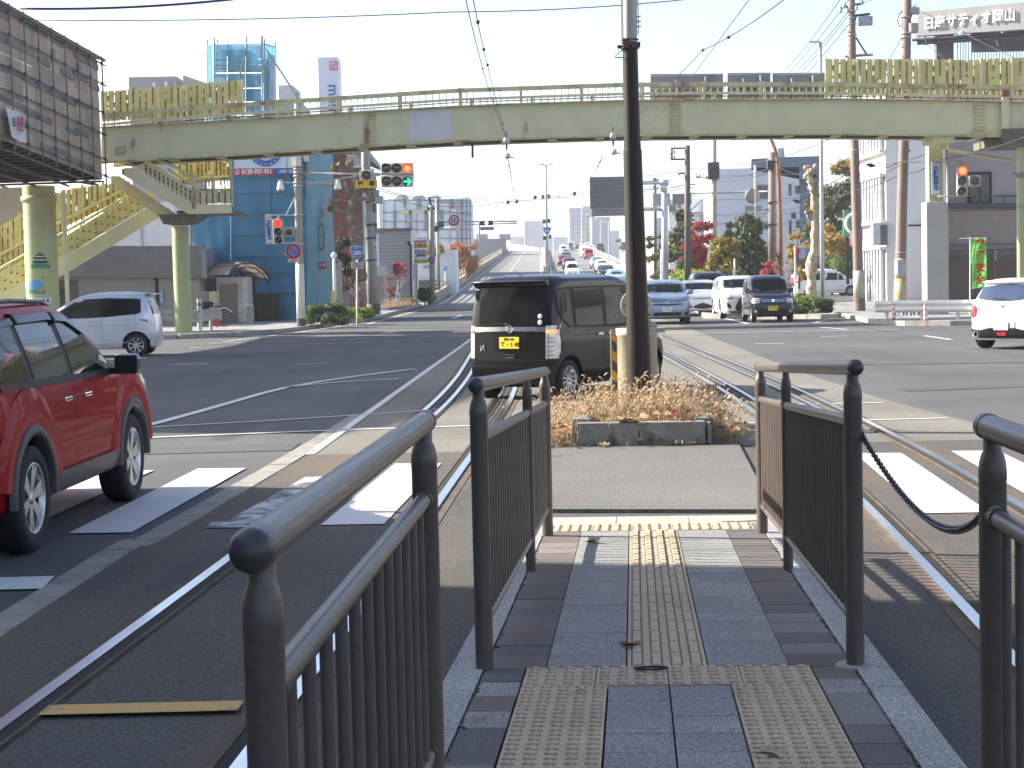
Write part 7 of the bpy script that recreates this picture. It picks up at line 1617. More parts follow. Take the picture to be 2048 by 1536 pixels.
for i in range(26):x=1915+i*5.6;mb.cyl(A(x, 82, 101), A(x, 140, 101), .025, seg=4)
mb.cyl(A(1912, 84, 101), A(2060, 78, 101), .04, seg=5);obj('roof_fence', mb.xf(iv), MATS['dark frame steel'], ds_);mb=MB()
for x, y in((1924, 66), (1992, 77), (2008, 66)):mb.ball(A(x, y, 98.4), .18, 10, 6, (1, .7, .8));mb.cyl(A(x, y, 98.4), A(x+5, y+20, 99), .03, seg=5)
obj('floodlight', mb.xf(iv), mat('lamp white', (.7, .7, .68), .5), ds_)
db, W, H=building('dealer_building', 'wide flat roofed block carrying the grey roof sign', 1830, 2330, 100, 14, 128, mat('dealer wall', (.45, .45, .46), .8))
hb, W, H=building('white_blue_block', 'pale blue white block with a dark blue grey roof storey behind the wires', 1434, 1601, 150, 16, 336, mat('pale blue wall', (.64, .66, .70), .75, var=.04, scale=.2, stain=(.56, .58, .62), stain_scale=.2, streak=3))
obj('roof_storey', MB().prism([bpos(hb, 1502, 340), bpos(hb, 1640, 366), bpos(hb, 1640, 312), bpos(hb, 1570, 314), bpos(hb, 1503, 318)], (0, 12, 0)), mat('blue slate wall', (.13, .175, .23), .7, var=.05), hb)
obj('side_wing', MB().box((bpos(hb, 1620, 400).x, 5, bpos(hb, 1620, 328).z/2), (1.9, 8, bpos(hb, 1620, 328).z)), mat('blue slate wall light', (.17, .25, .32), .7), hb)
obj('shaft', MB().box((bpos(hb, 1561, 400).x, 3, bpos(hb, 1561, 300).z-1.3), (.75, 1.2, 2.6)), mat('pale shaft', (.5, .54, .6), .7), hb);obj('duct', MB().cyl(bpos(hb, 1510, 332)+Vector((0, -.15, 0)), bpos(hb, 1510, 560)+Vector((0, -.15, 0)), .09, seg=6), MATS['pale wall'], hb)
for x0, y0, x1, y1 in((1577, 368, 1583, 392), (1590, 371, 1600, 388), (1578, 440, 1583, 472), (1592, 440, 1600, 456), (1514, 369, 1536, 399), (1516, 443, 1540, 460), (1582, 424, 1592, 438)):window(hb, x0, y0, x1, y1, 1, M_FRAME, .03)
mb=MB()
for y in(352, 400, 430, 448):a, b2=bpos(hb, 1434, y), bpos(hb, 1601, y+2);mb.box(((a.x+b2.x)/2, -.02, a.z), (b2.x-a.x, .04, .05))
obj('storey_lines', mb, mat('storey joint', (.36, .39, .44), .8), hb);mb=MB();p=bpos(hb, 1518, 318);mb.cyl(p+Vector((0, 2, 0)), p+Vector((0, 2, 1.4)), .02, seg=4)
for h in(.6, 1.2):mb.cyl(p+Vector((-.5, 2, h)), p+Vector((.4, 2, h)), .014, seg=4)
mb.box(bpos(hb, 1572, 310)+Vector((0, 3, .4)), (.6, .6, .8));obj('roof_gear', mb, MATS['dull aluminium'], hb)
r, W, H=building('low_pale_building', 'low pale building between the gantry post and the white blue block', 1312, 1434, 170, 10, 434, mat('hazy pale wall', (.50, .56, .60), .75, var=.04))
for x0, x1 in((1345, 1356), (1362, 1374)):window(r, x0, 410 if False else 440, x1, 452, 0)
r, W, H=building('billboard_block', 'flat roofed block with a pink and blue billboard between two utility poles', 1340, 1420, 160, 8, 398, mat('billboard wall', (.38, .42, .46), .75));rect(r, 'dark_windows', 1338, 410, 1352, 424, M_WIN, .05);rect(r, 'dark_windows', 1356, 408, 1362, 416, M_WIN, .05)
e=rect(r, 'billboard', 1378, 397, 1408, 430, mat('billboard sky', (.42, .52, .66), .5, var=.2, scale=.6, stain=(.55, .40, .45), stain_amt=(.5, .6), stain_scale=.7), .3, .1);e2=rect(r, 'red_board', 1408.5, 396, 1420, 428, mat('billboard red', (.45, .05, .06), .5), .3, .1)
a=bpos(r, 1414, 412);letters('大\nも\nみ\nじ', .32, facing(a+Vector((0, -.37, 0))), M_IW, e2, line=.8)
mb=MB();a, b2=bpos(r, 1380, 422), bpos(r, 1406, 402);mb.cyl(a+Vector((0, -.36, 0)), bpos(r, 1404, 400)+Vector((0, -.36, 0)), .06, seg=5);mb.cyl(bpos(r, 1384, 427)+Vector((0, -.36, 0)), bpos(r, 1402, 425)+Vector((0, -.36, 0)), .09, seg=5);obj('strokes', mb, mat('billboard plum', (.22, .10, .18), .5), e)
r, W, H=building('tiled_hut', 'low hut with a dark tiled roof left of the white office flank', 1686, 1718, 128, 4, 545, mat('hut wall', (.36, .34, .3), .8));mb=MB();a, b2=bpos(r, 1668, 548), bpos(r, 1722, 528);mb.prism([a+Vector((0, -.8, 0)), Vector((b2.x, -.8, a.z)), Vector((b2.x, -.8, b2.z))], (0, 5, 0));obj('roof', mb, mat('dark roof tile', (.08, .08, .085), .6, var=.2, scale=5), r)
gs=thing('green_sign', 'tall green sign board with a white ring beside the white office', 'sign', A(1700, 460, 92));iv=Matrix.Translation(-gs.location)
P4=[A(1688, 420, 92), A(1722, 420, 92), A(1722, 476, 92), A(1687, 473, 92)];obj('board', MB().prism(P4, (0, .3, 0)).xf(iv), mat('deep green', (.03, .16, .13), .5), gs)
mb=MB();mb.tube([A(1712+cos(a)*21, 447+sin(a)*21, 91.9)for a in[radians(95+k*11)for k in range(16)]], .07, 6);obj('ring', mb.xf(iv), M_IW, gs);obj('post', MB().box(A(1695, 520, 92.2), (.14, .14, 2.6)).xf(iv), M_TRIM, gs)
tag(obj('pink_flag', MB().prism([A(1700, 461, 90), A(1709, 460, 90), A(1709, 494, 90), A(1701, 491, 90)], (0, .03, 0)), mat('faded pink cloth', (.5, .3, .32), .8, var=.2, scale=2)), 'faded pink cloth sign hanging beside the green board', 'flag')
M_GRAIL=mat('white guardrail paint', (.72, .71, .66), .5, var=.05, scale=2, stain=(.35, .26, .18), stain_amt=(.66, .8), stain_scale=1.6)
M_GRAILO=mat('old guardrail paint', (.45, .44, .40), .6, var=.1, scale=2, stain=RUST, stain_amt=(.60, .74), stain_scale=1.2)
def guardrail(label, P0, P1, z0, z1, n, mt, name='guardrail'):
 """W-beam between two ground points"""
 P0, P1=Vector(P0), Vector(P1);r=thing(name, label, 'guardrail', P0);d=P1-P0;L_=d.length;d.normalize();nn=Vector((d.y, -d.x, 0))
 h=z1-z0;prof=[(0, 0), (.05, .12), (.08, .25), (.05, .38), (.0, .5), (.05, .62), (.08, .75), (.05, .88), (0, 1)]
 rows=[[d*(L_*k/12)+nn*(a+.04)+Vector((0, 0, z0+b*h))for k in range(13)]for a, b in prof];mb=MB().grid(rows, True);mb.grid([[p-nn*.012 for p in rw]for rw in(rows[0], rows[4], rows[-1])], True);obj('beam', mb, mt, r, False)
 for i in range(n):p=d*lerp(.3, L_-.3, i/max(1, n-1));obj('post', MB().cyl(p-nn*.05, p-nn*.05+Vector((0, 0, z1-.04)), .062, seg=12), mt, r)
 mb=MB()
 for e, s in((0, -1), (L_, 1)):mb.tube([d*(e+s*.12*sin(a))+nn*(.06)+Vector((0, 0, z0+h*.5))+nn*(.10*(cos(a)-1))for a in[k*pi/8 for k in range(9)]], h*.5, 8)if False else mb.box(d*(e+s*.02)+nn*.05+Vector((0, 0, z0+h/2)), (.1, .1, h), Matrix.Rotation(math.atan2(d.y, d.x), 3, 'Z'), .03)
 obj('end_piece', mb, mt, r);return r
p0, p1=G(1744, 646), G(2075, 650);ya=57.0
z_t, z_b=A(1850, 600, ya).z, A(1850, 622, ya).z
guardrail('bright white guardrail with a second rail on the right hand pavement', (12.0, 55.6, .1), (18.2, 50.6, .1), z_b-.08, z_t-.06, 7, M_GRAIL)
p0, p1=G(262, 676), G(438, 668);guardrail('old rust streaked guardrail below the yellow stairs on the left', (A(240, 640, 60).x, 59.4, .1), (A(438, 640, 61.5).x, 61.5, .1), .36, .80, 4, M_GRAILO)
tag(obj('guardrail_mark', MB().box(A(433, 645, 61.32), (.22, .02, .3), Matrix.Rotation(.3, 3, 'Y')), mat('faded arrow red', (.45, .12, .09), .6)), 'faded red arrow plate on the end of the old guardrail', 'plate')
M_CONE=mat('orange cone', (.70, .16, .06), .55, var=.06);M_CONEW=mat('cone band', (.78, .72, .66), .5)
def cone(px, py, label, h=1.0):
 p=G(px, py-3);r=thing('road_cone', label, 'cone', p, group='orange cones by the guardrail')
 obj('base', MB().lathe([(.17, 0), (.165, .025), (.08, .04)], (0, 0, 0), 'Z', 20), M_CONE, r);obj('body', MB().lathe([(.075, .04), (.055, h*.5), (.04, h*.93), (.03, h), (.001, h)], (0, 0, 0), 'Z', 20), M_CONE, r)
 mb=MB()
 for k in range(3):z=h*(.30+.22*k);f=lambda z:lerp(.078, .038, z/h)+.005;mb.lathe([(f(z), z), (f(z+.11), z+.11)], (0, 0, 0), 'Z', 20)
 obj('bands', mb, M_CONEW, r)
cone(1787, 651, 'orange striped cone post standing left of the second one', .66*1.0);cone(1851, 654, 'orange striped cone post nearest the concrete jacketed column', .68)
gb=thing('banner_flag', 'bright green banner with red characters on a white pole behind the guardrail', 'flag', (A(1940, 630, 58.2).x, 58.2, .1));iv=Matrix.Translation(-gb.location)
def fb(px, py, o=0.0):return A(px, py, 58.2-o)
rows=[]
for j in range(15):
 t=j/14;y=lerp(477, 578, t);rows.append([fb(lerp(1942.5+.5*t, 1972+(1.5*t), k/8), y-(1.5*k/8)+(-5*(k/8)if t>.8 else 0)*(t-.8)*4, .04+.05*sin(k*.9+t*6))for k in range(9)])
obj('cloth', MB().grid(rows, True).xf(iv), leafmat('green cloth', (.16, .52, .10), (.22, .62, .14), .4), gb, False);obj('pole', MB().cyl(fb(1940, 640), fb(1940.5, 474), .022, seg=8).cyl(fb(1919, 477), fb(1973, 476), .014, seg=6).xf(iv), M_IW, gb)
letters('交\n通\n安\n全', .34, facing(fb(1961, 524, .14)-gb.location), mat('red banner ink', (.55, .03, .02), .6), gb, offset=.012, line=1.19);letters('古京町交通安全対策協議会', .085, facing(fb(1948.5, 535, .13)-gb.location)@Matrix.Rotation(radians(-90), 4, 'Z'), mat('green banner ink', (.02, .2, .05), .6), gb, sx=.95)
mb=MB()
for k in range(7):
 p=A(1800+k*7.5, 632, 59.5);mb.tube([p+Vector((cos(a)*.16, .1*(k%2), .12+sin(a)*.16))for a in[i*pi/6 for i in range(12)]], .02, 5, True)
tag(obj('parked_bicycles', mb, mat('bicycle dark', (.05, .05, .055), .5)), 'jumble of bicycle wheels half seen under the white guardrail', 'bicycles', kind='stuff')
# ================================================================== POLES, SIGNALS, SIGNS, LAMPS
M_CPOLE=mat('concrete pole', (.33, .31, .27), .85, var=.12, scale=1.2, stain=(.2, .18, .15), stain_scale=1.2, streak=5, fine=.1)
M_RPOLE=mat('brown sleeved pole', (.20, .155, .14), .75, var=.12, scale=1.2, stain=(.13, .09, .08), stain_scale=1.2, streak=5)
M_DPOLE=mat('dark pole', (.09, .085, .08), .7, var=.12, scale=1.2)
M_STEELP=mat('grey steel post', (.40, .42, .44), .45, .4, var=.08);M_WPOST=mat('white post', (.68, .68, .66), .5, var=.06, scale=1)
M_INS=mat('insulator', (.62, .62, .62), .35, coat=.5);M_BOX=mat('grey box', (.42, .43, .44), .5);M_BLK=mat('black fitting', (.02, .02, .022), .55)
def pole(name, label, pts, r0, r1, Y, mt, cat='pole', group=None, seg=14):
 """pts: (px,py) from the foot up"""
 foot=A(*pts[0], Y);r=thing(name, label, cat, foot, group=group);n=len(pts)
 obj('shaft', MB().tube([A(px, py, Y)-foot for px, py in pts], [lerp(r0, r1, i/(n-1))for i in range(n)], seg), mt, r)
 r['Y']=Y;del r['Y'];return r
def pp(r, px, py, o=0.0):return A(px, py, r.location.y-o)-r.location
def part(r, name, mb, mt, parent=None):return obj(name, mb, mt, parent or r)
k6=1/FPX
SY=63.6
sp=pole('utility_pole', 'concrete utility pole with a red bicycle signal, cameras and a white wrapped foot', [(602, 662), (600, 560), (597, 430), (595, 312), (594.5, 200)], .155, .12, SY, M_CPOLE)
part(sp, 'white_wrap', MB().tube([pp(sp, 602, 637), pp(sp, 601, 590), pp(sp, 599.5, 528)], [.165, .163, .160], 14), mat('white wrap', (.62, .61, .58), .6, var=.08, scale=2, stain=(.3, .27, .22), stain_scale=1.5, streak=3), None);part(sp, 'dark_foot', MB().cyl(pp(sp, 602.3, 662), pp(sp, 602, 637), .17, .168, 14), M_DPOLE)
mb=MB()
for py in(338, 345, 352, 365, 372, 430, 487):c=pp(sp, interp([(312, 595), (560, 600)], py), py);mb.lathe([(.14, -.03), (.17, -.025), (.17, .025), (.14, .03)], c, 'Z', 14)
part(sp, 'bands', mb, M_STEELP)
mb=MB();mb.box(pp(sp, 597, 323, .3), (.2, .2, .34), None, .02);mb.box(pp(sp, 588, 320, .1), (.16, .2, .5), None, .02);mb.box(pp(sp, 612, 315, .1), (.18, .2, .3), None, .02);part(sp, 'control_box', mb, mat('white box', (.62, .62, .62), .5))
mb=MB()
def loop(r, pts, rad=.012):return MB().tube([pp(r, *p)for p in pts], rad, 5)
for pts in([(613, 312), (617, 322), (613, 330), (606, 326), (604, 315)], [(604, 318), (612, 330), (615, 345), (610, 350), (604, 348)], [(574, 312), (573, 330), (577, 348), (585, 362)], [(609, 330), (608, 380), (611, 393), (606, 388), (610, 372)]):q_=loop(sp, pts, .018);mb.add(q_.v, q_.f, True)
part(sp, 'cable_loops', mb, M_BLK)
def signal_head(r, name, px, py, lenses, vert, w_, mt, lit=None, yaw=0, o=.25, visor=True):
 """lenses: list of names; px,py centre of the first lens, w_ pitch in picture px"""
 pass
SC=SY*k6
M_LENS=mat('dark lens', (.025, .022, .022), .15, coat=1.0);M_SIGG=mat('signal grey', (.36, .37, .37), .5, var=.04);M_SIGW=mat('signal pale', (.55, .56, .57), .5, var=.04)
M_REDL=glow('red light', (1.0, .045, .02), .62);M_REDC=glow('orange red core', (1.0, .22, .06), .85);M_GRNL=glow('green light', (.03, .85, .45), .5)
def lens(r, parent, px, py, rad, o, mt, visor=True, hood=.2):
 c=pp(r, px, py, o);mb=MB().lathe([(.001, -.03), (rad*.6, -.022), (rad, 0)], c, 'Y', 24);l=part(r, 'lens', mb, mt, parent)
 if visor:
  g=[[], []]
  for k in range(17):a=radians(-25+k*230/16);g[0].append(c+Vector((cos(a)*rad*1.06, 0, sin(a)*rad*1.06)));g[1].append(c+Vector((cos(a)*rad*1.02, -hood*(.45+.55*sin(a)if sin(a)>0 else .35), sin(a)*rad*1.02)))
  part(r, 'visor', MB().grid(g, True), M_SIGG, parent)
 return l
bs=thing('bicycle_signal', 'vertical signal glowing red beside a blue lettered sign on the left pole', 'traffic light', A(556, 463, SY))
part(bs, 'housing', MB().box((0, 0, 0), (22*SC, .26, 50*SC), None, .12), M_SIGG)
lens(bs, None, 555, 447, 8.2*SC, .14, M_REDL);lens(bs, None, 556, 463.5, 7.6*SC, .14, M_LENS);lens(bs, None, 557.5, 480, 7.6*SC, .14, M_LENS)
part(bs, 'arm', MB().cyl(pp(bs, 530, 429.5), pp(bs, 594, 430.5), .025, seg=6).cyl(pp(bs, 556, 440), pp(bs, 558, 430), .05, seg=8).cyl(pp(bs, 572, 430), pp(bs, 591, 393), .02, seg=6).cyl(pp(bs, 535, 487), pp(bs, 592, 485), .02, seg=6), M_SIGW)
p2=part(bs, 'small_lamp', MB().box(pp(bs, 578, 464, -.1), (20*SC, .25, 18*SC), None, .04), M_SIGG);lens(bs, p2, 578, 464, 7*SC, .05, M_LENS, False)
sg1=thing('bicycle_sign', 'white strip sign with blue characters beside the lit signal on the left pole', 'sign', A(538, 460, SY-.15));part(sg1, 'board', MB().box((0, 0, 0), (14.5*SC, .03, 54*SC), None, .01), mat('sign white', (.70, .72, .74), .45));M_SBLUE=mat('sign blue', (.03, .12, .42), .45)
mb=MB()
for s in(-1, 1):mb.box((s*6.4*SC, -.02, 0), (.02, .01, 51*SC));mb.box((0, -.02, s*25.4*SC), (12.9*SC, .01, .02))
part(sg1, 'edge_line', mb, M_SBLUE);letters('自\n転\n車\n専\n用', 9.8*SC, facing(Vector((0, -.025, 0))), M_SBLUE, sg1, offset=.006, line=.80)
def disc_sign(name, label, px, py, rpx, Y, build, plate=None, post=None):
 r=thing(name, label, 'sign', A(px, py, Y));s=rpx*Y*k6;part(r, 'disc', MB().lathe([(.001, -.012), (s, -.012), (s, .012), (.001, .012)], (0, 0, 0), 'Y', 36), M_SIGW);build(r, s);return r
M_SRED=mat('sign red', (.42, .015, .03), .45)
def noparking(r, s):
 part(r, 'blue_face', MB().lathe([(.001, -.016), (s*.74, -.016), (s*.74, -.012)], (0, 0, 0), 'Y', 36), mat('sign sky blue', (.08, .22, .50), .45));part(r, 'red_ring', MB().lathe([(s*.72, -.014), (s*.72, -.022), (s*.97, -.022), (s*.97, -.014)], (0, 0, 0), 'Y', 36), M_SRED)
 part(r, 'red_bar', MB().box((0, -.019, 0), (s*1.5, .006, s*.2), Matrix.Rotation(radians(40), 3, 'Y')), M_SRED)
r=disc_sign('no_parking_sign', 'round no parking sign, red ring on blue, on the left corner pole', 586.5, 502.5, 16.2, SY-.3, noparking);part(r, 'arrow_plate', MB().box(pp(r, 587, 521), (22*SC, .02, 6*SC)), M_SIGW);part(r, 'arrow', MB().box(pp(r, 587, 521, .015), (15*SC, .01, 1.6*SC)), M_SRED)
disc_sign('no_parking_sign', 'small round no parking sign on the grey pole by the overpass foot', 863, 520, 7.6, 117, noparking)
def camera_dome(label, px, py, armx):
 r=thing('dome_camera', label, 'camera', A(px, py, SY));part(r, 'housing', MB().lathe([(.001, .28), (.07, .27), (.11, .1), (.14, -.02), (.145, -.06), (.12, -.08)], (0, 0, 0), 'Z', 16), mat('camera white', (.75, .75, .76), .35, coat=.3));part(r, 'dome', MB().ball((0, 0, -.08), .11, 14, 8), mat('camera dome', (.12, .13, .15), .1, coat=1));part(r, 'arm', MB().cyl((0, 0, .22), pp(r, armx, py-9), .025, seg=6).box((0, 0, .26), (.12, .12, .1)).cyl((0, .0, .2), (0, 0, .3), .06, seg=8), M_STEELP);return r
camera_dome('white dome camera on a short arm left of the corner pole', 561, 376, 595);camera_dome('white dome camera on a longer arm right of the corner pole', 675.5, 374, 598)
sa=thing('overhead_mast', 'thin steel mast arm reaching from the corner pole to the road signals', 'mast arm', A(597, 370, SY));part(sa, 'tubes', MB().cyl(pp(sa, 597, 346), pp(sa, 826, 350), .035, seg=8).cyl(pp(sa, 618, 369), pp(sa, 712, 351.5), .03, seg=8).cyl(pp(sa, 600, 365), pp(sa, 668, 366), .035, seg=6).cyl(pp(sa, 597, 348.5), pp(sa, 720, 348.5), .02, seg=6), M_STEELP)
part(sa, 'clamp', MB().box(pp(sa, 752, 349), (.3, .12, .14)).box(pp(sa, 745, 345), (.12, .1, .3)).box(pp(sa, 825, 349), (.1, .12, .3)), M_STEELP)
ts=thing('road_signal', 'two row horizontal signal with red lamp and green right arrow on the mast arm', 'traffic light', A(794.5, 350, SY))
def six(y0):return MB().box(pp(ts, 794.5, y0), (64.5*SC, .22, 23*SC), None, .06)
u_=part(ts, 'upper_housing', six(337.5), M_SIGW);l_=part(ts, 'lower_housing', six(363), M_SIGW)
for i, px in enumerate((772.5, 793, 814)):
 lens(ts, u_, px, 336, 9.4*SC, .12, M_REDL if i==2 else M_LENS, True, .22);lens(ts, l_, px+.5, 362.5, 9.4*SC, .12, M_LENS, True, .22)
part(ts, 'lit_core', MB().lathe([(.001, -.034), (6.2*SC, -.026), (6.2*SC, -.02)], pp(ts, 814.5, 337, .125), 'Y', 20), M_REDC, u_)
part(ts, 'green_disc', MB().lathe([(.001, -.033), (8.6*SC, -.012), (8.6*SC, -.005)], pp(ts, 814.5, 362.5, .12), 'Y', 24), mat('dark green lens', (.015, .16, .10), .3), l_)
part(ts, 'green_arrow', MB().cyl(pp(ts, 807, 363, .17), pp(ts, 820, 363, .17), .035, seg=6).cyl(pp(ts, 815, 356, .17), pp(ts, 822, 363, .17), .035, seg=6).cyl(pp(ts, 815, 370.5, .17), pp(ts, 822, 363, .17), .035, seg=6), M_GRNL, l_)
tl_=thing('tram_lamp', 'single dark signal lamp above the yellow tram plate', 'traffic light', A(733, 351, SY-.1));part(tl_, 'housing', MB().box((0, 0, 0), (27*SC, .2, 21*SC), None, .05), M_SIGG);lens(tl_, None, 733, 351, 8.6*SC, .1, M_LENS)
yp=thing('tram_sign', 'yellow plate with two black characters under the single lamp', 'sign', A(732.5, 368, SY-.2));part(yp, 'board', MB().box((0, 0, 0), (44*SC, .03, 15.5*SC), None, .01), mat('sign yellow', (.72, .47, .015), .5));letters('電　車', 11*SC, facing(Vector((0, -.022, 0))), M_INKB, yp, offset=.01, sx=1.05)
rp=thing('route_sign', 'blue shield reading 250 above a pale place plate on a thin post', 'sign', A(714, 640, 66));RY=66;s=RY*k6
part(rp, 'post', MB().cyl((0, 0, -.2), pp(rp, 714, 492), .035, seg=8), M_WPOST)
def shield(r, px, py, hw_, hh, o, name='shield'):
 def sp_(k):return[pp(r, px+hw_*k*x, py+hh*k*y, o)for x, y in((-.93, -.82), (-.5, -.96), (0, -1), (.5, -.96), (.93, -.82), (1, -.62), (.9, -.2), (.6, .45), (.3, .82), (0, 1), (-.3, .82), (-.6, .45), (-.9, -.2), (-1, -.62))]
 w_=part(r, name, MB().prism(sp_(1.0), (0, .03, 0)), MATS['sign white']);part(r, 'blue_face', MB().prism([p+Vector((0, -.012, 0))for p in sp_(.92)], (0, .012, 0)), mat('shield blue', (.02, .16, .52), .4), w_);return w_
w_=shield(rp, 713.5, 506, 14, 14.5, .08);letters('250', 10.5*s, facing(pp(rp, 714, 506, .10)), M_IW, w_, offset=.008, sx=.95);letters('国道', 3.6*s, facing(pp(rp, 713.5, 496, .10)), M_IW, w_);letters('ROUTE', 2.6*s, facing(pp(rp, 713.5, 513, .10)), M_IW, w_)
e=part(rp, 'place_plate', MB().box(pp(rp, 714.5, 530.5, .08), (25*s, .03, 14*s), None, .01), mat('pale plate', (.50, .48, .48), .5));letters('岡山市\n門田屋敷', 5.2*s, facing(pp(rp, 714.5, 530.5, .1)), mat('plate ink', (.16, .13, .15), .6), e, sx=.95, line=.95)
up=pole('utility_pole', 'tall grey utility pole with a transformer bracket leaning by the white shop sign', [(748, 632), (742, 520), (736, 420), (732, 330), (729, 240)], .30, .2, 84, M_CPOLE);s84=84*k6
part(up, 'dark_sleeve', MB().tube([pp(up, 748, 634), pp(up, 747, 608)], .34, 14), M_DPOLE);mb=MB()
for py in(345, 378, 404, 450, 476, 520):mb.lathe([(.24, -.03), (.31, -.03), (.31, .03), (.24, .03)], pp(up, interp([(330, 732), (632, 748)], py), py), 'Z', 14)
part(up, 'bands', mb, M_BLK);mb=MB();mb.box(pp(up, 741, 436), (.6, .5, .5), None, .03);mb.box(pp(up, 752, 400), (.7, .5, .36), None, .03);mb.cyl(pp(up, 750, 396), pp(up, 750, 380), .22, seg=14);part(up, 'boxes', mb, M_BOX);mb=MB()
for pts in([(745, 378), (755, 383), (757, 392), (750, 400), (742, 398)], [(732, 350), (740, 362), (738, 380), (744, 400)], [(748, 400), (747, 425), (752, 450)]):q_=loop(up, pts, .035);mb.add(q_.v, q_.f, True)
part(up, 'cable_loops', mb, M_BLK)
tp=pole('steel_post', 'slim pale steel conduit post beside the leaning utility pole', [(730, 610), (729, 500), (727, 400), (726, 375)], .075, .06, 80, M_WPOST)
wp1=pole('lamp_post', 'slim white post with a small white lamp head in front of the blue netting', [(670, 612), (669, 560), (668, 515)], .075, .06, 68, M_WPOST);part(wp1, 'head', MB().ball(pp(wp1, 668, 511), .13, 12, 8), M_WPOST)
part(wp1, 'yellow_plate', MB().box(pp(wp1, 666, 594, .1), (.14, .03, .5)), mat('dull yellow', (.5, .42, .15), .6));bw=thing('gate_pier', 'pale concrete gate pier right of the blue netting', 'pier', A(678, 612, 74));part(bw, 'pier', MB().box((0, 0, A(678, 528, 74).z/2), (.36, .36, A(678, 528, 74).z), None, .02), M_KERB);part(bw, 'cap', MB().box((0, 0, A(678, 528, 74).z), (.42, .42, .08)), M_KERB);bw.location.z=0
hs=thing('stair_railing', 'steel stair handrail with vertical bars behind the clipped hedge', 'railing', A(690, 615, 76));mb=MB();mb.tube([pp(hs, 683, 592), pp(hs, 697, 581), pp(hs, 702, 580), pp(hs, 705, 612)], .035, 6)
for k in range(6):x=685+k*3;mb.cyl(pp(hs, x, 616), pp(hs, x, 592-(x-683)*.75), .022, seg=5)
part(hs, 'rail', mb, M_STEELP)
ga=pole('utility_pole', 'grey utility pole behind the small no parking sign', [(865, 606), (864, 520), (863, 440), (862, 410)], .2, .15, 118, M_CPOLE);mb=MB();mb.cyl(pp(ga, 858, 394), pp(ga, 862, 412), .08, seg=6);mb.box(pp(ga, 862, 417), (.5, .2, .2));part(ga, 'fittings', mb, M_BLK)
gb2=pole('signal_post', 'pale steel post carrying the speed limit arm and a small signal head', [(878, 580), (876, 500), (873, 395)], .13, .1, 120, M_STEELP);mb=MB();
for y0, y1 in((446, 446), (450, 451), (443, 447)):mb.cyl(pp(gb2, 862, y0), pp(gb2, 1034, y1-4), .04, seg=6)
mb.cyl(pp(gb2, 864, 458), pp(gb2, 900, 455), .05, seg=6);part(gb2, 'arm', mb, M_STEELP);part(gb2, 'small_signal', MB().box(pp(gb2, 882, 448, .2), (.42, .3, .42), None, .05).cyl(pp(gb2, 872, 458, .2), pp(gb2, 872, 458, .35), .22, seg=14), mat('dark signal', (.05, .07, .08), .4))
def speed(r, s):part(r, 'white_face', MB().lathe([(.001, -.016), (s*.72, -.016), (s*.72, -.012)], (0, 0, 0), 'Y', 36), MATS['sign white']);part(r, 'red_ring', MB().lathe([(s*.7, -.014), (s*.7, -.024), (s, -.024), (s, -.014)], (0, 0, 0), 'Y', 36), M_SRED);letters('50', s*1.02, facing(Vector((0, -.03, 0))), M_SBLUE, r, offset=.012)
r=disc_sign('speed_sign', 'round speed limit sign reading 50 hung on the arm over the left carriageway', 907.5, 440.5, 11.2, 119, speed);part(r, 'plate', MB().box(pp(r, 907, 459), (.8, .02, .14)), MATS['sign white']);letters('区間', .15, facing(pp(r, 907, 459, .02)), M_SRED, r)
sg3=thing('road_signal', 'horizontal signal with its middle lamp lit amber over the left carriageway', 'traffic light', A(973, 446, 119));s9=119*k6;h_=part(sg3, 'housing', MB().box((0, 0, 0), (27*s9, .22, 9.5*s9), None, .1), mat('dark signal', (.05, .07, .08), .4))
for i, px in enumerate((964, 973, 982)):lens(sg3, h_, px, 446, 3.6*s9, .12, glow('amber light', (1.0, .62, .3), .9)if i==1 else M_LENS, False)
ns=part(sg3, 'name_plate', MB().box(pp(sg3, 974, 457, .05), (27*s9, .03, 6.5*s9)), M_SBLUE);letters('門田屋敷', 5*s9, facing(pp(sg3, 974, 457, .08)), M_IW, ns);part(sg3, 'post', MB().cyl(pp(sg3, 959, 490), pp(sg3, 958, 446), .06, seg=6), M_STEELP)
es=thing('builders_sign', 'stacked builders sign board in yellow, white and green by the overpass foot', 'sign', A(841, 560, 104));s10=104*k6
for nm, y0, y1, col in(('red_strip', 480, 486.5, (.48, .06, .05)), ('yellow_board', 487, 496.5, (.72, .50, .03)), ('white_board', 497, 517.5, (.66, .66, .66)), ('green_board', 518, 527, (.16, .34, .05))):
 a, b2=pp(es, 827.5 if y0<497 else 829, y1), pp(es, 853.5 if y0<497 else 855, y0);e=part(es, nm, MB().box(((a.x+b2.x)/2, 0, (a.z+b2.z)/2), (b2.x-a.x, .08, b2.z-a.z)), mat('board '+nm, col, .5))
 t, sz, mt={'red_strip':('外装リフォーム', 4.2, M_IW), 'yellow_board':('工務館', 9, mat('orange board ink', (.5, .10, .02), .6)), 'white_board':('ジャパン\nJAPAN', 7.2, M_INKB), 'green_board':('948-724', 6.6, MATS['sign yellow'])}[nm]
 letters(t, sz*s10, facing(Vector(((a.x+b2.x)/2, -.05, (a.z+b2.z)/2))), mt, e, offset=.012, sx=.9, line=.85)
part(es, 'post', MB().cyl(pp(es, 833, 610), pp(es, 833, 528), .07, seg=6).cyl(pp(es, 828, 560), pp(es, 828, 528), .04, seg=6), M_STEELP)
st_=thing('stone_marker', 'white upright marker post with black characters on the grassy verge', 'marker post', A(796, 606, 88));s88=88*k6
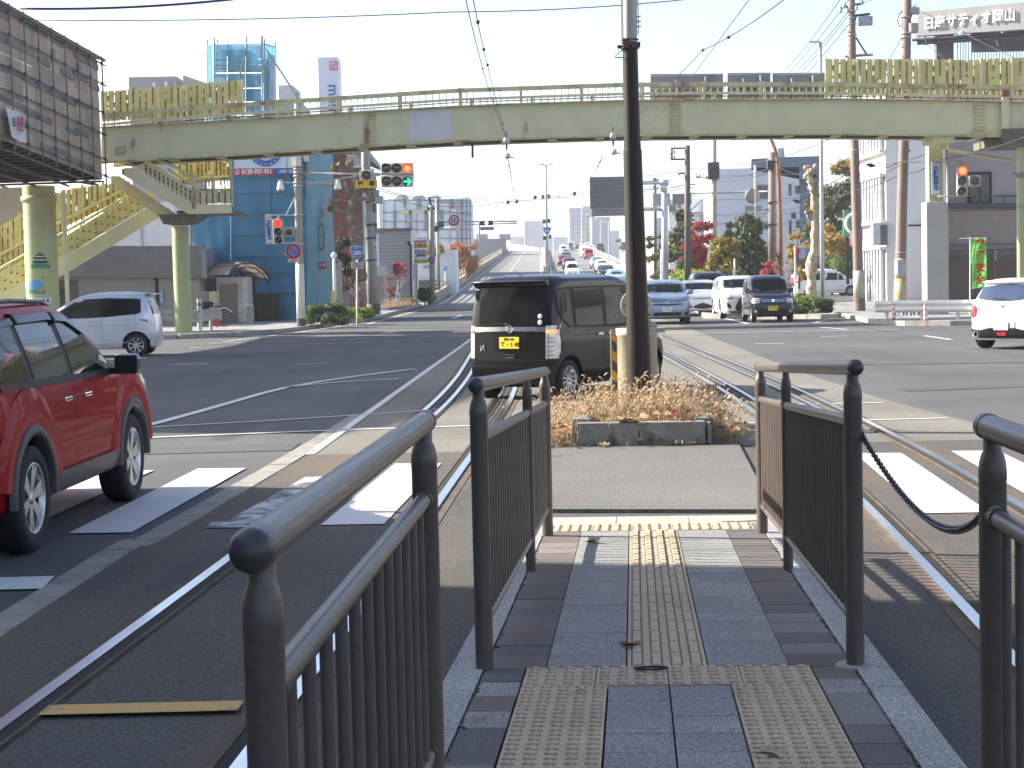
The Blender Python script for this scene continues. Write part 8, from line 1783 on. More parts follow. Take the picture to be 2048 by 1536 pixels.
part(st_, 'post', MB().box(pp(st_, 796, 596), (8*s88, .2, 22*s88), Matrix.Rotation(radians(3), 3, 'Y'), .01), MATS['sign white']);letters('史\n蹟\n古\n京\n町', 3.6*s88, facing(pp(st_, 796.3, 597, .13)), M_INKB, st_, line=.8)
pc_=thing('crossing_sign', 'small blue triangular pedestrian sign near the overpass wall', 'sign', A(891, 560, 125));part(pc_, 'board', MB().prism([pp(pc_, 886, 541), pp(pc_, 896, 541), pp(pc_, 891, 531)], (0, .03, 0)), mat('shield blue', (.02, .16, .52), .4));part(pc_, 'figure', MB().prism([pp(pc_, 888.5, 539.5, .02), pp(pc_, 893.5, 539.5, .02), pp(pc_, 891, 534, .02)], (0, .01, 0)), M_IW);part(pc_, 'post', MB().cyl(pp(pc_, 891, 562), pp(pc_, 891, 541), .05, seg=6), M_WPOST)
ml=pole('street_lamp', 'tall pale steel lamp post in the overpass median with a blue shield sign', [(1094, 545), (1093, 470), (1092.5, 400), (1092, 330)], .24, .1, 205, M_STEELP, 'lamp post');s205=205*k6
mb=MB();mb.tube([pp(ml, 1081, 328), pp(ml, 1086, 330), pp(ml, 1092, 331), pp(ml, 1098, 330), pp(ml, 1103, 328)], .06, 6);mb.box(pp(ml, 1082, 328), (.6, .25, .1));mb.box(pp(ml, 1103, 328), (.6, .25, .1));part(ml, 'lamp_arms', mb, M_STEELP)
w_=shield(ml, 1094, 462, 8.5, 8.5, .5);letters('250', 6*s205, facing(pp(ml, 1094, 461.5, .56)), mat('pale blue ink', (.5, .65, .85), .6), w_, offset=.02)
mb=MB()
for x, y in((1088, 443), (1098, 442), (1089, 476), (1100, 473), (1086, 394), (1098, 393)):mb.box(pp(ml, x, y, .3), (.35, .3, .5), None, .05)
part(ml, 'fittings', mb, M_BLK)
for i, (px, yb, yt, Y, lb)in enumerate(((1107, 545, 384, 260, 'first of the thin lamp posts right of the median lamp post'), (1136.5, 500, 398, 300, 'thin lamp post at the left edge of the apartment tower'), (1163.5, 490, 405, 340, 'thin lamp post standing before the apartment tower'), (1184, 490, 432, 360, 'thin lamp post just right of the apartment tower'), (1201, 490, 440, 380, 'thin lamp post before the pale slab beside the tower'), (1217, 490, 445, 390, 'last thin lamp post next to the dark pole'))):
 a_=A(px, yb, Y);r=thing('lamp_post', lb, 'lamp post', a_, group='thin lamp posts along the overpass');b_=A(px, yt, Y)-a_;part(r, 'shaft', MB().cyl((0, 0, -2), b_, .11, .07, 6), M_WPOST);part(r, 'lamp_head', MB().tube([b_, b_+Vector((.5, 0, .25)), b_+Vector((1.3, 0, .3))], .06, 5).tube([b_, b_+Vector((-.5, 0, .25)), b_+Vector((-1.3, 0, .3))], .06, 5), M_WPOST)
gy=105;gn=thing('sign_gantry', 'backs of big grey direction signs on a pale gantry post right of the dark pole', 'sign gantry', A(1331, 600, gy));sg_=gy*k6
part(gn, 'post', MB().tube([pp(gn, 1331, 600), pp(gn, 1330, 480), pp(gn, 1329, 385)], [.24, .22, .20], 14).tube([pp(gn, 1329, 385), pp(gn, 1327, 375), pp(gn, 1328, 362)], [.2, .22, .13], 12), mat('pale blue steel', (.48, .53, .58), .45, .3))
mb=MB()
for y in(367, 420):mb.cyl(pp(gn, 1180 if y==367 else 1182, y), pp(gn, 1335, y-2), .12, seg=8)
mb.cyl(pp(gn, 1320, 364), pp(gn, 1337, 366), .2, seg=8);part(gn, 'arms', mb, MATS['pale blue steel']);M_GB2=mat('gantry sign back', (.15, .17, .18), .55, .2, var=.08)
b1=part(gn, 'big_sign', MB().box(pp(gn, 1216, 385, .35), (72*sg_, .08, 62*sg_)), M_GB2);mb=MB()
for y in(358, 366, 373, 381, 390, 398, 407, 414):mb.box(pp(gn, 1216, y, .42), (72*sg_, .05, .05))
mb.box(pp(gn, 1197, 385, .44), (.07, .05, 1.3));part(gn, 'ribs', mb, M_GBACK, b1);part(gn, 'lower_sign', MB().box(pp(gn, 1218, 425, .35), (68*sg_, .08, 14*sg_)), mat('brown grey sign back', (.24, .23, .22), .6))
gm=thing('sign_gantry', 'smaller pale sign backs on a long thin arm across the right carriageway', 'sign', A(1420, 600, 108));gmy=108*k6
part(gm, 'boards', MB().box(pp(gm, 1323, 399, .2), (34*gmy, .08, 24*gmy)), mat('pale grey board', (.34, .37, .40), .5));part(gm, 'boards', MB().box(pp(gm, 1364, 398, .2), (38*gmy, .08, 21*gmy)), mat('taupe board', (.24, .23, .215), .6));part(gm, 'arm', MB().cyl(pp(gm, 1380, 387), pp(gm, 1534, 383), .06, seg=6).cyl(pp(gm, 1380, 392), pp(gm, 1500, 386), .04, seg=6), M_STEELP)
part(gm, 'strip_board', MB().box(pp(gm, 1322, 408, .3), (33*gmy, .06, 10*gmy)), mat('cream board', (.46, .43, .36), .6))
rd_=thing('round_board', 'large round grey sign back with a strip below it hung by the arm end', 'sign', A(1505, 420, 106));part(rd_, 'disc', MB().lathe([(.001, -.03), (15*gmy, -.03), (15*gmy, .03), (.001, .03)], pp(rd_, 1505, 392), 'Y', 28), mat('warm grey sign back', (.26, .25, .235), .6));part(rd_, 'strip', MB().box(pp(rd_, 1507, 417), (33*gmy, .06, 11*gmy)), MATS['warm grey sign back']);part(rd_, 'post', MB().cyl(pp(rd_, 1510, 560), pp(rd_, 1510, 330), .07, seg=8), M_WPOST)
r1p=pole('utility_pole', 'tall brownish utility pole with a pale foot band in front of the white office flank', [(1719, 630), (1716, 520), (1712, 400), (1709, 280), (1704, 120), (1701, -60)], .21, .15, 68, M_RPOLE);s68=68*k6
part(r1p, 'pale_band', MB().tube([pp(r1p, 1718.5, 597), pp(r1p, 1717, 541)], [.225, .22], 14), mat('pale sleeve', (.42, .38, .33), .7));part(r1p, 'foot', MB().cyl(pp(r1p, 1719, 630), pp(r1p, 1718.5, 596), .24, seg=14), M_RPOLE)
mb=MB()
for py in(22, 36, 48, 70, 300, 380):mb.lathe([(.13, -.02), (.19, -.02), (.19, .02), (.13, .02)], pp(r1p, interp([(-60, 1701), (630, 1719)], py), py), 'Z', 12)
part(r1p, 'bands', mb, M_STEELP);mb=MB();mb.cyl(pp(r1p, 1681, 16), pp(r1p, 1728, 6), .05, seg=6);mb.cyl(pp(r1p, 1690, 113), pp(r1p, 1746, 109), .05, seg=6);mb.cyl(pp(r1p, 1712, 75), pp(r1p, 1734, 110), .035, seg=6);mb.tube([pp(r1p, 1705, 32), pp(r1p, 1740, 28)], .05, 6);mb.tube([pp(r1p, 1708, 46), pp(r1p, 1712, 32)], .04, 6);part(r1p, 'crossarm', mb, mat('dark arm', (.07, .09, .11), .5, .3))
mb=MB();mb.box(pp(r1p, 1731, 42, .1), (.52, .3, .36), None, .03);part(r1p, 'switch_box', mb, mat('blue grey box', (.30, .34, .38), .5));mb=MB()
for x, y in((1688, 12), (1681, 22), (1713, 16), (1724, 4), (1726, 41), (1732, 41), (1738, 41)):mb.lathe([(.05, -.09), (.085, -.06), (.05, -.02), (.085, .02), (.05, .06), (.06, .1)], pp(r1p, x, y, .18), 'Z', 10)
part(r1p, 'insulators', mb, M_INS)
r2p=pole('utility_pole', 'thick brown utility pole with a pale yellow striped foot just behind the white guardrail', [(1799, 634), (1801, 540), (1804, 400), (1808, 280), (1812, 120), (1815, -60)], .215, .165, 64, M_RPOLE);part(r2p, 'pale_band', MB().tube([pp(r2p, 1801, 556), pp(r2p, 1801.5, 517)], [.225, .22], 14), mat('pale sleeve', (.42, .38, .33), .7))
part(r2p, 'stripe_sleeve', MB().tube([pp(r2p, 1799.5, 634), pp(r2p, 1801, 557)], [.235, .23], 14), mat('scuffed yellow sleeve', (.42, .38, .30), .7, var=.1, stain=(.48, .30, .05), stain_amt=(.5, .55), stain_scale=2.5));part(r2p, 'blue_plate', MB().box(pp(r2p, 1799, 534, .22), (.14, .03, .55)), mat('pale blue plate', (.25, .38, .52), .5));mb=MB();mb.cyl(pp(r2p, 1826, 47, .1), pp(r2p, 1826, 66, .1), .2, seg=16);mb.box(pp(r2p, 1828, 22), (.36, .3, .25), None, .03);part(r2p, 'transformer', mb, mat('transformer grey', (.25, .26, .255), .5));mb=MB()
for py in(34, 67, 75, 505):mb.lathe([(.15, -.02), (.215, -.02), (.215, .02), (.15, .02)], pp(r2p, interp([(-60, 1815), (634, 1799)], py), py), 'Z', 12)
part(r2p, 'bands', mb, M_STEELP);mb=MB()
for pts in([(1806, 20), (1798, 30), (1795, 42), (1800, 54), (1808, 50)], [(1812, 30), (1824, 20), (1832, 10)], [(1820, 40), (1824, 30), (1818, 22)]):q_=loop(r2p, pts, .02);mb.add(q_.v, q_.f, True)
part(r2p, 'cable_loops', mb, M_BLK)
sl=pole('street_lamp', 'slim pale steel street lamp rising from the hedge', [(1645, 600), (1643.5, 450), (1642.5, 280), (1641, 150), (1640.5, 85)], .085, .06, 66.5, mat('lamp post grey', (.46, .49, .54), .4, .4), 'lamp post');part(sl, 'lamp_head', MB().tube([pp(sl, 1640.5, 86), pp(sl, 1638, 83), pp(sl, 1631, 83)], .035, 6).box(pp(sl, 1627, 83.5), (.38, .16, .06), None, .02), MATS['lamp post grey'])
for px, yb, yt, Y, r0, rt_, mt, lb in((1429, 560, 200, 120, .2, .15, M_CPOLE, 'tall pale concrete pole left of the white blue block'), (1375.5, 590, 291, 95, .2, .15, M_DPOLE, 'dark utility pole with stacked cross arms right of the gantry'), (1311, 560, 356, 150, .17, .12, M_DPOLE, 'far utility pole just left of the gantry post'), (1545, 560, 305, 98, .26, .19, M_RPOLE, 'stout brown utility pole before the white blue block')):
 r=pole('utility_pole', lb, [(px, yb), (px-.5, (yb+yt)/2), (px-1, yt)], r0, rt_, Y, mt);s_=Y*k6;mb=MB();ins=MB()
 if px==1375.5:
  for y in(297, 319, 347):mb.cyl(pp(r, 1340 if y<340 else 1356, y), pp(r, 1376, y-1), .05, seg=5)
  mb.cyl(pp(r, 1344, 297), pp(r, 1344, 319), .05, seg=5)
  for x, y in((1341, 295), (1349, 292), (1341, 308), (1349, 303), (1341, 318), (1349, 314), (1356, 347)):ins.cyl(pp(r, x, y+4), pp(r, x, y-3), .07, .04, 8)
 elif px==1429:
  mb.box(pp(r, 1427, 342, .2), (.8, .5, 1.2), None, .05);mb.cyl(pp(r, 1392, 354), pp(r, 1430, 358), .06, seg=5)
  for x, y in((1393, 350), (1400, 353), (1413, 355)):ins.cyl(pp(r, x, y+3), pp(r, x, y-4), .09, .05, 8)
 elif px==1311:
  for y in(360, 377):mb.cyl(pp(r, 1305, y), pp(r, 1317, y), .05, seg=5)
  for x, y in((1306, 358), (1316, 358), (1306, 375), (1316, 375)):ins.cyl(pp(r, x, y+2), pp(r, x, y-3), .09, .06, 6)
 else:
  for y in(324, 405, 449):mb.lathe([(.22, -.04), (.32, -.04), (.32, .04), (.22, .04)], pp(r, 1544.5, y), 'Z', 12)
  mb.box(pp(r, 1541, 330, .2), (.4, .4, .5), None, .04);mb.cyl(pp(r, 1528, 418), pp(r, 1545, 418), .06, seg=5)
  for x, y in((1536, 322), (1551, 320), (1540, 316)):ins.cyl(pp(r, x, y+4), pp(r, x, y-4), .1, .06, 8)
 part(r, 'crossarm', mb, M_BLK);part(r, 'insulators', ins, M_INS)
rl_=pole('curved_pole', 'rusty brown curved steel pole bending left above the white blue block', [(1562, 560), (1560.5, 450), (1558, 360), (1555, 320), (1550, 298), (1541, 276), (1528, 258)], .14, .09, 100, mat('rusty pole', (.24, .11, .06), .7, var=.25, scale=2, stain=(.36, .26, .16), stain_amt=(.55, .7), stain_scale=2))
cp1=thing('cantilever_sign', 'small red and blue signs on a thin white post beside the bare trunk', 'sign', A(1592, 590, 72));part(cp1, 'post', MB().cyl(pp(cp1, 1591, 590), pp(cp1, 1590, 492), .04, seg=6).cyl(pp(cp1, 1590, 493), pp(cp1, 1612, 494), .02, seg=5), M_WPOST);e=part(cp1, 'blue_board', MB().box(pp(cp1, 1606, 507, .05), (.22, .03, .44)), MATS['pale blue plate']);letters('止\nま\nれ', .12, facing(pp(cp1, 1606, 507, .08)), M_IW, e, line=.8);part(cp1, 'red_light', MB().box(pp(cp1, 1596, 502, .05), (.16, .1, .22), None, .03), M_SRED)
wf=thing('notice_board', 'tilted white board leaning against the pale pole among red maples', 'board', A(1418, 545, 100));part(wf, 'board', MB().prism([pp(wf, 1413, 540), pp(wf, 1424, 540), pp(wf, 1428, 482), pp(wf, 1418, 488)], (0, .05, 0)), mat('bright white board', (.8, .79, .76), .5))
for px, yb, yt, lb in((1469.5, 560, 517, 'thin grey post in front of the round dark shrub'), ):pole('steel_post', lb, [(px, yb), (px, (yb+yt)/2), (px, yt)], .05, .045, 85, M_STEELP)
rs=thing('stop_sign', 'red triangular stop sign half hidden by the gantry post', 'sign', A(1323, 496, 112));part(rs, 'board', MB().prism([pp(rs, 1316, 489), pp(rs, 1327, 489), pp(rs, 1322, 502)], (0, .03, 0)), M_SRED);part(rs, 'post', MB().cyl(pp(rs, 1322, 560), pp(rs, 1322, 498), .05, seg=6), M_WPOST)
bs2=thing('bicycle_signal', 'vertical signal with its top lamp glowing orange by the jacketed column', 'traffic light', A(1924, 362, 58.8));S2=58.8*k6
part(bs2, 'housing', MB().box((0, 0, 0), (24*S2, .26, 62*S2), None, .12), mat('signal beige', (.40, .38, .33), .5));lens(bs2, None, 1924.5, 341.5, 9.6*S2, .14, M_REDL);part(bs2, 'lit_core', MB().lathe([(.001, -.036), (7.4*S2, -.026), (7.4*S2, -.02)], pp(bs2, 1925, 341.5, .14), 'Y', 20), M_REDC);lens(bs2, None, 1923.5, 361.5, 9*S2, .14, mat('dull lens', (.07, .07, .055), .3, coat=.5));lens(bs2, None, 1922, 382.5, 9*S2, .14, MATS['dull lens'])
e=part(bs2, 'small_lamp', MB().box(pp(bs2, 1950, 362, -.1), (23*S2, .25, 22*S2), None, .05), MATS['signal beige']);lens(bs2, e, 1951, 362, 8.6*S2, .05, MATS['dull lens'], False);part(bs2, 'bracket', MB().cyl(pp(bs2, 1872, 324), pp(bs2, 1922, 322), .025, seg=6).cyl(pp(bs2, 1875, 393), pp(bs2, 1918, 392), .025, seg=6).cyl(pp(bs2, 1924, 322), pp(bs2, 1924, 332), .06, seg=8).cyl(pp(bs2, 1895, 405, -.1), pp(bs2, 1895, 300, -.1), .05, seg=8), MATS['signal beige'])
sg2=thing('bicycle_sign', 'white strip sign with blue characters on the jacketed column by the guardrail', 'sign', A(1872, 357, 59.3));part(sg2, 'board', MB().box((0, 0, 0), (17*S2, .03, 66*S2), None, .01), mat('sign white', (.70, .72, .74), .45));mb=MB()
for s in(-1, 1):mb.box((s*7.5*S2, -.02, 0), (.022, .01, 62*S2));mb.box((0, -.02, s*31*S2), (15*S2, .01, .022))
part(sg2, 'edge_line', mb, M_SBLUE);letters('自\n転\n車\n専\n用', 11.6*S2, facing(Vector((0, -.025, 0))), M_SBLUE, sg2, offset=.008, line=.83)
cp=thing('arched_shelter', 'bicycle shelter with an arched beige translucent roof by the blue netting', 'shelter', A(500, 650, 74));cs_=74*k6;iv=Matrix.Translation(-cp.location)
prof=[(0, 549), (.06, 540), (.16, 532), (.3, 527), (.46, 525), (.62, 528), (.78, 536), (.9, 546), (1, 558)]
g=[[A(lerp(457, 541, t), y, lerp(71, 74.5, t))for t, y in prof], [A(lerp(414, 492, t), y+(1 if t<.5 else 0), lerp(71.6, 75.2, t))for t, y in prof]]
obj('roof', MB().grid(g, True).xf(iv), leafmat('beige polycarbonate', (.36, .28, .22), (.42, .33, .27), .5), cp, False);mb=MB()
mb.tube(g[0], .05, 6);mb.tube(g[1], .05, 6)
for p, q2 in list(zip(*g))[2:]:mb.cyl(p, q2, .03, seg=5)
mb.tube([A(lerp(462, 536, t), y+7, lerp(71.2, 74.4, t))for t, y in prof], .03, 5);obj('ribs', mb.xf(iv), mat('brown frame', (.09, .06, .05), .5), cp);mb=MB()
for x in(422, 508):mb.box(A(x, 600, 74.8), (.12, .12, 2.1))
obj('posts', mb.xf(iv), MATS['brown frame'], cp)
sh_=thing('storage_shed', 'narrow white metal storage shed with a grey shutter door', 'shed', A(466, 651, 73));ss_=73*k6
part(sh_, 'body', MB().box(pp(sh_, 465, 603)+Vector((0, .7, 0)), (62*ss_, 1.4, 97*ss_), None, .02), mat('shed white', (.52, .50, .47), .6, var=.05));mb=MB()
for i in range(26):mb.box(pp(sh_, 458, 569+i*3.1, .0), (36*ss_, .03, 2.5*ss_))
mb.box(pp(sh_, 458, 608, -.01), (36*ss_, .02, 82*ss_));part(sh_, 'shutter', mb, M_SHUT);part(sh_, 'painted_lit_edge', MB().box(pp(sh_, 491, 603, .02), (8*ss_, .03, 95*ss_)), mat('shed white sunlit tone', (.62, .61, .58), .6))  # lighter strip paints sunlight onto the edge of the shed
dw=thing('block_wall', 'dark concrete block wall under the arched shelter', 'wall', A(534, 648, 74.6));part(dw, 'wall', MB().box(pp(dw, 534, 618)+Vector((0, .1, 0)), (49*74.6*k6, .2, 60*74.6*k6)), mat('dark block wall', (.055, .05, .042), .9, var=.3, scale=1.5));mb=MB()
for x in(522, 534, 546):mb.box(pp(dw, x, 618, .01), (.03, .02, 58*74.6*k6))
for y in(600, 612, 624, 636):mb.box(pp(dw, 534, y, .01), (48*74.6*k6, .02, .03))
part(dw, 'joints', mb, M_UNDER)
bx=thing('meter_boxes', 'stacked grey and beige boxes between the slender column and the shed', 'boxes', A(415, 640, 70));sb_=70*k6
for x, y, w_, h_, mt in((408, 596, 20, 26, M_RIB), (428, 595, 18, 24, mat('beige box', (.42, .37, .25), .6)), (412, 622, 22, 20, M_TRIM), (428, 615, 14, 14, MATS['beige box']), (500, 630, 14, 40, M_KERB)):part(bx, 'box', MB().box(pp(bx, x, y), (w_*sb_, .4, h_*sb_), None, .02), mt)
gp_=thing('striped_post', 'short white and grey wrapped post behind the old guardrail end', 'post', A(400, 668, 61));part(gp_, 'post', MB().cyl((0, 0, 0), pp(gp_, 398.5, 598), .09, .085, 12), mat('wrapped post', (.6, .59, .57), .6, var=.1, stain=(.1, .1, .11), stain_amt=(.5, .56), stain_scale=2.2))
by_=thing('bicycle', 'black city bicycle leaning by the white shed', 'bicycle', A(452, 652, 66));sbk=66*k6
def wheel_(px, py):
 c=pp(by_, px, py);mb=MB();mb.tube([c+Vector((cos(a)*.33, .0, sin(a)*.33))for a in[k*pi/14 for k in range(28)]], .022, 6, True)
 for k in range(12):a=k*pi/6;mb.cyl(c, c+Vector((cos(a)*.32, 0, sin(a)*.32)), .004, seg=4, caps=False)
 mb.cyl(c-Vector((0, .05, 0)), c+Vector((0, .05, 0)), .03, seg=8);return mb
part(by_, 'wheel', wheel_(447, 635), M_TYRE);part(by_, 'wheel', wheel_(414, 637), M_TYRE);mb=MB()
for a, b2 in(((447, 635), (433, 620)), ((433, 620), (430, 636)), ((430, 636), (447, 635)), ((433, 620), (418, 622)), ((430, 636), (418, 624)), ((414, 637), (420, 613)), ((430, 636), (434, 614))):mb.cyl(pp(by_, *a), pp(by_, *b2), .018, seg=6)
part(by_, 'frame', mb, mat('bicycle silver', (.3, .3, .31), .35, .6));part(by_, 'saddle', MB().box(pp(by_, 434.5, 613.5), (.26, .14, .06), None, .025), M_BLK);part(by_, 'mudguard', MB().tube([pp(by_, 447, 635)+Vector((cos(a)*.37, 0, sin(a)*.37))for a in[radians(30+k*12)for k in range(11)]], .022, 6), M_CHROME)
part(by_, 'basket', MB().box(pp(by_, 416, 609), (.34, .3, .22), None, .02), M_TRIM);part(by_, 'handlebar', MB().tube([pp(by_, 420, 613), pp(by_, 421, 607), pp(by_, 427, 606)], .014, 6), M_BLK)
tag(obj('concrete_block', MB().box(A(622, 655, 64.5)+Vector((0, 0, .0)), (.32, .3, .24), None, .02), M_KERB), 'small grey concrete block at the foot of the corner pole hedge', 'block');tag(obj('yellow_box', MB().box(A(719, 640, 66), (.22, .2, .22), None, .03), mat('dull yellow', (.5, .42, .15), .6)), 'small yellow box in front of the clipped hedge by the kerb', 'box')
# ================================================================== TREES, HEDGES, SHRUBS
M_BARK=mat('grey bark', (.16, .13, .10), .9, var=.25, scale=4, stain=(.07, .06, .05), stain_scale=4)
M_PLANE=mat('pale plane bark', (.42, .36, .27), .85, var=.2, scale=3, stain=(.2, .15, .10), stain_amt=(.5, .62), stain_scale=4)
M_PLANED=mat('dark plane bark', (.15, .12, .09), .85, var=.25, scale=3, stain=(.42, .37, .28), stain_amt=(.55, .66), stain_scale=3.5)
LV={'dark':leafmat('dark pine leaf', (.018, .034, .014), (.07, .10, .03), .2), 'olive':leafmat('olive leaf', (.07, .085, .02), (.20, .19, .05), .35), 'hedge':leafmat('hedge leaf', (.05, .095, .02), (.16, .24, .05), .3), 'hedged':leafmat('dark hedge leaf', (.02, .045, .012), (.06, .10, .03), .2), 'red':leafmat('red maple leaf', (.26, .02, .03), (.45, .07, .07), .4), 'rust':leafmat('rusty leaf', (.30, .06, .03), (.45, .14, .07), .35), 'gold':leafmat('golden leaf', (.36, .22, .03), (.5, .36, .07), .4), 'lime':leafmat('lime leaf', (.18, .30, .03), (.34, .46, .06), .4), 'mid':leafmat('mid green leaf', (.035, .06, .025), (.12, .16, .06), .3)}
def foliage(clumps, leaf, dens, rng, mix=None):
 """clumps: (centre, radius x, y, z); leaf size; leaves per clump unit volume"""
 mb=MB()
 for ci, (c, rx, ry, rz)in enumerate(clumps):
  n=int(dens*13*(rx*ry*rz)**(2/3)/(leaf*leaf))
  for k in range(n):
   while True:
    u=Vector((rng.uniform(-1, 1), rng.uniform(-1, 1), rng.uniform(-1, 1)))
    if .35<u.length<1:break
   u*=(.72+.4*rng.random()**2)
   p=c+Vector((u.x*rx, u.y*ry, u.z*rz));nrm=(u.normalized()+Vector((rng.gauss(0, .6), rng.gauss(0, .6), rng.gauss(0, .6)+.3))).normalized()
   a=nrm.orthogonal().normalized();a=(Matrix.Rotation(rng.uniform(0, 6.28), 3, nrm)@a);b=nrm.cross(a);s=leaf*rng.uniform(.6, 1.25)
   mb.mat(0 if not mix or rng.random()>mix else 1);mb.add([p-a*s-b*s*.1, p-b*s*.5, p+a*s+b*s*.05-nrm*s*.25, p+b*s*.5], [(0, 1, 2, 3)], False)
 return mb
def tree(name, label, px, yb, ytop, wpx, Y, leafmats, leaf=.13, dens=1.3, cat='tree', trunk=True, nclump=14, seed=1, group=None, shape='round', mix=.25, mtb=None, zoff=0):
 rng=random.Random(seed);foot=A(px, yb, Y);s=Y/FPX;H=(yb-ytop)*s;Wd=wpx*s/2
 r=thing(name, label, cat, foot, group=group);cl=[]
 for i in range(nclump):
  t=rng.random();a=rng.uniform(0, 2*pi)
  if shape=='cone':h=lerp(.18, .96, t);rad=Wd*(1.02-h)*1.05
  elif shape=='column':h=lerp(.1, .92, t);rad=Wd*.6
  elif shape=='low':h=lerp(.25, .7, t);rad=Wd*.85
  else:h=lerp(.14, .9, t);rad=Wd*sqrt(max(.05, 1-((h-.52)/.52)**2))*.95
  q_=rng.uniform(.35, 1);cl.append((Vector((cos(a)*rad*q_, sin(a)*rad*q_*.8, h*H)), *(lambda k:(k, k, k*.75))(Wd*rng.uniform(.34, .56))))
 ms_=[LV[m_]for m_ in leafmats];obj('crown', foliage(cl, leaf, dens, rng, mix if len(ms_)>1 else None), ms_, r, False)
 if trunk:
  mb=MB();tr_=max(.06, Wd*.07);mb.tube([Vector((0, 0, -.2)), Vector((.05, 0, H*.3)), Vector((-.05, .05, H*.62)), Vector((0, 0, H*.86))], [tr_, tr_*.8, tr_*.5, tr_*.15], 8)
  for c in cl[:7]:b0=Vector((0, 0, H*rng.uniform(.25, .55)));mb.tube([b0, b0.lerp(c[0], .6)+Vector((0, 0, .1)), c[0]], [tr_*.45, tr_*.28, tr_*.1], 6)
  obj('trunk', mb, mtb or M_BARK, r)
 return r
def hedge(label, x0, x1, yb, yt, Y, depth, leafmats, leaf, dens, seed, name='hedge', cat='hedge'):
 rng=random.Random(seed);a, b=A(x0, yb, Y), A(x1, yb, Y);s=Y/FPX;H=(yb-yt)*s;L_=b.x-a.x;r=thing(name, label, cat, Vector((a.x, Y, a.z)));cl=[]
 n=max(4, int(L_/.32))
 for i in range(n):
  for j in range(2):
   for k in range(2):cl.append((Vector((L_*(i+rng.random())/n, depth*(j+rng.random())/2, H*(.28+.42*k+rng.uniform(-.05, .1)))), .34, .34, H*.28))
 obj('foliage', foliage(cl, leaf, dens*.3, rng, .3 if len(leafmats)>1 else None), [LV[m_]for m_ in leafmats], r, False);mb=MB()
 for i in range(n*2):x=L_*rng.random();y=depth*rng.random();mb.tube([Vector((x, y, 0)), Vector((x+rng.gauss(0, .1), y, H*.4)), Vector((x+rng.gauss(0, .15), y, H*.75))], [.02, .014, .006], 5)
 obj('stems', mb, M_BARK, r);return r
hedge('clipped dark hedge at the foot of the corner pole', 612, 688, 654, 608, 64.6, 1.4, ['hedged', 'hedge'], .055, 2.0, 3);hedge('lighter clipped hedge right of the dark one, before the leaning pole', 690, 736, 640, 614, 68, 1.2, ['hedge', 'lime'], .055, 1.9, 4)
hedge('bright green hedge on the traffic island beside the black wagon', 1585, 1640, 634, 590, 65.6, 1.6, ['hedge', 'lime'], .055, 1.9, 5);hedge('darker shrub at the right end of the island hedge', 1632, 1664, 637, 596, 64.8, 1.0, ['hedged', 'hedge'], .06, 2.0, 6, 'shrub', 'shrub')
hedge('low dark clump at the near corner of the island hedge', 1590, 1606, 640, 612, 64.2, .5, ['hedged'], .05, 2.0, 61, 'shrub', 'shrub')
hedge('small dark bush behind the white marker post', 800, 822, 606, 594, 92, 1.0, ['hedged', 'hedge'], .06, 1.8, 7, 'shrub', 'shrub')
grass('verge_grass', [(A(770+i*1.2, 612-i*.12, 88)+Vector((0, random.uniform(-.8, .5), -.1)), 14, .45, .2)for i in range(44)]);grass('island_grass', [(A(1668+i*2.0, 636+.1*i, 62.5)+Vector((0, 0, -.1)), 8, .18, .16)for i in range(22)])
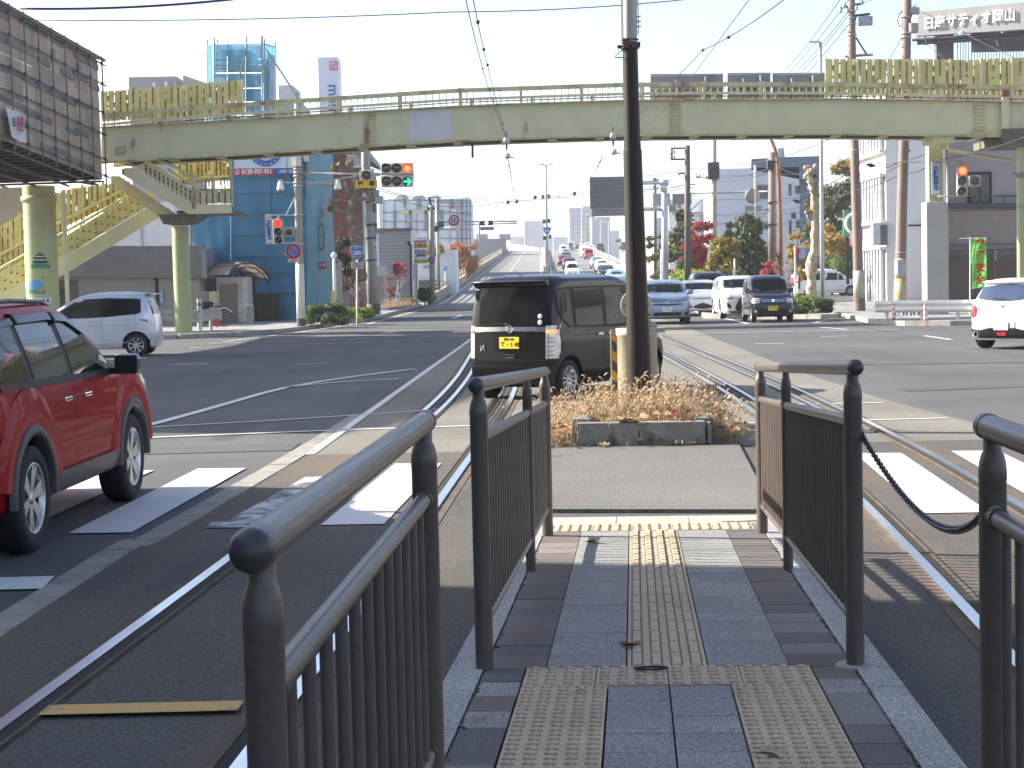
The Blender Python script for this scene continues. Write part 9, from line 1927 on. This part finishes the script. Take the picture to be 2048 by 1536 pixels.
for a_ in(('tree', 'dense dark evergreen garden tree right of the gantry post', 1368, 560, 425, 62, 112, ['dark', 'olive'], .17, 1.25, 10, 'cone', 22), ('tree', 'olive bushy tree left of the dark evergreen, leaves browning', 1322, 575, 458, 40, 116, ['olive', 'rust'], .16, .8, 11, 'round', 12), ('maple', 'tall deep red maple crown behind the tilted white board', 1405, 560, 440, 54, 110, ['red', 'rust'], .15, 1.3, 12, 'round', 14), ('maple', 'lower bright red maple spreading left of the tilted white board', 1392, 572, 488, 56, 104, ['red'], .14, 1.2, 13, 'round', 14), ('shrub', 'rounded clipped green shrub in front of the red maples', 1368, 575, 490, 36, 100, ['hedge', 'olive'], .10, 1.9, 14, 'round', 12), ('tree', 'grey green cedar in front of the white blue block', 1496, 575, 438, 76, 96, ['mid', 'dark'], .15, 1.05, 15, 'cone', 26), ('tree', 'thin pointed conifer at the left edge of the white blue block', 1462, 560, 440, 30, 104, ['olive', 'mid'], .14, .9, 16, 'cone', 14), ('tree', 'golden green leafy tree round the pale concrete pole', 1446, 580, 470, 58, 90, ['olive', 'gold'], .13, .75, 17, 'round', 16), ('tree', 'dark evergreen right of the grey green cedar', 1530, 580, 462, 46, 100, ['dark', 'mid'], .15, 1.2, 18, 'round', 14), ('shrub', 'lime yellow clipped shrubs along the garden fence', 1386, 572, 541, 66, 97, ['lime'], .10, 1.8, 19, 'low', 14), ('maple', 'small pinkish red maple at the roadside by the black wagon', 1545, 580, 520, 40, 84, ['red', 'rust'], .10, .8, 20, 'round', 10), ('tree', 'dark layered pine behind the street lamp', 1670, 580, 340, 80, 134, ['dark', 'olive'], .17, 1.0, 21, 'round', 24), ('tree', 'tall yellow green tree behind the brownish pole', 1706, 560, 300, 70, 138, ['olive', 'gold'], .17, .8, 22, 'column', 22), ('tree', 'yellow leaved bush tree between the bare trunk and the brownish pole', 1680, 590, 440, 76, 130, ['gold', 'olive'], .12, .7, 23, 'round', 16), ('tree', 'green bushy garden tree under the yellow leaved one', 1664, 592, 500, 60, 128, ['hedge', 'olive'], .11, 1.2, 24, 'round', 14), ('tree', 'small golden tree left of the bare trunk', 1598, 570, 445, 40, 90, ['gold', 'olive'], .12, .6, 25, 'round', 12), ('tree', 'dark bush below the green sign board', 1640, 590, 520, 50, 129, ['dark'], .13, 1.2, 27, 'round', 12), ('tree', 'rust red leaved tree beside the left overpass parapet', 928, 565, 484, 54, 175, ['rust', 'gold'], .13, .9, 26, 'round', 16), ('tree', 'yellowing bush behind the builders sign', 868, 510, 487, 44, 130, ['gold', 'olive'], .15, 1.0, 28, 'low', 10), ('tree', 'dark bush in the shaded garden left of the leaning pole', 690, 600, 470, 44, 90, ['dark', 'hedged'], .14, 1.3, 29, 'round', 16), ('shrub', 'dark shrub below the overpass beyond the builders sign', 850, 606, 570, 36, 118, ['hedged'], .13, 1.2, 31, 'low', 8), ('tree', 'distant dark bushes seen past the thin white tower', 1245, 505, 478, 20, 420, ['dark'], .5, 1.2, 30, 'round', 6)):
 nm, lb, px, yb, yt, wd, Y, lm, lf, dn, sd, shp, nc=a_;wd*=1.4 if px>1300 else 1.15;tree(nm, lb, px, yb, yt, wd, Y, lm, lf, dn, seed=sd, shape=shp, nclump=int(nc*1.3), cat='tree' if nm!='shrub' else 'shrub')
def knob_tree(label, Y, path, rad, limbs, seed, mt, twigs=60, leaves=None):
 rng=random.Random(seed);foot=A(*path[0], Y);r=thing('plane_tree', label, 'tree', foot);mb=MB()
 def knotty(pts, rs, sub=5):
  P=[A(*p, Y)-foot for p in pts];out, rr=[], []
  for i in range(len(P)-1):
   for k in range(sub):t=k/sub;out.append(P[i].lerp(P[i+1], t)+Vector((rng.gauss(0, .02), rng.gauss(0, .03), 0)));rr.append(lerp(rs[i], rs[i+1], t)*rng.uniform(.82, 1.25))
  out.append(P[-1]);rr.append(rs[-1]*.8);mb.tube(out, rr, 9);return out
 main=knotty(path, rad)
 for k in range(16):p=rng.choice(main);mb.ball(p+Vector((rng.gauss(0, .1), rng.gauss(0, .1), 0)), rng.uniform(.06, .13), 7, 5)
 tips=[main[-1]]
 for pts, rs in limbs:o=knotty(pts, rs, 4);tips+=[o[-1], o[-1]];mb.ball(o[-1], rs[-1]*1.5, 8, 6)
 obj('trunk', mb, mt, r);mb=MB()
 for k in range(twigs):
  b=rng.choice(tips+main[len(main)//2:]);d=Vector((rng.gauss(0, 1), rng.gauss(0, .6), rng.gauss(.5, .7))).normalized();L_=rng.uniform(.15, .5);mb.tube([b, b+d*L_*.5+Vector((0, 0, .04)), b+d*L_+Vector((0, 0, .12))], [.018, .012, .004], 4)
 obj('twigs', mb, M_PLANED, r)
 if leaves:
  lm, spots=leaves;cl=[(A(*p, Y)-foot, q_, q_, q_)for p, q_ in spots];obj('leaves', foliage(cl, .10, .8, rng, .4), [LV[m_]for m_ in lm], r, False)
 return r
knob_tree('bare pale plane trunk with cut knobbly limbs in front of the garden trees', 70, [(1624, 600), (1623, 560), (1623, 525), (1630, 490), (1630, 450), (1631, 420), (1627, 390), (1622, 365), (1617, 345), (1619, 335)], [.21, .2, .23, .17, .15, .15, .13, .14, .12, .1], [([(1622, 345), (1627, 338), (1631, 333)], [.1, .08, .08]), ([(1626, 385), (1634, 378), (1638, 374)], [.07, .05, .04]), ([(1630, 445), (1618, 436), (1612, 425)], [.07, .05, .05]), ([(1631, 470), (1640, 455), (1650, 448)], [.06, .04, .03]), ([(1628, 430), (1640, 418), (1652, 413)], [.05, .035, .03])], 41, M_PLANE, 26, (['gold', 'rust'], [((1618, 424), .13), ((1612, 340), .12), ((1632, 352), .14)]))
knob_tree('gnarled pollarded plane tree with stubby twisted limbs behind the tram signal', 74, [(722, 560), (716, 520), (712, 480), (706, 450), (702, 430), (708, 405), (716, 385), (712, 360), (702, 340), (694, 325)], [.28, .25, .26, .28, .22, .21, .18, .16, .13, .1], [([(704, 430), (690, 428), (672, 418), (664, 400)], [.13, .11, .1, .1]), ([(708, 410), (690, 402), (676, 400), (660, 412)], [.11, .08, .08, .09]), ([(710, 420), (720, 400), (733, 395), (745, 398)], [.13, .1, .09, .09]), ([(700, 390), (692, 370), (683, 350), (679, 330)], [.1, .09, .08, .09]), ([(708, 360), (702, 335), (704, 322)], [.1, .07, .06]), ([(714, 390), (724, 375), (718, 352)], [.12, .1, .08]), ([(700, 450), (684, 455), (680, 476)], [.08, .06, .06])], 42, M_PLANED, 90, (['gold', 'olive'], [((668, 334), .2), ((660, 418), .15), ((735, 380), .2)]))
def sapling(label, px, yb, yt, wd, Y, seed, leaf=None, col=None):
 rng=random.Random(seed);foot=A(px, yb, Y);s=Y/FPX;H=(yb-yt)*s;W_=wd*s/2;r=thing('bare_sapling', label, 'tree', foot);mb=MB();tips=[]
 def grow(p, d, L_, rad, lev):
  q_=p+d*L_*.5+Vector((rng.gauss(0, L_*.06), rng.gauss(0, L_*.06), 0));e=p+d*L_+Vector((rng.gauss(0, L_*.08), rng.gauss(0, L_*.08), 0));mb.tube([p, q_, e], [rad, rad*.8, rad*.55], 5 if lev<2 else 4);tips.append(e)
  if lev<4:
   for k in range(rng.choice((2, 3, 3))):dd=(d+Vector((rng.gauss(0, .5)*W_/H*2.4, rng.gauss(0, .4), rng.uniform(-.05, .35)))).normalized();grow(p.lerp(e, rng.uniform(.5, 1)), dd, L_*rng.uniform(.55, .8), rad*.55, lev+1)
 for k in range(3):grow(Vector((rng.gauss(0, .06), 0, 0)), Vector((rng.gauss(0, .25), 0, 1)).normalized(), H*.36, .05, 0)
 obj('branches', mb, mat('pale twig', (.33, .26, .22), .8, var=.2, scale=3)if col is None else col, r)
 if leaf:cl=[(t, .16, .16, .16)for t in rng.sample(tips, min(len(tips), 22))];obj('leaves', foliage(cl, .07, .5, rng), LV[leaf], r, False)
 return r
sapling('bare twiggy roadside sapling below the route shield', 714, 616, 546, 70, 68, 51);sapling('thin sapling with a few red leaves beside the white marker post', 797, 602, 505, 56, 90, 52, 'red');sapling('bare twiggy shrub between the black wagon and the hedge', 1578, 600, 500, 40, 80, 53)
tree('shrub', 'reddish bush half hidden behind the red leaved sapling', 778, 600, 548, 26, 94, ['red', 'rust'], .09, .5, seed=54, shape='round', nclump=8, cat='shrub')
gf=thing('garden_fence', 'dark green bar fence along the gardens behind the waiting cars', 'fence', A(1330, 590, 98));mb=MB()
for i in range(70):x=1335+i*3.0;mb.cyl(pp(gf, x, 600), pp(gf, x, 556), .03, seg=4)
obj('bars', mb, mat('fence green', (.04, .06, .05), .6), gf);obj('rails', MB().cyl(pp(gf, 1335, 560), pp(gf, 1545, 560), .04, seg=5).cyl(pp(gf, 1335, 590), pp(gf, 1545, 590), .04, seg=5), MATS['fence green'], gf)
gw=thing('garden_wall', 'pale low garden wall under the bar fence', 'wall', A(1440, 604, 98.4));obj('wall', MB().box((0, .1, .35), (8.5, .2, 1.3)), M_KERB, gw)
# ================================================================== WIRES
M_WIRE=mat('dark wire', (.03, .03, .035), .6);M_WIREB=mat('blue black cable', (.02, .025, .06), .6)
def wire(label, pts, rad=.012, sag=0.0, mt=M_WIRE, name='overhead_wire', group='overhead wires', beads=None, n=14, br=.06):
 """pts: (px, py, Y) supports"""
 P=[A(*p)for p in pts];r=thing(name, label, 'wire', P[0], group=group);out=[]
 for a, b in zip(P, P[1:]):
  for k in range(n):t=k/n;out.append(a.lerp(b, t)-Vector((0, 0, sag*4*t*(1-t)))-P[0])
 out.append(P[-1]-P[0]);obj('cable', MB().tube(out, rad, 5), mt, r)
 if beads:
  mb=MB()
  for t in beads:i=t*(len(out)-1);k=int(i);p=out[k].lerp(out[min(k+1, len(out)-1)], i-k);mb.ball(p, br*.42, 8, 6)
  obj('beads', mb, M_BLK, r)
 return r
TY=55.5
wire('left tram contact wire dropping from the top edge to the bulb under the footbridge', [(931, -4, 22), (972, 160, 36), (1013, 278, TY)], .008, .05, beads=(.38, .62, .86), br=.05)
wire('left tram messenger wire with round beads ending at the glass bulb', [(946, -4, 22), (975, 130, 34), (1012, 275, TY)], .008, .04, beads=(.12, .32, .5, .7, .85), br=.075)
wire('left tram contact wire beyond the footbridge, strung with small clips', [(1016, 318, TY), (1022, 352, 80), (1027, 400, 130)], .016, 0, beads=(.15, .35, .5, .7, .88), br=.09)
wire('right tram messenger wire with round beads crossing the dark pole', [(1572, -4, 20), (1406, 100, 30), (1230, 272, TY)], .008, .05, beads=(.3, .5, .68, .85), br=.07)
wire('right tram contact wire, thinner, below the beaded one', [(1500, -4, 22), (1340, 210, 40), (1235, 305, TY)], .006, .02, beads=(.5, .8), br=.04)
wire('right tram contact wire beyond the footbridge leading to the big sign back', [(1205, 312, TY), (1195, 335, 75), (1172, 372, 120)], .016, 0, beads=(.2, .45, .7), br=.09)
def bulb(label, px, py, y2):
 r=thing('insulator', label, 'insulator', A(px, py, TY), group='tram wire insulators');obj('bulb', MB().ball((0, 0, 0), .11, 14, 10), mat('pale insulator glass', (.42, .44, .47), .12, coat=1), r);obj('hanger', MB().cyl((0, 0, .3), (0, 0, -.35), .02, seg=6).box((0, 0, -.2), (.06, .06, .12)), M_BLK, r);obj('lower_bulb', MB().ball(pp(r, px+2, y2), .10, 14, 10), mat('cream insulator', (.55, .48, .36), .25, coat=.6), r);obj('clamp', MB().cyl(pp(r, px-4, y2+4), pp(r, px+16, y2+2), .018, seg=5), M_BLK, r)
bulb('glass and cream insulator pair hanging left under the footbridge', 1013, 281, 312);bulb('glass and cream insulator pair hanging beside the dark pole', 1226, 272, 304)
for pts, rad, lb in(([(40, 17, 40), (470, -2, 40)], .03, 'thick blue black cable crossing the top left corner'), ([(70, 40, 44), (900, 24, 44), (1390, -3, 44)], .014, 'thin twisted cable running across the sky under the thick one')):wire(lb, pts, rad, .08, M_WIREB)
for i, (pts, lb, rad, sg_)in enumerate((([(597, 348, 63), (700, 380, 72), (1034, 446, 119)], 'service wire from the corner pole to the overpass signal arm', .012, .1), ([(745, 372, 84), (900, 392, 110), (1095, 392, 205), (1250, 382, 120)], 'long wire sagging from the leaning pole across the carriageways', .022, .3), ([(745, 378, 84), (960, 404, 130), (1255, 372, 110)], 'lower long wire across the carriageways', .02, .3), ([(862, 412, 118), (1020, 402, 130), (1250, 366, 105)], 'wire with two ball weights over the overpass', .022, .2), ([(1258, 352, 108), (1376, 336, 95), (1430, 330, 120), (1545, 318, 98), (1720, 250, 70)], 'upper wire linking the right hand utility poles', .018, .15), ([(1258, 375, 108), (1376, 368, 95), (1432, 355, 120), (1545, 335, 98)], 'dark bundled cable between the right hand utility poles', .03, .2), ([(1258, 378, 108), (1376, 373, 95), (1432, 362, 120), (1545, 340, 98)], 'second bundled cable just below the first on the right', .022, .25), ([(1434, 431, 120), (1545, 433, 98), (1640, 440, 80)], 'thin level wire across the white blue block', .014, .05), ([(1434, 445, 120), (1545, 446, 98), (1640, 450, 80)], 'second thin level wire across the white blue block', .014, .05), ([(1545, 405, 98), (1600, 390, 85), (1716, 330, 68), (1870, 300, 60)], 'slanting cable from the stout pole to the jacketed column', .018, .2), ([(1545, 420, 98), (1640, 395, 80), (1810, 345, 64), (1876, 312, 60)], 'lower slanting cable with a splice box to the jacketed column', .02, .2), ([(1380, 470, 95), (1258, 440, 110)], 'short wire behind the gantry post', .014, .1), ([(1716, 350, 68), (1806, 325, 64), (2060, 270, 50)], 'cable from the brownish pole past the thick pole to the right edge', .016, .2), ([(1545, 410, 98), (1480, 470, 110), (1434, 500, 120)], 'drop wire from the stout pole towards the gardens', .014, .2), ([(1550, 330, 98), (1630, 350, 85), (1716, 362, 68)], 'thin wire from the stout pole to the brownish pole', .012, .2), ([(1820, 300, 64), (1770, 335, 66), (1716, 345, 68)], 'short drooping cable between the two tall brown poles', .022, .15))):wire(lb, pts, rad, sg_)
for i, (x0, y0)in enumerate(((1662, -4), (1680, -4), (1690, 6), (1684, 22), (1688, 36))):
 wire(('first', 'second', 'third', 'fourth', 'lowest')[i]+' of the parallel wires slanting down left from the brownish pole', [(x0+20, y0, 60), (1560-i*4, 150+i*16, 110), (1480-i*4, 240+i*14, 150)], .015, .2)
for x0, y0, x1, y1, lb in((1700, 8, 1760, -6, 'short wire from the brownish pole head to the top edge'), (1812, 60, 1740, 180, 'guy wire slanting from the thick pole'), (1820, 10, 2060, 130, 'wire crossing the roof sign towards the right edge'), (1822, 60, 1990, 200, 'lower wire crossing below the roof sign')):wire(lb, [(x0, y0, 65), (x1, y1, 58)], .012, .05)
mb_spots=((880//4+850, 177/4+350), (1195/4+850, 148/4+350), (662/4+850, 218/4+350), (733/4+850, 212/4+350))
for i, (x, y)in enumerate(mb_spots):r=tag(obj('wire_ball', MB().ball(A(x, y, 112), .13, 12, 8), mat('brown ball', (.09, .08, .06), .6)), ('brown ball on the wire left of the median lamp post', 'brown ball on the wire right of the median lamp post', 'brown ball nearest the amber signal', 'brown ball just under the left tram wire')[i], 'wire ball', 'balls on the overhead wires')
for x, y, Y, lb in((1742, 331, 66, 'dark splice bundle on the cable right of the brownish pole'), (1594, 403, 88, 'dark splice box on the slanting cable before the white blue block')):tag(obj('splice_box', MB().tube([A(x-9, y-3, Y), A(x, y, Y), A(x+9, y+1, Y)], [.03, .1, .03], 8), M_BLK), lb, 'splice box')
# ================================================================== unseen blocks put in to shade the tracks and show in the paintwork
cbm=mat('plain town wall', (.30, .29, .27), .85, var=.1, scale=.3)
def block(label, x0, x1, y0, y1, h, mt, winside):
 r=thing('unseen_block', label, 'building', ((x0+x1)/2, (y0+y1)/2, 0), group='town buildings beyond the frame');obj('walls', MB().box((0, 0, h/2), (x1-x0, y1-y0, h)), mt, r);mb=MB();X=winside*(x1-x0)/2
 for f in range(int(h/3.2)):
  for k in range(int((y1-y0)/2.6)):mb.box((X, -(y1-y0)/2+1.4+k*2.6, 1.8+f*3.2), (.1, 1.5, 1.4))
 obj('windows', mb, M_WIN, r);return r
block('tall plain building left of the tram stop, outside the view', -34, -14.5, -30, 13.8, 17, cbm, 1);block('two storey wing beside the tall plain building, outside the view', -24, -14.5, 14.0, 17.6, 7.7, mat('pale wing wall', (.45, .43, .4), .85), 1)
block('beige shop building right of the tram stop, outside the view', 30, 44, -12, 14, 8, mat('beige town wall', (.36, .31, .25), .85), -1);block('grey shop building further right, outside the view', 30, 44, 15, 47, 15, mat('grey town wall', (.27, .27, .28), .85), -1)
# ================================================================== pieces of one kind become parts of their own
def split_parts(names):
 for o in list(COL.objects):
  base=o.name.split('.')[0]
  if o.type!='MESH' or base not in names or not o.parent:continue
  bm=bmesh.new();bm.from_mesh(o.data);bmesh.ops.remove_doubles(bm, verts=bm.verts[:], dist=1e-5);bm.faces.ensure_lookup_table()
  seen=set();groups=[]
  for f in bm.faces:
   if f.index in seen:continue
   st=[f];seen.add(f.index);g=[]
   while st:
    a=st.pop();g.append(a)
    for v in a.verts:
     for b in v.link_faces:
      if b.index not in seen:seen.add(b.index);st.append(b)
   groups.append(g)
  if 1<len(groups)<=100:
   for k, g in enumerate(groups):
    me=bpy.data.meshes.new(names[base]);ix={};vs=[];fs=[]
    for f in g:
     q_=[]
     for v in f.verts:
      if v.index not in ix:ix[v.index]=len(vs);vs.append(v.co[:])
      q_.append(ix[v.index])
     fs.append(q_)
    me.from_pydata(vs, [], fs)
    for mt in o.data.materials:me.materials.append(mt)
    me.polygons.foreach_set('material_index', [f.material_index for f in g]);me.polygons.foreach_set('use_smooth', [f.smooth for f in g]);me.update()
    c=link(names[base], me, o.parent);c.matrix_parent_inverse=o.matrix_parent_inverse
   bm.free();ch_=list(o.children)
   if not ch_:bpy.data.objects.remove(o)
  else:bm.free()
split_parts({'bars':'bar', 'cross_beams':'cross_beam', 'railing_posts':'railing_post', 'screen_posts':'screen_post', 'landing_back_posts':'landing_post', 'strut':'strut', 'ledges':'ledge', 'white_pillar':'white_pillar', 'visor_clip':'visor_clip', 'insulators':'insulator', 'tubes':'tube', 'posts':'post', 'rails':'rail', 'body_crease':'body_crease', 'crossarm':'crossarm', 'bands':'band', 'roof_units':'roof_unit', 'roof_bumps':'roof_hood', 'floodlight':'floodlight', 'legs':'leg', 'arms':'arm', 'arm':'arm', 'boxes':'box', 'control_box':'control_box', 'lamp_arms':'lamp_arm', 'clamps':'clamp', 'bracket':'bracket', 'fittings':'fitting', 'under_tubes':'under_tube', 'planks':'plank', 'cable_loops':'cable_loop', 'hook':'hook', 'pipes':'pipe', 'landing_railing':'landing_rail', 'tank':'tank', 'fins':'fin', 'wiper':'wiper'})
# ================================================================== air
hz=bpy.data.materials.new('pale air');hz.use_nodes=True;hn=hz.node_tree.nodes;hn.clear()
ho=hn.new('ShaderNodeOutputMaterial');hv=hn.new('ShaderNodeVolumePrincipled');hv.inputs['Color'].default_value=(.93, .96, 1.0, 1);hv.inputs['Density'].default_value=HAZE;hv.inputs['Anisotropy'].default_value=.3
hz.node_tree.links.new(hv.outputs[0], ho.inputs['Volume'])
tag(obj('haze', MB().box2((-1700, -1700, -1.05), (1700, 1700, 48)), hz), kind='stuff')
